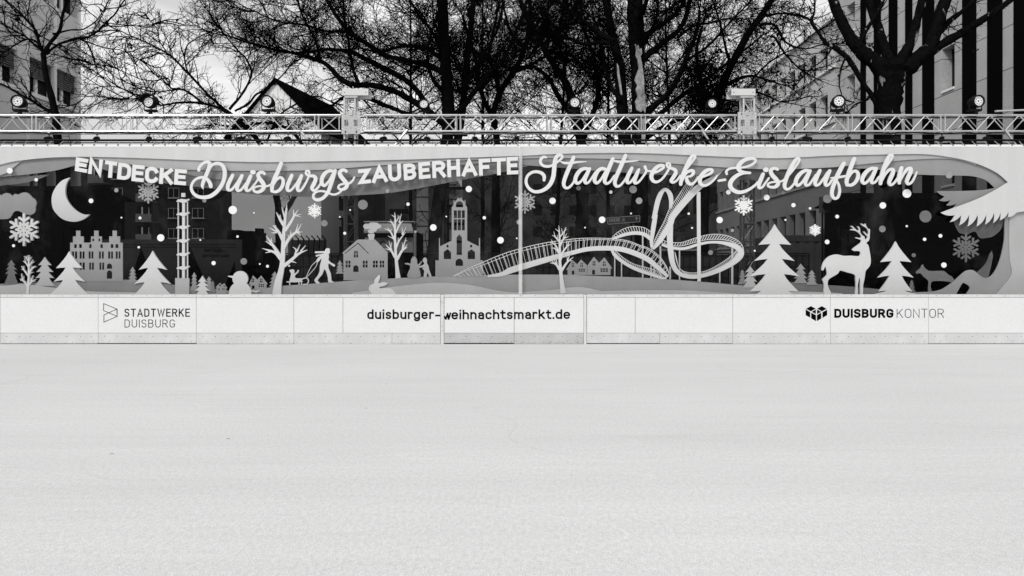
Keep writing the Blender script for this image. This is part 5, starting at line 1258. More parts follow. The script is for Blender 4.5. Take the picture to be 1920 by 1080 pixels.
# black tube the banner is laced to, and its lacing hooks
mb = MB(); a, b = W(-130, 263, 0.20), W(2060, 263, 0.20); mb.tube([a, b], 0.026, 10)
tag(mb.build('banner_tube', M['black_metal']), 'long black tube that the banner is laced to', 'tube')
mb = MB(); a, b = W(-130, 267.6, 0.42), W(2060, 268.6, 0.42); mb.tube([a, b], 0.014, 8)
tag(mb.build('black_cable', M['black_metal']), 'black cable running along behind the banner top', 'cable')
mb = MB(); p = W(0, 272, 0.02); p0 = Vector((0, 0, 0))
mb.tube([(0.004, 0.0, -0.02), (0.0, -0.006, 0.004), (-0.006, 0.06, 0.03), (-0.010, 0.16, 0.115)], [0.006, 0.008, 0.007, 0.006], 6, 0)
mb.box(-0.010, 0.012, -0.010, 0.006, -0.018, 0.004, 1)
hook = mb.build('lacing_hook', [M['alu'], M['black_metal']], origin=(0, 0, 0))
x = 0.6; i = 0; rh = random.Random(8)
while x < 1925:
    o = hook if i == 0 else hook.copy()
    if i: C.objects.link(o)
    p = W(x + rh.uniform(-0.8, 0.8), 271.5, -0.028); o.location = p; o.rotation_euler = (0, rh.uniform(-0.25, 0.25), 0)
    tag(o, 'small lacing hook at the top hem of the banner', 'hook', 'lacing hooks along the banner hem')
    x += 22.05; i += 1

# ------------------------------------------------------------------ floodlights on the truss
def flood_mesh(r):
    """parts of one floodlight, axis towards the camera, base of the clamp at the origin"""
    zc = 0.30
    parts = []
    mb = MB(); n = 28
    prof = [(-0.06, r*1.30), (-0.075, r*1.12), (-0.02, r*1.02), (-0.02, 0.0)]
    rings = []
    for (y, q) in ((-0.02, r*1.04), (-0.075, r*1.10), (-0.075, r*1.30), (0.05, r*1.32), (0.12, r*1.18), (0.20, r*0.95), (0.24, r*0.5)):
        rings.append(len(mb.v))
        for j in range(n):
            a = 2*PI*j/n; k = 1.0 if j % 2 or y < 0.0 else 0.95
            mb.v.append(Vector((q*k*math.cos(a), y, zc+q*k*math.sin(a))))
    for a, b in zip(rings[:-1], rings[1:]):
        for j in range(n): mb.face([a+j, a+(j+1) % n, b+(j+1) % n, b+j])
    mb.face([rings[-1]+j for j in range(n)])
    parts.append(('housing', mb, [M['black_metal']]))
    mb = MB(); mb.disc((0, 0, zc), r*1.03, -0.045, -0.022, 32, 0)
    for j in range(8):
        a = 2*PI*j/8+0.2; mb.disc((r*0.62*math.cos(a), 0, zc+r*0.62*math.sin(a)), r*0.105, -0.0475, -0.044, 10, 1)
    for j in range(14):
        a = 2*PI*j/14; mb.disc((r*0.9*math.cos(a), 0, zc+r*0.9*math.sin(a)), r*0.04, -0.047, -0.044, 8, 1)
    mb.disc((0, 0, zc), r*0.17, -0.0478, -0.044, 12, 1)
    parts.append(('lens_plate', mb, [M['lens'], M['black_metal']]))
    mb = MB(); w = r*1.42
    pts = [(-w, 0.05, zc), (-w, 0.05, 0.10), (w, 0.05, 0.10), (w, 0.05, zc)]
    for a, b in zip(pts[:-1], pts[1:]): mb.tube([a, b], 0.012, 6)
    mb.box(-w*0.9, w*0.9, 0.02, 0.16, 0.085, 0.13)
    parts.append(('yoke', mb, [M['black_metal']]))
    mb = MB(); mb.box(-0.03, 0.03, 0.02, 0.10, 0.0, 0.085); mb.tube([(0, 0.0, 0.02), (0, 0.12, 0.02)], 0.032, 10)
    parts.append(('clamp', mb, [M['black_metal']]))
    return parts
def hood_part():
    mb = MB(); r = 0.19; n = 14; zc = 0.30
    for y in (-0.16, 0.10):
        for q in (r, r*1.12):
            for j in range(n+1):
                a = PI*j/n; mb.v.append(Vector((q*math.cos(a), y, zc+q*math.sin(a))))
    def id_(yi, qi, j): return (yi*2+qi)*(n+1)+j
    for j in range(n):
        mb.face([id_(0, 0, j), id_(0, 0, j+1), id_(0, 1, j+1), id_(0, 1, j)]); mb.face([id_(1, 0, j), id_(1, 0, j+1), id_(1, 1, j+1), id_(1, 1, j)])
        mb.face([id_(0, 0, j), id_(0, 0, j+1), id_(1, 0, j+1), id_(1, 0, j)]); mb.face([id_(0, 1, j), id_(0, 1, j+1), id_(1, 1, j+1), id_(1, 1, j)])
    for j in (0, n): mb.face([id_(0, 0, j), id_(0, 1, j), id_(1, 1, j), id_(1, 0, j)])
    return mb
base_parts = None
flood_pos = [(36, 190.5, 1.0, 8, 'round black floodlight at the far left of the truss'), (281, 192.5, 0.92, 0, 'floodlight under a black hood, second from the left'),
             (502, 190.5, 1.0, -4, 'round floodlight in front of the dark gable roof'), (795, 194, 0.78, 0, 'dim floodlight right of the left lifting tower'),
             (1077, 191, 0.90, 4, 'bright floodlight on the truss between the two big centre trunks'), (1334, 194, 0.82, 2, 'dim floodlight left of the right lifting tower'),
             (1571, 191.5, 1.0, -6, 'floodlight beside the forked plane tree, black box under it'), (1831, 192, 1.0, 6, 'floodlight at the far right of the truss')]
ztop = W(0, 216, TF).z + 0.02
protos = []
for i, (px, py, sc_, yaw, lab) in enumerate(flood_pos):
    p = W(px, py, TF)
    o = root('floodlight', (p.x, TF-0.02, ztop), lab, 'floodlight', 'floodlights standing on the truss')
    o.scale = (sc_,)*3; o.rotation_euler = (0, 0, R(yaw))
    zc_want = p.z - ztop
    if i == 0:
        for nm, mb, ms in flood_mesh(0.112):
            q = mb.build(nm, ms, origin=(0, 0, 0)); q.parent = o; q.location = (0, 0, 0); protos.append(q)
    else:
        for q in protos:
            c = q.copy(); C.objects.link(c); c.parent = o
    if i == 1:
        q = hood_part().build('hood', M['black_metal'], origin=(0, 0, 0)); q.parent = o; q.location = (0, 0, 0)
# small black spotlights hanging under the truss
mb = MB(); mb.tube([(0, 0, 0), (0, 0, -0.09)], 0.012, 6)
mb.box(-0.05, 0.05, -0.02, 0.02, -0.10, -0.08)
mb2 = MB(); mb2.tube([(0, -0.11, -0.17), (0, -0.02, -0.14), (0, 0.07, -0.12), (0, 0.10, -0.115)], [0.062, 0.060, 0.05, 0.02], 12)
mb3 = MB(); mb3.tube([(-0.03, 0.02, 0.0), (0.03, 0.02, 0.0)], 0.035, 8)
sp_proto = None
zb = W(0, 246, TF).z - 0.03
rs = random.Random(12)
for i, px in enumerate((92, 182, 280, 372, 452, 540, 720, 800, 890, 968, 1050, 1144, 1236, 1300, 1448, 1512, 1590, 1678, 1766, 1850)):
    p = W(px, 250, TF+0.1)
    o = root('small_spotlight', (p.x, TF+0.1, zb), 'small black spotlight hanging under the truss', 'spotlight', 'small black spotlights under the truss')
    o.rotation_euler = (0, 0, rs.uniform(-0.8, 0.8))
    if sp_proto is None:
        sp_proto = []
        for nm, m_ in (('hanger', mb), ('lamp_body', mb2), ('clamp', mb3)):
            q = m_.build(nm, M['alu' if nm == 'clamp' else 'black_metal'], origin=(0, 0, 0)); q.parent = o; q.location = (0, 0, 0); sp_proto.append(q)
    else:
        for q in sp_proto:
            c = q.copy(); C.objects.link(c); c.parent = o

# ------------------------------------------------------------------ buildings
M['wall_left'] = mat('left_wall', 0.62, 0.8, 0.10, 0.6, fine=0.06, fscale=30)
M['wall_pale'] = mat('pale_wall', 0.50, 0.8, 0.06, 0.5, fine=0.05, fscale=20)
M['pillar'] = mat('window_pillar', 0.78, 0.7, 0.06, 1.0)
M['glass_dark'] = mat('window_glass_dark', 0.006, 0.25, spec=0.1)
M['blind'] = mat('blind_slat', 0.10, 0.6)
M['glass_painted_sheen'] = mat('window_glass_painted_sheen', 0.62, 0.15, 0.2, 0.8, spec=0.5)  # pale base colour paints in the bright reflection on these panes
M['brick_dark'] = mat('dark_brick', 0.018, 0.9, 0.4, 2.0, fine=0.15, fscale=30)
M['gable_white'] = mat('gable_render', 0.86, 0.9, 0.06, 0.4)
M['roof_dark'] = mat('dark_roof', 0.004, 1.0, 0.3, 2.0, spec=0.0)
M['frame_white'] = mat('white_frame', 0.75, 0.6)
M['grey_wall'] = mat('grey_wall', 0.10, 0.85, 0.55, 0.5, fine=0.05, fscale=15)
M['balcony'] = mat('balcony_panel', 0.20, 0.8, 0.2, 1.0)
M['frame_grey'] = mat('window_frame_grey', 0.42, 0.6)
M['fin'] = mat('dark_fin', 0.004, 1.0, spec=0.0)

def stone_mat(name, g, sx, sz):
    """stone cladding: large slabs with thin open joints, real-world size"""
    m = mat(name, g, 0.75, 0.10, 0.9, fine=0.16, fscale=22)
    n, l = m.node_tree.nodes, m.node_tree.links
    p = n['Principled BSDF']; src = p.inputs['Base Color'].links[0].from_socket
    ge = n.new('ShaderNodeNewGeometry'); sp = n.new('ShaderNodeSeparateXYZ'); l.new(ge.outputs['Position'], sp.inputs[0])
    fac = None
    for ax, size, off in ((1, sx, 0.31), (2, sz, 0.17)):
        d = n.new('ShaderNodeMath'); d.operation = 'DIVIDE'; d.inputs[1].default_value = size; l.new(sp.outputs[ax], d.inputs[0])
        a = n.new('ShaderNodeMath'); a.operation = 'ADD'; a.inputs[1].default_value = off; l.new(d.outputs[0], a.inputs[0])
        f = n.new('ShaderNodeMath'); f.operation = 'FRACT'; l.new(a.outputs[0], f.inputs[0])
        lt = n.new('ShaderNodeMath'); lt.operation = 'LESS_THAN'; lt.inputs[1].default_value = 0.028/size*1.0; l.new(f.outputs[0], lt.inputs[0])
        if fac is None: fac = lt.outputs[0]
        else:
            mxm = n.new('ShaderNodeMath'); mxm.operation = 'MAXIMUM'; l.new(fac, mxm.inputs[0]); l.new(lt.outputs[0], mxm.inputs[1]); fac = mxm.outputs[0]
    mx = n.new('ShaderNodeMix'); mx.data_type = 'RGBA'; l.new(fac, mx.inputs[0]); l.new(src, mx.inputs[6]); mx.inputs[7].default_value = (0.03, 0.03, 0.03, 1)
    l.new(mx.outputs[2], p.inputs['Base Color'])
    return m
M['stone'] = stone_mat('stone_slabs', 0.42, 40.0, 1.55)

def side_wall(mb, X, y0, y1, z0, z1, openings, depth, sgn, mi=0):
    """a wall in the plane x = X (facing sgn) with rectangular openings [(y0,y1,z0,z1)]"""
    ys = sorted(set([y0, y1] + [v for o in openings for v in o[:2]])); zs = sorted(set([z0, z1] + [v for o in openings for v in o[2:]]))
    for a, b in zip(ys[:-1], ys[1:]):
        run = None
        for c, d in zip(zs[:-1], zs[1:]):
            my, mz = (a+b)/2, (c+d)/2
            solid = not any(o[0] < my < o[1] and o[2] < mz < o[3] for o in openings)
            if solid:
                run = [c, d] if run is None else [run[0], d]
            if (not solid or d == zs[-1]) and run is not None:
                xa, xb = sorted((X, X-sgn*depth)); mb.box(xa, xb, a, b, run[0], run[1], mi); run = None
# left office building
XL = -18.0
t = root('office_building', (-23, 7.5, 0), 'pale office block with slatted blinds behind the left bare tree', 'building')
lw = [(8.2, 9.35), (9.95, 11.4), (11.55, 12.9), (6.6, 8.05), (5.0, 6.45), (3.4, 4.85)]
op = [(a, b, z0, z1) for a, b in lw for z0, z1 in ((8.45, 9.75), (12.15, 13.5), (4.6, 6.0), (1.0, 2.6))]
mb = MB(); side_wall(mb, XL, 1.5, 13.02, 0, 17, op, 0.35, 1)
mb.box(XL-9, XL-0.352, 1.5, 13.0, 0, 17, 0)
for yj in (9.88, 11.47): 
    mb.box(XL, XL+0.05, yj-0.05, yj+0.05, 3.0, 17, 1)
mb.box(XL, XL+0.06, 1.5, 13.02, 8.28, 8.43, 1); mb.box(XL, XL+0.06, 12.94, 13.06, 0, 17, 1)
mb.build('wall', [M['wall_left'], M['pillar']], t)
for a, b in lw:
    for z0, z1, bl in ((8.45, 9.75, 0.55), (12.15, 13.5, 0.3), (4.6, 6.0, 0.0), (1.0, 2.6, 0.0)):
        mb = MB(); mb.box(XL-0.345, XL-0.28, a+0.01, b-0.01, z0+0.01, z1-0.01)
        w_ = mb.build('window', M['glass_dark'], t)
        mb = MB(); mb.box(XL-0.27, XL-0.20, (a+b)/2-0.07, (a+b)/2+0.07, z0+0.02, z1-0.02); mb.box(XL-0.27, XL-0.20, a+0.02, a+0.09, z0+0.02, z1-0.02)
        mb.build('frame', M['pillar'], w_)
        if bl:
            mb = MB(); z = z1-0.05; zmin_ = z1-(z1-z0)*bl
            while z > zmin_:
                mb.box(XL-0.16, XL-0.10, a+0.03, b-0.03, z-0.045, z); z -= 0.085
            mb.build('blind', M['blind'], w_)
# right stone building with dark upright fins
XR = 18.0
def ydist(px): return XR*F/(px-960.0) - D
t = root('stone_building', (26, 15, 0), 'tall stone-clad building with black upright fins at the right', 'building')
wy = sorted((ydist(1766), ydist(1790)))
wop = [(wy[0], wy[1], z0, z0+1.75) for z0 in (9.25, 5.3, 13.2)] + [(ydist(1603), ydist(1588), z0, z0+1.45) for z0 in (10.75, 7.0, 14.5)]
mb = MB(); side_wall(mb, XR, 3.0, ydist(1569), 0, 21, wop, 0.5, -1)
mb.box(XR+0.502, XR+12, 3.0, ydist(1569), 0, 21, 0)
mb.build('wall', M['stone'], t)
for o in wop:
    mb = MB(); mb.box(XR+0.42, XR+0.48, o[0]+0.01, o[1]-0.01, o[2]+0.01, o[3]-0.01); w_ = mb.build('window', M['glass_dark'] if o in wop[:3] else M['glass_painted_sheen'], t)
    mb = MB(); mb.box(XR-0.05, XR+0.4, o[0]+0.01, o[1]-0.01, o[2]-0.10, o[2]-0.003); mb.build('sill', M['pillar'], w_)
for a, b in ((1614, 1624), (1639, 1652), (1667, 1683), (1698, 1711), (1730, 1752), (1805, 1831), (1852, 1880), (1901.5, 1932), (1960, 1992)):
    ya, yb_ = ydist(b), ydist(a)
    mb = MB(); mb.box(XR-0.03, XR+0.1, ya, yb_, 0, 20.9); mb.build('fin', M['fin'], t)
# office wing further back
t = root('office_wing', (24, 34, 0), 'rendered office wing with rows of pillared windows behind the right trees', 'building')
yo0, yo1 = ydist(1567), 62.0
rows = [(13.25, 14.6), (10.2, 11.85), (7.0, 8.65), (3.8, 5.4)]
spans = []; y = yo0+1.0
while y < yo1-2: spans.append((y, y+1.0)); y += 1.55
mb = MB(); side_wall(mb, XR, yo0, yo1, 0, 15.8, [(a, b, z0, z1) for a, b in spans for z0, z1 in rows], 0.4, -1)
mb.box(XR+0.402, XR+10, yo0, yo1, 0, 15.8, 0); mb.box(XR-0.25, XR+10.2, yo0, yo1, 15.803, 16.0, 1)
mb.build('wall', [M['wall_pale'], M['pillar']], t)
for z0, z1 in rows:
    for a, b in spans[:36]:
        mb = MB(); mb.box(XR+0.32, XR+0.38, a+0.01, b-0.01, z0+0.01, z1-0.01)
        for q in range(1, 5): mb.box(XR+0.30, XR+0.318, a+0.01, b-0.01, z0+(z1-z0)*q/5-0.02, z0+(z1-z0)*q/5+0.02, 1)
        mb.build('window', [M['glass_dark'], M['blind']], t)
    mb = MB(); mb.box(XR-0.12, XR-0.003, yo0, yo1, z0-0.14, z0-0.01); mb.build('sill', M['pillar'], t)
mb = MB(); mb.box(XR+4, XR+9.5, yo0+2, yo0+14, 16.003, 18.2); mb.box(XR+3.8, XR+9.7, yo0+1.8, yo0+14.2, 18.203, 18.35)
mb.build('roof_house', M['wall_pale'], t)

# gabled house behind the trees
yg = 38.0
t = root('gabled_house', tuple(W(517, 512, yg).xy) + (0,), 'white gabled house with a steep dark roof, seen over the truss', 'house')
ap, le, ri = W(517, 153, yg), W(424, 246, yg), W(610, 246, yg)
zl = le.z
mb = MB(); b0 = len(mb.v)
for yy in (yg, yg+9):
    for q in ((le.x, 0), (ri.x, 0), (ri.x, zl), (ap.x, ap.z), (le.x, zl)): mb.v.append(Vector((q[0], yy, q[1])))
mb.face([0, 1, 2, 3, 4]); mb.face([9, 8, 7, 6, 5])
for i in range(5): j = (i+1) % 5; mb.face([i, i+5, j+5, j])
mb.build('wall', M['gable_white'], t)
def slab(p, q, y0, y1, th):
    mb = MB()
    for yy in (y0, y1):
        for r_ in (p, q): mb.v.append(Vector((r_[0], yy, r_[1]))); mb.v.append(Vector((r_[0], yy, r_[1]+th)))
    for f in ((0, 1, 3, 2), (4, 6, 7, 5), (0, 2, 6, 4), (1, 5, 7, 3), (0, 4, 5, 1), (2, 3, 7, 6)): mb.face(f)
    return mb
e = 0.5
slope_ = (ap.z-zl)/(ri.x-ap.x)
m1 = slab((ap.x, ap.z+0.05), (ri.x+e, zl-e*slope_+0.05), yg-0.35, yg+9.4, 0.22); m1.build('roof', M['roof_dark'], t)
m1 = slab((le.x-e, zl-e*slope_+0.05), (ap.x-0.004, ap.z+0.05), yg-0.35, yg+9.4, 0.09); m1.build('roof', M['roof_dark'], t)
t.rotation_euler = (0, 0, R(-13))

# dark brick flats with balconies, seen through the banner
yf = 45.0
t = root('apartment_building', tuple(W(290, 512, yf).xy) + (0,), 'dark brick flats with balconies seen through the left banner', 'building')
mb = MB(); a, b = W(136, 277, yf), W(432, 277, yf)
mb.box(a.x, b.x, yf, yf+10, 0, a.z); mb.build('wall', M['brick_dark'], t)
def fwin(x0, y0, x1, y1):
    mb = MB(); mb.pbox(x0, y0, x1, y1, yf-0.06, yf-0.002); w_ = mb.build('window', M['glass_dark'], t)
    mb = MB(); q = 0.8
    for r_ in ((x0-q, y0-q, x0, y1+q), (x1, y0-q, x1+q, y1+q), (x0, y0-q, x1, y0), (x0, y1, x1, y1+q)): mb.pbox(*r_, yf-0.12, yf-0.003)
    mb.pbox((x0+x1)/2-0.4, y0, (x0+x1)/2+0.4, y1, yf-0.10, yf-0.061); mb.pbox(x0-2.5, y1+q+0.05, x1+2.5, y1+q+1.3, yf-0.25, yf-0.003)
    mb.build('frame', M['frame_grey'], w_)
for yy in (318, 353, 391, 429, 465):
    for x0, x1 in ((210, 229), (316, 335), (361, 381)):
        fwin(x0, yy, x1, yy+17)
    for x0, x1 in ((164, 193), (254, 283)):
        mb = MB(); mb.pbox(x0, yy+10, x1, yy+23, yf-1.25, yf-1.15); mb.pbox(x0-1, yy+23.2, x1+1, yy+25, yf-1.3, yf-0.002)
        bal = mb.build('balcony', M['balcony'], t)
        mb = MB(); mb.pbox(x0+3, yy-5, x0+11, yy+22, yf-0.05, yf-0.002); mb.pbox(x0+14, yy-5, x0+24, yy+22, yf-0.05, yf-0.002); mb.build('balcony_door', M['glass_dark'], bal)
        mb = MB(); mb.pbox(x0+11.3, yy-3, x0+13.7, yy+22, yf-0.10, yf-0.055); mb.pbox(x0+24.2, yy-3, x0+25.6, yy+22, yf-0.10, yf-0.003); mb.build('door_frame', M['frame_white'], bal)

# other far blocks behind the centre of the banner
def block(x0, x1, ytop, Y, dep, m, label, wins=(), wm='glass_dark', name='far_building'):
    a, b = W(x0, ytop, Y), W(x1, ytop, Y)
    t = root(name, ((a.x+b.x)/2, Y+dep/2, 0), label, 'building')
    mb = MB(); mb.box(a.x, b.x, Y, Y+dep, 0, a.z); mb.build('wall', M[m], t)
    for w in wins:
        mb = MB(); mb.pbox(*w, Y-0.06, Y-0.002); mb.build('window', M[wm], t)
    return t
block(611, 700, 300, 40, 9, 'brick_dark', 'dark brick block right of the white gabled house, seen through the banner', [(618, 330, 632, 372), (640, 330, 656, 372), (616, 395, 630, 408), (634, 395, 646, 408), (622, 412, 640, 425), (622, 442, 636, 470)], 'wall_pale')
block(722, 790, 310, 34, 8, 'grey_wall', 'mottled grey block behind the market stall', [(730, 392, 765, 400)], 'glass_dark')
block(866, 1246, 302, 52, 12, 'grey_wall', 'long grey block behind the church and the seam', [(x, y, x+16, y+18) for y in (345, 385, 425) for x in range(1000, 1236, 34)], 'brick_dark')
block(1262, 1372, 300, 46, 10, 'grey_wall', 'grey block behind the coaster ramp', [(1275, 350, 1290, 400), (1300, 350, 1316, 400), (1325, 350, 1345, 380)], 'brick_dark')
# curved light facade
t = root('curved_building', tuple(W(822, 512, 30).xy) + (0,), 'light curved facade with dark floor stubs left of the church', 'building')
xa, xb, xm = W(781, 0, 30).x, W(856, 0, 30).x, W(806, 0, 30).x
ztop_ = W(0, 318, 30).z
mb = MB(); mb.box(xa, xm-0.1, 30.0, 36, 0, ztop_); mb.box(xm+1.3, xb, 29.6, 36, 0, ztop_-0.6); 
for i in range(12): mb.box(xa-0.01, xm-0.1, 29.97, 29.996, 0.9+i*0.95, 0.95+i*0.95, 1); mb.box(xm+1.3, xb+0.01, 29.57, 29.596, 0.7+i*0.95, 0.75+i*0.95, 1)
mb.build('wall', [M['wall_pale'], M['brick_dark']], t)
mb = MB(); n = 10
for i in range(n):
    a0, a1 = PI*i/n, PI*(i+1)/n
    cx_, r_ = xm+0.6, 0.68
    mb.box(cx_-r_*math.cos(a0), cx_-r_*math.cos(a1), 30-0.9*math.sin((a0+a1)/2), 31, 0, ztop_+0.3)
mb.build('stair_glass', M['grey_wall'], t)
for i in range(9):
    mb = MB(); mb.box(xm+1.2, xm+2.5, 29.2, 29.55, 1.3+i*1.15, 1.45+i*1.15); mb.build('floor_stub', M['black_metal'], t)

# ------------------------------------------------------------------ things standing between banner and buildings
M['trailer'] = mat('trailer_grey', 0.12, 0.7, 0.12, 2.0, fine=0.15, fscale=25)
M['trailer_dark'] = mat('trailer_print_dark', 0.004, 1.0, spec=0.0)
M['trailer_text'] = mat('trailer_lettering', 0.02, 0.7)
M['hoard'] = mat('hoarding_board', 0.08, 0.8, 0.2, 1.6, fine=0.1, fscale=25, stretch=(6, 1, 0.4))
M['wire'] = mat('fence_wire', 0.03, 0.5, metal=0.6)
M['awning'] = mat('awning_cloth', 0.75, 0.8, 0.05, 3.0)
M['container'] = mat('container_paint', 0.15, 0.6, 0.15, 1.2, fine=0.1, fscale=20)
M['tent_black'] = mat('black_sheet', 0.003, 1.0, spec=0.0)
yT = 3.0
t = root('show_trailer', tuple(W(345, 512, yT).xy) + (0,), 'grey show trailer with dark triangles and faint lettering, seen through the banner', 'trailer')
mb = MB(); a, b = W(168, 449, yT), W(452, 449, yT); mb.box(a.x, b.x, yT, yT+2.4, 0.35, a.z)
for yy in (458, 463): mb.pbox(168, yy, 452, yy+0.8, yT-0.006, yT-0.001, 1)
mb.build('body', [M['trailer'], M['trailer_dark']], t)
mb = MB()
for q in ([(264, 464), (281, 510), (292, 552), (238, 552), (250, 510)], [(357, 464), (368, 490), (392, 546), (380, 556), (345, 556), (345, 464)], [(440, 490), (440, 556), (415, 556), (428, 520)]):
    mb.prism(q, None, yT-0.010, yT-0.001)
mb.build('dark_triangle', M['trailer_dark'], t)
mb = MB(); text_line(mb, 'SINTESIE', 382.6, 417, 471.2, 5.2, 0.8, yT-0.012, yT-0.001, 0.25); mb.ribbon([(400, 471.6, .6), (412, 472.2, .6), (424, 470.6, .6)], yT-0.012, yT-0.001)
text_line(mb, 'ADVANTAGE', 379, 428.6, 482, 5.2, 1.0, yT-0.012, yT-0.001, 0.22); mb.build('lettering', M['trailer_text'], t)
for x in (200, 420):
    mb = MB(); p = W(x, 0, yT); mb.tube([(p.x, yT+0.1, 0.33), (p.x, yT+0.35, 0.33)], 0.33, 18); mb.build('wheel', M['black_metal'], t)
mb = MB(); mb.pbox(453, 450, 474, 556, yT+0.1, yT+2.3); mb.pbox(441.5, 452, 453, 556, yT-0.05, yT-0.012, 1); mb.build('end_frame', [M['trailer_dark'], M['trailer']], t)
# roof racks and crates on the trailer
mb = MB(); mb.pbox(425.5, 431, 447, 449.2, yT+0.4, yT+1.6); mb.pbox(447.5, 433, 474, 449.2, yT+0.5, yT+1.6)
tag(mb.build('crate_stack', M['tent_black']), 'dark cases stacked on the trailer roof', 'cases')
mb = MB(); mb.pbox(478, 428, 489, 446, 6.0, 6.3); mb.pbox(483, 446, 484.5, 500, 6.1, 6.2)
tag(mb.build('small_sign', M['tent_black']), 'small black sign on a post before the white gable', 'sign')
# black blocks added behind both ends to keep the foil dark there
for x0, x1, y0, Y, lab in ((-60, 138, 338, 3.2, 'added black block darkening the banner behind the moon and left cloud'), (1622, 1896, 352, 3.4, 'added black block darkening the banner behind the fox and wing')):
    t = root('added_dark_block', tuple(W((x0+x1)/2, 512, Y).xy) + (0,), lab, 'dark block', 'black blocks added behind the banner')
    mb = MB(); a, b = W(x0, y0+22, Y), W(x1, y0+22, Y); mb.box(a.x, b.x, Y, Y+2.6, 0, a.z); mb.build('body', M['tent_black'], t)
    mb = MB(); mb.v = [Vector((a.x-0.25, Y-0.3, a.z+0.005)), Vector((b.x+0.25, Y-0.3, a.z+0.005)), Vector((b.x+0.25, Y+2.9, a.z+0.005)), Vector((a.x-0.25, Y+2.9, a.z+0.005)), Vector((a.x-0.1, Y+1.3, W(0, y0, Y).z)), Vector((b.x+0.1, Y+1.3, W(0, y0, Y).z))]
    for f in ((0, 1, 5, 4), (2, 3, 4, 5), (1, 2, 5), (3, 0, 4), (0, 3, 2, 1)): mb.face(f)
    mb.build('roof', M['tent_black'], t)
    mb = MB(); mb.box(a.x+0.4, b.x-0.4, Y-0.2, Y-0.005, 0.85, 0.95); mb.build('counter', M['tent_black'], t)
# hoarding fence panels
rf = random.Random(5); px = 470.0; i = 0; proto_parts = None
yF = 5.0; wpan = 2.4/kk(yF)
labs = ['leftmost, by the trailer end', 'behind the big bare tree and child', 'behind the walker', 'behind the chimney house', 'behind the small snowman', 'behind the church', 'just left of the seam', 'behind the thin bare tree', 'left of the coaster', 'behind the coaster turn']
mb = MB(); 
mb.box(-1.18, 1.18, 0.0, 0.02, 0.10, 2.2)
mbw = MB()
for k in range(13): mbw.tube([(-1.18+2.36*k/12, -0.02, 0.1), (-1.18+2.36*k/12, -0.02, 2.22)], 0.008, 5)
for k in range(7): mbw.tube([(-1.18, -0.03, 0.15+k*0.34), (1.18, -0.03, 0.15+k*0.34)], 0.008, 5)
mbp = MB()
for s in (-1.18, 1.18): mbp.tube([(s, -0.02, 0.0), (s, -0.02, 2.26)], 0.021, 8)
mbp.tube([(-1.18, -0.02, 2.24), (1.18, -0.02, 2.24)], 0.021, 8)
mbp.box(-1.3, -1.05, -0.25, 0.2, 0.0, 0.12)
while px < 1370:
    p = W(px+wpan/2, 512, yF + rf.uniform(-0.05, 0.05))
    o = root('site_fence_panel', (p.x, p.y, 0), 'site fence panel of grey boards and wire, ' + labs[min(i, 9)], 'fence panel', 'site fence panels behind the banner')
    if proto_parts is None:
        proto_parts = []
        for nm, q, m_ in (('board_sheet', mb, 'hoard'), ('wire_mesh', mbw, 'wire'), ('frame', mbp, 'wire')):
            c = q.build(nm, M[m_], origin=(0, 0, 0)); c.parent = o; c.location = (0, 0, 0); proto_parts.append(c)
    else:
        for q in proto_parts:
            c = q.copy(); C.objects.link(c); c.parent = o
    px += wpan+1.2; i += 1
# fence with bent tops
t = root('bent_top_fence', tuple(W(578, 512, 9).xy) + (0,), 'fence of posts with bent tops in front of the white gable', 'fence')
for x in (545, 556, 566, 576, 586, 596, 606):
    mb = MB(); mb.tube([W(x, 500, 9), W(x+3.5, 448, 9), W(x-2, 442, 9)], 0.03, 6); mb.build('post', M['black_metal'], t)
mb = MB(); a, b = W(540, 450, 9.1), W(612, 500, 9.1); mb.box(a.x, b.x, 9.1, 9.14, 0, a.z); mb.build('sheet', M['container'], t)
# market stall
yS = 3.6
t = root('market_stall', tuple(W(728, 512, yS).xy) + (0,), 'market stall with a pale awning and a dark hatch right of the chimney', 'stall')
mb = MB(); a, b = W(683, 432, yS), W(774, 432, yS); mb.box(a.x, b.x, yS+0.4, yS+2.4, 0, a.z); mb.build('body', M['tent_black'], t)
mb = MB(); mb.v = [W(682, 433.5, yS-0.25), W(775, 433.5, yS-0.25), W(771, 418.5, yS+0.3), W(684, 418.5, yS+0.3)]; mb.v += [Vector((p.x, p.y, p.z-0.05)) for p in mb.v[:4]]
for f in ((0, 1, 2, 3), (7, 6, 5, 4), (0, 4, 5, 1), (1, 5, 6, 2), (2, 6, 7, 3), (3, 7, 4, 0)): mb.face(f)
mb.build('awning', M['awning'], t)
mb = MB(); mb.pbox(682, 414.5, 778, 416.4, yS+0.25, yS+0.33); mb.pbox(776, 414.5, 778, 420, yS+0.34, yS+0.4); mb.build('top_rail', M['frame_white'], t)
mb = MB(); mb.pbox(684, 445.5, 774, 473, yS-0.02, yS+0.38); mb.build('counter', M['awning'], t)
mb = MB()
mb.ribbon([(707, 458, 1.0), (708.5, 464, 1.3), (711, 456, 1.0), (713.5, 452.5, 1.3)], yS-0.03, yS-0.021); mb.ribbon([(722, 455.5, 1.8), (719, 452.4, 2.0), (714.5, 456, 2.0), (711.5, 463, 1.8), (715, 467, 1.5), (720, 464, 1.2)], yS-0.034, yS-0.021)
mb.build('lettering', M['trailer_text'], t)
mb = MB(); mb.tube([W(778.3, 434, yS-0.4), W(778.3, 560, yS-0.4)], 0.036, 10); mb.tube([W(778.3, 434, yS-0.4), W(778.3, 432, yS-0.4)], [0.036, 0.05], 10)
tag(mb.build('marker_post', M['frame_white']), 'pale upright post at the right end of the market stall', 'post')
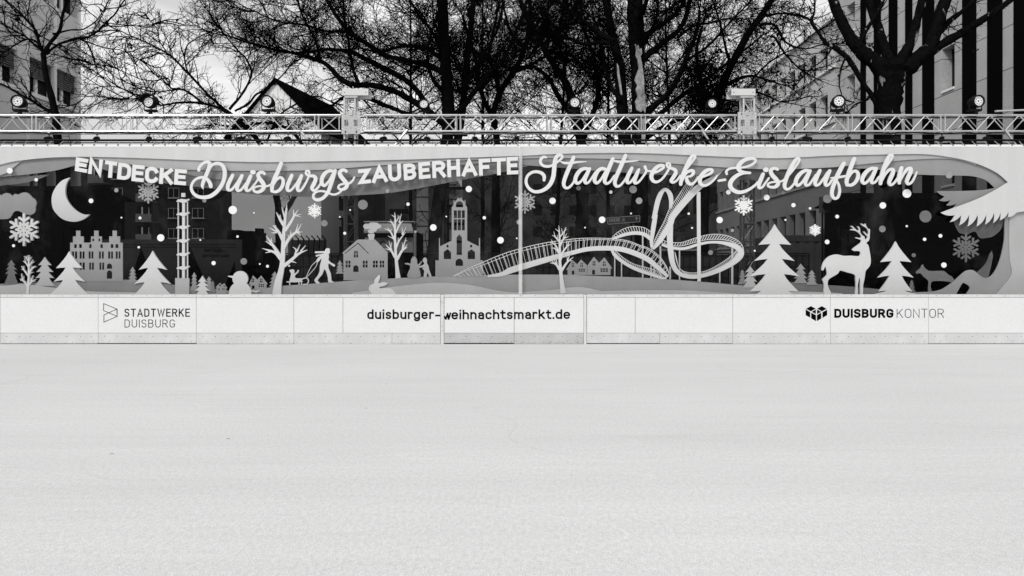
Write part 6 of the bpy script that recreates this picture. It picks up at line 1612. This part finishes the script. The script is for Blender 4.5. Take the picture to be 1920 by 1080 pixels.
# street sign
yN = 7.0
t = root('street_sign', tuple(W(1168, 512, yN).xy) + (0,), 'framed direction sign with an arrow, seen through the banner over the coaster', 'sign')
mb = MB(); q4 = [(1137.5, 408.6), (1199.6, 404.2), (1199.6, 415.8), (1140, 420.4)]
mb.prism(q4, None, yN, yN+0.03); mb.build('sign_plate', M['grey_wall'], t)
mb = MB(); mb.ribbon([(x, y, 0.9) for x, y in q4+[q4[0]]], yN-0.012, yN-0.002, smooth=False, round_caps=False, slope=0, closed=True); mb.build('border', M['frame_white'], t)
mb = MB(); text_line(mb, 'INNERE', 1142, 1162.5, 416.7, 6.6, 0.8, yN-0.014, yN-0.002, 0.2, slope=-0.07)
mb.ribbon([(1169, 415.0, .8), (1166.5, 413.8, .8), (1167, 412.0, .8)], yN-0.014, yN-0.002); mb.ribbon([(1168.5, 409.5, .8), (1172, 415, .8)], yN-0.0155, yN-0.002); mb.ribbon([(1171, 409.6, .8), (1168.6, 413, .8)], yN-0.017, yN-0.002)
mb.build('lettering', M['frame_white'], t)
mb = MB(); mb.ribbon([(1193.4, 413, 1.0), (1193.4, 407.4, 1.0)], yN-0.014, yN-0.002); mb.ribbon([(1191, 410.4, 1.0), (1193.4, 407.4, 1.0), (1196, 410, 1.0)], yN-0.017, yN-0.002, smooth=False); mb.build('arrow', M['frame_white'], t)
mb = MB(); 
for x in (1150, 1188): mb.tube([W(x, 420, yN+0.06), Vector((W(x, 420, yN+0.06).x, yN+0.06, 0))], 0.04, 8)
mb.build('post', M['trailer'], t)
# van
yV = 12.0
t = root('delivery_van', tuple(W(1276, 512, yV).xy) + (0,), 'pale box van behind the coaster, front towards the rink', 'van')
mb = MB(); a, b = W(1236, 466, yV), W(1314, 466, yV); mb.box(a.x, b.x, yV, yV+4.5, 0.35, a.z); mb.build('body', M['trailer'], t, bevel=0.12)
mb = MB(); mb.pbox(1246, 472.5, 1304, 492, yV-0.02, yV+0.1); mb.build('windscreen', M['glass_dark'], t, bevel=0.01)
mb = MB(); mb.pbox(1240, 466.6, 1310, 470.5, yV-0.05, yV+0.08); mb.build('roof_edge', M['frame_white'], t, bevel=0.01)
for x in (1243, 1300):
    mb = MB(); mb.pbox(x, 522, x+8, 529, yV-0.03, yV+0.05); mb.build('headlight', M['frame_white'], t, bevel=0.01)
for x in (1248, 1302):
    mb = MB(); p = W(x, 0, yV); mb.tube([(p.x-0.12, yV+0.8, 0.34), (p.x+0.12, yV+0.8, 0.34)], 0.34, 18); mb.build('wheel', M['black_metal'], t)
# containers
for x0, x1, ytop, Y, m_, lab in ((1462, 1612, 441, 6.5, 'container', 'corrugated grey container behind the tallest fir and the stag'), (1600, 1632, 470, 9.0, 'container', 'short corrugated container behind the right fir')):
    t = root('container', tuple(W((x0+x1)/2, 512, Y).xy) + (0,), lab, 'container', 'corrugated containers behind the banner')
    a, b = W(x0, ytop, Y), W(x1, ytop, Y); mb = MB()
    mb.box(a.x, b.x, Y+0.05, Y+2.4, 0.12, a.z-0.05)
    x = a.x+0.05
    while x < b.x-0.2:
        mb.box(x, x+0.16, Y+0.005, Y+0.049, 0.25, a.z-0.22); x += 0.30
    mb.build('shell', M[m_], t)
    mb = MB(); mb.box(a.x-0.02, b.x+0.02, Y-0.01, Y+2.42, a.z-0.20, a.z); mb.box(a.x-0.02, b.x+0.02, Y-0.01, Y+0.2, 0.05, 0.24)
    for x in (a.x, b.x-0.1): mb.box(x, x+0.1, Y-0.012, Y+0.12, 0.24, a.z-0.203)
    mb.build('frame', M['trailer'], t)
mb = MB(); mb.pbox(1552, 427, 1565, 440.6, 7.2, 8.0); tag(mb.build('roof_box', M['container'], bevel=0.02), 'small grey box on the container roof', 'box')
# notice board
yB = 5.6
t = root('notice_board', tuple(W(1564, 512, yB).xy) + (0,), 'grey notice board with dark print under the word Eislaufbahn', 'notice board')
mb = MB(); mb.pbox(1537, 369, 1592, 399, yB, yB+0.05); mb.build('sheet', M['trailer'], t)
mb = MB(); mb.pbox(1537, 381.2, 1592, 381.8, yB-0.006, yB-0.001); mb.pbox(1562, 392.4, 1592, 393, yB-0.006, yB-0.001)
mb.ribbon([(1553, 384, 2), (1557, 388.6, 1)], yB-0.006, yB-0.001); mb.prism([(1560, 378), (1566, 376), (1572, 377), (1576, 372), (1580, 378), (1572, 385), (1558, 386), (1556, 381)], None, yB-0.0075, yB-0.001); mb.build('print', M['trailer_dark'], t)
mb = MB()
for x in (1542, 1587): mb.tube([W(x, 370, yB+0.08), Vector((W(x, 0, yB+0.08).x, yB+0.08, 0))], 0.03, 8)
mb.build('post', M['black_metal'], t)
# overhead wire
mb = MB(); P = [W(88 + (290-88)*s, 74 + (200-74)*s + 5*math.sin(PI*s), 4.0+3.0*s) for s in np.linspace(0, 1, 14)]
P = [W(20, 32, 3.2)] + P
mb.tube(P, 0.017, 6)
tag(mb.build('overhead_wire', M['black_metal']), 'dark slanting wire from the left tree to the hooded floodlight', 'wire')
# ------------------------------------------------------------------ bare winter trees
class Tubes:
    """many thin tubes in one mesh"""
    def __init__(self): self.V, self.Fq, self.n = [], [], 0
    def add(self, P, r, sides):
        P = np.asarray(P, float); n = len(P); r = np.broadcast_to(np.asarray(r, float), (n,))
        t = np.empty_like(P); t[1:-1] = P[2:]-P[:-2]; t[0] = P[1]-P[0]; t[-1] = P[-1]-P[-2]
        t /= np.maximum(np.linalg.norm(t, axis=1), 1e-9)[:, None]
        m = t.mean(0); ref = np.array([0., 1., 0.]) if abs(m[1]) < 0.8*np.linalg.norm(m) else np.array([1., 0., 0.])
        u = np.cross(t, ref); u /= np.maximum(np.linalg.norm(u, axis=1), 1e-9)[:, None]; w = np.cross(u, t)
        a = 2*np.pi*np.arange(sides)/sides
        ring = P[:, None, :] + (u[:, None, :]*np.cos(a)[None, :, None] + w[:, None, :]*np.sin(a)[None, :, None])*r[:, None, None]
        self.V.append(ring.reshape(-1, 3))
        i = np.arange(n-1)[:, None]*sides; j = np.arange(sides)[None, :]; k = (j+1) % sides
        q = np.stack([i+j, i+k, i+sides+k, i+sides+j], -1).reshape(-1, 4) + self.n
        self.Fq.append(q); self.n += n*sides
    def quad(self, P):
        self.V.append(np.asarray(P, float)); self.Fq.append(np.array([[0, 1, 2, 3]])+self.n); self.n += 4
    def build(self, name, m, parent, smooth=True):
        V = np.concatenate(self.V) - np.array(tuple(WORLD[parent.name])); Fq = np.concatenate(self.Fq)
        me = bpy.data.meshes.new(name)
        me.vertices.add(len(V)); me.vertices.foreach_set('co', V.astype(np.float32).ravel())
        me.loops.add(Fq.size); me.loops.foreach_set('vertex_index', Fq.astype(np.int32).ravel())
        me.polygons.add(len(Fq)); me.polygons.foreach_set('loop_start', np.arange(0, Fq.size, 4, dtype=np.int32))
        if smooth: me.polygons.foreach_set('use_smooth', np.ones(len(Fq), bool))
        me.update(calc_edges=True); me.materials.append(m)
        o = bpy.data.objects.new(name, me); C.objects.link(o); o.parent = parent
        return o

class Grower:
    def __init__(self, seed, rmin=0.0065):
        self.g = np.random.default_rng(seed); self.T = Tubes(); self.L = Tubes(); self.rmin = rmin; self.count = 0
    def chain(self, p, d, length, r0, r1, n, wander, up, sides):
        g = self.g; P = [p]; d = d/np.linalg.norm(d); st = length/n
        for i in range(n):
            d = d + g.normal(0, wander, 3) + np.array([0, 0, up])
            d /= np.linalg.norm(d); P.append(P[-1]+d*st)
        P = np.array(P); self.T.add(P, np.linspace(r0, r1, n+1), sides); self.count += 1
        return P
    def side_dir(self, d, ang):
        g = self.g; a = g.normal(0, 1, 3); a -= a@d*d; a /= max(np.linalg.norm(a), 1e-6)
        a[1] *= 0.75
        return d*math.cos(ang)+a*math.sin(ang)
    def twigs(self, P, level, dens, length, up=0.03, leafy=0.0):
        """side shoots along the polyline P"""
        g = self.g
        seg = np.linalg.norm(np.diff(P, axis=0), axis=1); tot = seg.sum(); cum = np.r_[0, np.cumsum(seg)]
        n = g.poisson(tot*dens)
        for s in g.uniform(0.08*tot, tot, n):
            k = min(np.searchsorted(cum, s)-1, len(seg)-1); k = max(k, 0)
            f = (s-cum[k])/max(seg[k], 1e-6); p = P[k]+(P[k+1]-P[k])*f; d = (P[k+1]-P[k])/max(seg[k], 1e-6)
            L = length*g.uniform(0.45, 1.25)*(1-0.35*s/tot)
            dd = self.side_dir(d, g.uniform(0.5, 1.15))
            if level == 0:
                Q = self.chain(p, dd, L, max(0.019, self.rmin*2.4), self.rmin*1.2, 8, 0.15, up, 4)
                self.twigs(Q, 1, dens*1.5, length*0.52, up, leafy)
            elif level == 1:
                Q = self.chain(p, dd, L, self.rmin*1.5, self.rmin*0.95, 6, 0.17, up*1.3, 3)
                self.twigs(Q, 2, dens*1.6, length*0.5, up, leafy)
                if g.random() < leafy: self.leaf(Q[-1])
            else:
                Q = self.chain(p, dd, L, self.rmin*1.0, self.rmin*0.7, 4, 0.2, up, 3)
                if g.random() < leafy*0.5: self.leaf(Q[-1])
    def leaf(self, p):
        g = self.g; s = g.uniform(0.03, 0.085)
        for _ in range(g.integers(1, 4)):
            c = p + g.normal(0, 0.05, 3) + np.array([0, 0, -s*0.6]); u = g.normal(0, 1, 3); u /= np.linalg.norm(u); v = g.normal(0, 1, 3); v -= v@u*u; v /= np.linalg.norm(v)
            self.L.quad([c-u*s, c-v*s*0.6, c+u*s*0.9, c+v*s*0.7])

def tree(label, Y0, base, limbs, seed, dens=2.6, length=1.5, m='bark', leafy=0.02, rmin=0.0065, yspread=1.6, up=0.03, ball=None, patches=None):
    """limbs: [(photo pixels x, y, width) ...]; the first ones form the trunk. Each limb leaves the picture plane by its own curve"""
    G = Grower(seed, rmin); g = np.random.default_rng(seed+100); TT = Tubes()
    b = W(base, 0, Y0)
    t = root('bare_tree', (b.x, Y0, 0.0), label, 'tree', 'bare winter trees behind the banner')
    lines = []
    for i, L in enumerate(limbs):
        opts = {}
        if isinstance(L, dict): opts = L; L = L['p']
        P = np.array(smooth_pts(L, 5)); n = len(P)
        amp = opts.get('dy', g.normal(0, yspread) if i > 0 else 0.0)
        s = np.linspace(0, 1, n)
        Y = Y0 + opts.get('y0', 0.0) + amp*s**1.3
        q = np.array([tuple(W(x, y, yy)) for (x, y, w), yy in zip(P, Y)])
        kkY = np.array([kk(v) for v in Y])
        wob = g.normal(0, 1, (n, 3)).cumsum(0)*0.006; wob -= np.linspace(0, 1, n)[:, None]*wob[-1]
        q = q + wob
        r = np.maximum(P[:, 2]*kkY/2, rmin)
        if opts.get('ground'): q = np.vstack([[q[0][0], q[0][1], 0.0], q]); r = np.r_[r[0]*1.25, r]
        rn = r*(1+g.normal(0, 0.05, len(r)))
        TT.add(q, rn, 10 if r.max() > 0.1 else 7)
        lines.append((q, opts))
    TT.build('trunk', M[m], t)
    for q, o in lines:
        dn = o.get('dens', dens)
        if dn > 0: G.twigs(q, 0, dn, o.get('len', length), up, leafy)
        # the limb's own end runs out in a spray of shoots
        if o.get('tip', True) and dn > 0:
            d = q[-1]-q[-3]; d /= np.linalg.norm(d)
            for _ in range(3):
                Q = G.chain(q[-1], d+G.g.normal(0, 0.25, 3), length*1.1, 0.02, rmin*1.2, 7, 0.2, up, 4); G.twigs(Q, 1, dn*1.6, length*0.5, up, leafy)
    if ball:
        for bx, by, rad, cnt in ball:
            c = np.array(tuple(W(bx, by, Y0)))
            for _ in range(cnt):
                p = c + G.g.normal(0, rad*0.5, 3); d = G.g.normal(0, 1, 3); d[2] += 0.5
                Q = G.chain(p, d, G.g.uniform(0.3, 0.8), rmin*1.5, rmin, 5, 0.4, 0.0, 3)
                if G.g.random() < 0.8: G.leaf(Q[-1]); G.leaf(Q[2])
    cr = G.T.build('crown', M['twig'], t)
    if G.L.n: tag(G.L.build('dead_leaves', M['deadleaf'], t, smooth=False), kind='stuff')
    if patches:
        for poly, Yp in patches:
            mb = MB(); mb.prism(poly, None, Yp, Yp+0.10); mb.build('bark_patch', M['bark_patch'], t)
    print('tree', label[:40], G.count)
    return t

def Lb(*p, **k): d = dict(p=list(p)); d.update(k); return d
# left small plane tree
tree('small bare tree before the left office block', 3.2, 112, [
 Lb((113, 330, 14), (110, 268, 14), (106, 222, 13), (98, 185, 11.5), (86, 140, 9.5), (81, 100, 8.5), ground=True, dens=0.5),
 Lb((82, 102, 8), (95, 78, 6.5), (110, 58, 6), (117, 30, 5.5), (124, 4, 5), dens=1.6), Lb((82, 100, 8), (72, 76, 5.5), (66, 58, 5), (52, 42, 4.5), (30, 18, 3.5), (10, 0, 3)),
 Lb((86, 102, 5), (100, 90, 4.5), (122, 79, 4.2), (150, 74, 4), (175, 66, 3.8), (195, 48, 3.4), (216, 26, 3), (232, 2, 2.5), dens=2.6), Lb((80, 92, 5), (66, 88, 4), (50, 72, 3.6), (30, 60, 3.2), (8, 46, 3)),
 Lb((84, 96, 4), (66, 76, 3.4), (45, 76, 3), (20, 90, 2.4), (0, 104, 2)), Lb((104, 214, 7), (84, 204, 6), (62, 192, 5), (40, 178, 4.4), (12, 162, 4), (-20, 150, 3), dens=1.6),
 Lb((100, 64, 4), (128, 56, 3), (155, 54, 2.6), (178, 40, 2.2), (196, 18, 2), dens=2.2), Lb((150, 74, 3), (190, 88, 2), (225, 94, 1.6), (262, 112, 1.2), dens=1.6), Lb((175, 66, 2.4), (200, 46, 2), (240, 50, 1.6), (285, 46, 1.2), dens=1.8)],
 11, dens=3.4, length=1.2, leafy=0.03, rmin=0.0056, yspread=0.8)
# drooping tree left of the left tower
tree('wide bare tree with drooping shoots left of the left lifting tower', 6.0, 524, [
 Lb((525, 470, 17), (524, 430, 16), (520, 380, 13), (512, 330, 11), (492, 275, 9.5), (462, 240, 8.5), (430, 212, 7.5), ground=True, dens=0.5, tip=False),
 Lb((526, 410, 11), (546, 380, 9), (562, 345, 8), (575, 300, 7), (560, 262, 6.5), (530, 238, 6), (490, 232, 5.5), (450, 238, 4.5), (400, 232, 3)),
 Lb((430, 212, 7), (410, 196, 5.4), (390, 177, 5), (351, 135, 4.4), (318, 104, 3.6), (286, 86, 3), (258, 72, 2.2), (225, 58, 1.6), dens=4.2), Lb((430, 214, 6), (405, 200, 4.6), (364, 193, 4.4), (330, 192, 4), (299, 197, 3.2), (270, 188, 2.2), (240, 186, 1.6), dens=3.6),
 Lb((380, 196, 4.2), (360, 178, 4), (338, 168, 3.6), (318, 166, 3), (312, 148, 2.6), (285, 152, 2.2), (258, 148, 1.8), (225, 132, 1.4), dens=4.0), Lb((300, 196, 3), (271, 180, 2.8), (250, 176, 2.2), (234, 168, 2), (205, 162, 1.8), (175, 166, 1.6), (155, 186, 1.2), dens=3.6),
 Lb((340, 168, 2.4), (290, 172, 2.2), (262, 164, 2), (226, 148, 1.8), (196, 130, 1.4), (172, 120, 1), dens=3.6), Lb((430, 205, 5), (458, 170, 4.4), (472, 140, 4), (462, 112, 3.4), (444, 92, 2.8), (418, 60, 2.2), dens=3.6), Lb((352, 136, 3), (346, 108, 2.6), (352, 84, 2.2), (372, 70, 1.8), (390, 62, 1.4), dens=3.6),
 Lb((440, 208, 4.6), (462, 196, 4.2), (480, 176, 4), (505, 164, 3.4), (530, 140, 2.6), (548, 118, 2), dens=3.4), Lb((318, 104, 2.2), (300, 78, 2), (296, 56, 1.8), (280, 36, 1.4), dens=3.0), Lb((500, 265, 4.6), (520, 220, 3.6), (545, 200, 3.2), (590, 180, 2.6), (620, 190, 2), dens=3.0)],
 23, dens=5.2, length=1.4, leafy=0.012, rmin=0.0058, yspread=1.0, up=-0.02)
# big tree, trunk at 840
tree('big dark twin-stemmed tree whose limbs arch left over the left tower', 8.0, 842, [
 Lb((806, 520, 22), (818, 420, 24), (832, 330, 24), (840, 270, 24), (842, 200, 23), (836, 120, 21), (832, 50, 20), (829, -10, 19), (826, -60, 18), ground=True, dens=1.4, tip=False),
 Lb((850, 300, 16), (862, 240, 15), (870, 180, 13), (876, 110, 12), (884, 40, 11), (888, -20, 10), dens=2.2),
 Lb((832, 228, 15), (806, 214, 12), (793, 188, 11), (775, 164, 10.5), (742, 142, 10), (705, 122, 9.5), (672, 104, 8.5), (652, 96, 7.5), (610, 92, 6), (565, 98, 5), (515, 94, 4), (470, 80, 3), dens=3.2),
 Lb((838, 140, 12), (800, 122, 10), (770, 116, 9.5), (728, 106, 9), (690, 84, 8.5), (662, 66, 8), (642, 44, 7.5), (625, 22, 7), (608, -10, 6), dens=3.0),
 Lb((660, 160, 12), (640, 150, 9.5), (624, 132, 8.5), (606, 118, 8), (578, 108, 7), (545, 100, 5.5), (500, 92, 4.6), (460, 80, 4), (430, 68, 3), dens=3.2, dy=0.4), Lb((832, 232, 14), (790, 200, 12), (740, 172, 11), (700, 160, 11), (664, 160, 11), dens=2.2, tip=False, dy=0.3),
 Lb((672, 156, 8), (662, 128, 6), (655, 80, 5), (648, 40, 4.4), (642, -10, 4)), Lb((600, 114, 6), (592, 76, 4.5), (575, 46, 4), (562, 14, 3.4), (552, -20, 3)), Lb((690, 84, 6), (650, 60, 5), (610, 58, 4.4), (566, 46, 3.8), (520, 40, 3), (480, 22, 2.2)),
 Lb((838, 118, 8), (806, 96, 7), (780, 88, 6.5), (752, 88, 6), (712, 96, 5), (680, 92, 4)), Lb((848, 220, 12), (876, 190, 10), (900, 158, 9), (925, 128, 8), (945, 108, 7), (962, 70, 6), (978, 30, 5), (990, -10, 4)), Lb((790, 222, 10), (760, 212, 8.5), (720, 196, 8), (690, 186, 7.5), (650, 180, 6), (625, 196, 4), dens=2.4),
 Lb((834, 110, 8), (812, 64, 6), (790, 34, 5), (770, 4, 4.4)), Lb((872, 160, 8), (905, 104, 6), (930, 60, 5), (940, 20, 4.4), (944, -12, 4)), Lb((838, 180, 9), (812, 150, 7), (800, 110, 6), (806, 70, 5), (820, 30, 4))],
 37, dens=3.7, length=2.0, leafy=0.008, rmin=0.0066, yspread=1.8)
# two leaning stems at 930 and 1085
tree('slender leaning dark tree between the big centre trunks', 12.0, 950, [
 Lb((930, 420, 16), (930, 330, 14), (932, 268, 13), (926, 215, 12), (940, 170, 10.5), (968, 130, 10), (985, 95, 9), (992, 60, 9), (994, 20, 8), (990, -30, 7), ground=True, dens=2.0),
 Lb((930, 230, 12), (908, 190, 9), (896, 150, 8), (892, 110, 7), (880, 70, 6), (868, 30, 5)), Lb((936, 190, 9), (930, 140, 7), (918, 108, 6.4), (926, 60, 5), (935, 10, 4)), Lb((966, 134, 8), (990, 126, 7), (1020, 108, 6), (1045, 98, 5), (1070, 100, 4)), Lb((985, 90, 7), (960, 64, 5.4), (948, 30, 4.4), (940, -8, 4)), Lb((990, 66, 6), (1012, 40, 5), (1030, 14, 4), (1042, -14, 3))],
 41, dens=3.6, length=2.0, leafy=0.006, rmin=0.0068, yspread=2.2)
tree('dark stem slanting up left behind the bright centre floodlight', 11.0, 1088, [
 Lb((1092, 420, 24), (1092, 330, 22), (1090, 270, 21), (1080, 215, 18), (1068, 172, 14), (1045, 132, 12), (1022, 98, 11), (1004, 62, 10), (990, 34, 9), (976, 2, 8), (962, -40, 7), ground=True, dens=2.0),
 Lb((1088, 255, 14), (1070, 215, 11), (1046, 180, 9), (1030, 150, 8), (1010, 130, 7), (990, 124, 6), (960, 130, 4.6)), Lb((1060, 160, 8), (1058, 120, 7), (1046, 80, 6), (1052, 40, 5), (1060, 0, 4)), Lb((1024, 100, 7), (1030, 70, 6), (1046, 56, 5), (1078, 40, 4.4), (1100, 12, 4)), Lb((1094, 260, 12), (1108, 220, 10), (1120, 180, 9), (1118, 150, 8), (1112, 110, 7), (1100, 70, 6), (1085, 30, 5))],
 43, dens=3.6, length=2.0, leafy=0.006, rmin=0.0068, yspread=2.2)
# the pale-barked plane
tree('thick plane tree with a pale peeled stripe down its trunk', 9.0, 1196, [
 Lb((1196, 520, 34), (1197, 420, 32), (1199, 330, 29), (1199, 270, 27), (1198, 210, 26), (1196, 150, 25), (1195, 110, 28), (1194, 70, 31), (1192, 30, 30), (1190, -30, 27), ground=True, dens=1.2, tip=False),
 Lb((1178, 330, 26), (1172, 260, 25), (1167, 200, 23), (1164, 150, 21), (1160, 110, 18), (1152, 76, 17), (1145, 40, 15), (1138, 0, 14), (1130, -40, 12), dens=1.6),
 Lb((1150, 78, 13), (1122, 60, 11), (1095, 40, 9), (1070, 22, 8), (1046, 2, 7)), Lb((1152, 82, 10), (1122, 80, 8), (1092, 82, 7), (1062, 70, 6), (1032, 64, 5), (1012, 78, 4), dens=3.4),
 Lb((1202, 74, 14), (1226, 56, 10), (1245, 42, 8.5), (1262, 30, 8), (1278, 8, 7), (1288, -20, 6)), Lb((1200, 118, 15), (1222, 96, 12), (1246, 78, 11), (1268, 62, 10), (1284, 36, 9), (1291, 6, 8), (1296, -30, 7)),
 Lb((1203, 225, 16), (1226, 200, 12), (1256, 172, 10), (1278, 132, 9), (1292, 98, 8), (1306, 60, 7), (1312, 20, 6)), Lb((1206, 246, 13), (1238, 214, 10), (1272, 184, 8.5), (1310, 160, 7), (1350, 130, 5.5), (1392, 96, 4.4), (1430, 66, 3)),
 Lb((1200, 96, 9), (1218, 66, 7), (1230, 36, 6), (1234, 4, 5)), Lb((1164, 190, 9), (1146, 160, 8), (1134, 120, 7), (1128, 80, 6), (1116, 40, 5)), Lb((1270, 70, 7), (1300, 48, 5), (1330, 42, 4), (1365, 34, 3), (1400, 36, 2)), Lb((1210, 260, 10), (1240, 240, 8), (1280, 222, 7), (1325, 212, 5), (1370, 214, 3.6)),
 Lb((1196, 40, 12), (1206, 20, 9), (1216, -10, 7)), Lb((1290, 112, 6), (1330, 84, 5), (1362, 50, 4), (1390, 20, 3))],
 53, dens=3.6, length=2.0, leafy=0.01, rmin=0.0070, yspread=2.0,
 patches=[([(1191, 82), (1194, 86), (1197, 84), (1199, 92), (1203, 90), (1204, 100), (1201, 106), (1204, 120), (1206, 134), (1208, 150), (1208, 165), (1209, 180), (1211, 200), (1210, 212), (1206, 206), (1202, 210), (1194, 206), (1191, 190), (1196, 180), (1192, 168), (1195, 160), (1190, 150), (1193, 140), (1198, 128), (1196, 112), (1192, 104), (1193, 92)], 8.66),
          ([(1202, 216), (1210, 216), (1211, 246), (1209, 268), (1203, 268), (1204, 240)], 8.66), ([(1157, 118), (1160, 124), (1162, 140), (1165, 160), (1167, 178), (1164, 176), (1161, 158), (1158, 140)], 8.62)])
# stem leaning right, ivy clump
tree('dark leaning trunk with an ivy clump left of the right lifting tower', 10.5, 1328, [
 Lb((1318, 420, 20), (1322, 330, 19), (1326, 262, 18), (1334, 210, 17), (1352, 164, 16), (1370, 124, 14), (1388, 90, 13), (1408, 56, 12), (1438, 14, 11), (1462, -24, 10), ground=True, dens=1.2),
 Lb((1424, 46, 7), (1448, 44, 5.4), (1460, 58, 5), (1466, 70, 4.4), (1480, 84, 3.6), (1510, 92, 2.6), (1540, 84, 2)), Lb((1444, 68, 5), (1454, 72, 4.6), (1470, 96, 4), (1484, 112, 3.4), (1500, 130, 2.6)), Lb((1436, 30, 5), (1466, 26, 4), (1500, 30, 3.4), (1520, 40, 3)),
 Lb((1336, 206, 12), (1320, 170, 9), (1310, 130, 7), (1306, 92, 6), (1316, 50, 5)), Lb((1352, 166, 9), (1380, 150, 7), (1410, 142, 5), (1440, 150, 3.6), (1470, 160, 2.4), dens=2.0), Lb((1344, 196, 8), (1370, 182, 7), (1400, 170, 5), (1430, 176, 4), (1460, 190, 2.6), dens=2.0), Lb((1372, 124, 7), (1360, 90, 5), (1352, 50, 4.4), (1340, 10, 4)),
 Lb((1410, 150, 4), (1440, 120, 3.4), (1470, 100, 3), (1500, 84, 2.4), (1530, 60, 2), dens=1.8)],
 67, dens=2.4, length=1.5, leafy=0.12, rmin=0.0078, yspread=1.2, ball=[(1342, 170, 1.0, 300), (1332, 130, 0.7, 110), (1336, 205, 0.9, 200), (1425, 155, 0.7, 26), (1452, 178, 0.7, 24), (1486, 150, 0.5, 10), (1330, 236, 0.9, 130), (1432, 76, 0.5, 14)])
# thick forked plane at the right
tree('thick forked plane tree in front of the stone building', 5.0, 1668, [
 Lb((1668, 400, 44), (1667, 320, 42), (1666, 260, 42), (1666, 216, 44), (1668, 180, 46), (1672, 150, 52), (1674, 132, 58), ground=True, dens=0.15, tip=False),
 Lb((1668, 150, 38), (1650, 126, 33), (1626, 106, 27), (1606, 88, 23), (1590, 66, 21), (1576, 38, 19), (1564, 8, 18), (1552, -30, 16), dens=0.8, dy=0.4),
 Lb((1676, 128, 22), (1668, 106, 19), (1656, 78, 17), (1645, 46, 16), (1634, 14, 15), (1626, -30, 14), dens=0.8), Lb((1682, 132, 26), (1692, 108, 21), (1708, 80, 18), (1718, 48, 16), (1727, 14, 15), (1736, -30, 14), dens=0.8),
 Lb((1688, 138, 34), (1712, 116, 30), (1738, 92, 26), (1750, 66, 24), (1760, 36, 23), (1770, 6, 22), (1782, -30, 20), dens=0.8, dy=0.2), Lb((1700, 128, 22), (1730, 104, 19), (1762, 82, 17), (1800, 60, 15), (1840, 36, 13), (1872, 16, 12), (1900, -4, 10), dens=0.9, dy=0.3),
 Lb((1748, 74, 14), (1776, 44, 11), (1800, 24, 9), (1824, 4, 8), (1850, -20, 7)), Lb((1648, 206, 9), (1634, 180, 9), (1618, 158, 9), (1602, 132, 10), (1592, 114, 10), (1584, 106, 9.5), (1566, 92, 9), (1546, 80, 7.5), (1532, 58, 6), (1522, 40, 7), (1526, 26, 4), (1528, 4, 3.4), dens=2.2, dy=0.6),
 Lb((1522, 40, 5), (1500, 28, 3.6), (1470, 26, 3), (1440, 28, 2.4), (1420, 40, 2), dens=2.4), Lb((1604, 90, 10), (1622, 62, 8), (1640, 34, 7), (1656, 4, 6)), Lb((1634, 180, 6), (1620, 190, 4), (1602, 196, 3), (1590, 210, 2)), Lb((1586, 106, 5), (1576, 130, 3.4), (1574, 160, 2.6), (1580, 186, 2), dens=3), Lb((1560, 88, 4), (1545, 110, 3), (1520, 130, 2.4), (1500, 150, 1.8), dens=3)],
 79, dens=2.2, length=1.05, m='plane_bark', leafy=0.03, rmin=0.006, yspread=0.9)
# far trees filling the gaps
def far_tree(px, Y, top, label, seed, spread=1.0, lean=0.0, w=7, dens=2.8):
    g = np.random.default_rng(seed); limbs = [Lb((px, 480, w), (px+lean*0.3, 380, w*0.95), (px+lean*0.6, 280, w*0.85), (px+lean, 180, w*0.7), (px+lean*1.3, 90, w*0.5), (px+lean*1.5, top, w*0.3), ground=True, dens=dens)]
    for k in range(11):
        s = -1 if k % 2 else 1; y0 = g.uniform(110, 290); x0 = px+lean*(480-y0)/300
        L = g.uniform(60, 150)*spread; rise = g.uniform(50, 150)
        limbs.append(Lb((x0, y0, w*0.45), (x0+s*L*0.35, y0-rise*0.35, w*0.34), (x0+s*L*0.7, y0-rise*0.75, w*0.24), (x0+s*L, y0-rise*1.05, w*0.14)))
    return tree(label, Y, px, limbs, seed, dens=dens, length=1.9, rmin=0.0082, yspread=2.6, leafy=0.008)
far_tree(905, 19, -20, 'far bare tree right of the twin-stemmed tree', 91)
far_tree(1042, 22, -10, 'far bare tree behind the seam of the banner', 92, lean=14)
far_tree(1262, 20, -10, 'far bare tree right of the pale-barked trunk', 93, lean=-10)
far_tree(770, 22, -30, 'far bare tree behind the arching limbs', 94, spread=1.2, dens=2.4)
far_tree(1140, 24, -10, 'far bare tree behind the pale-barked trunk', 95, dens=2.8)
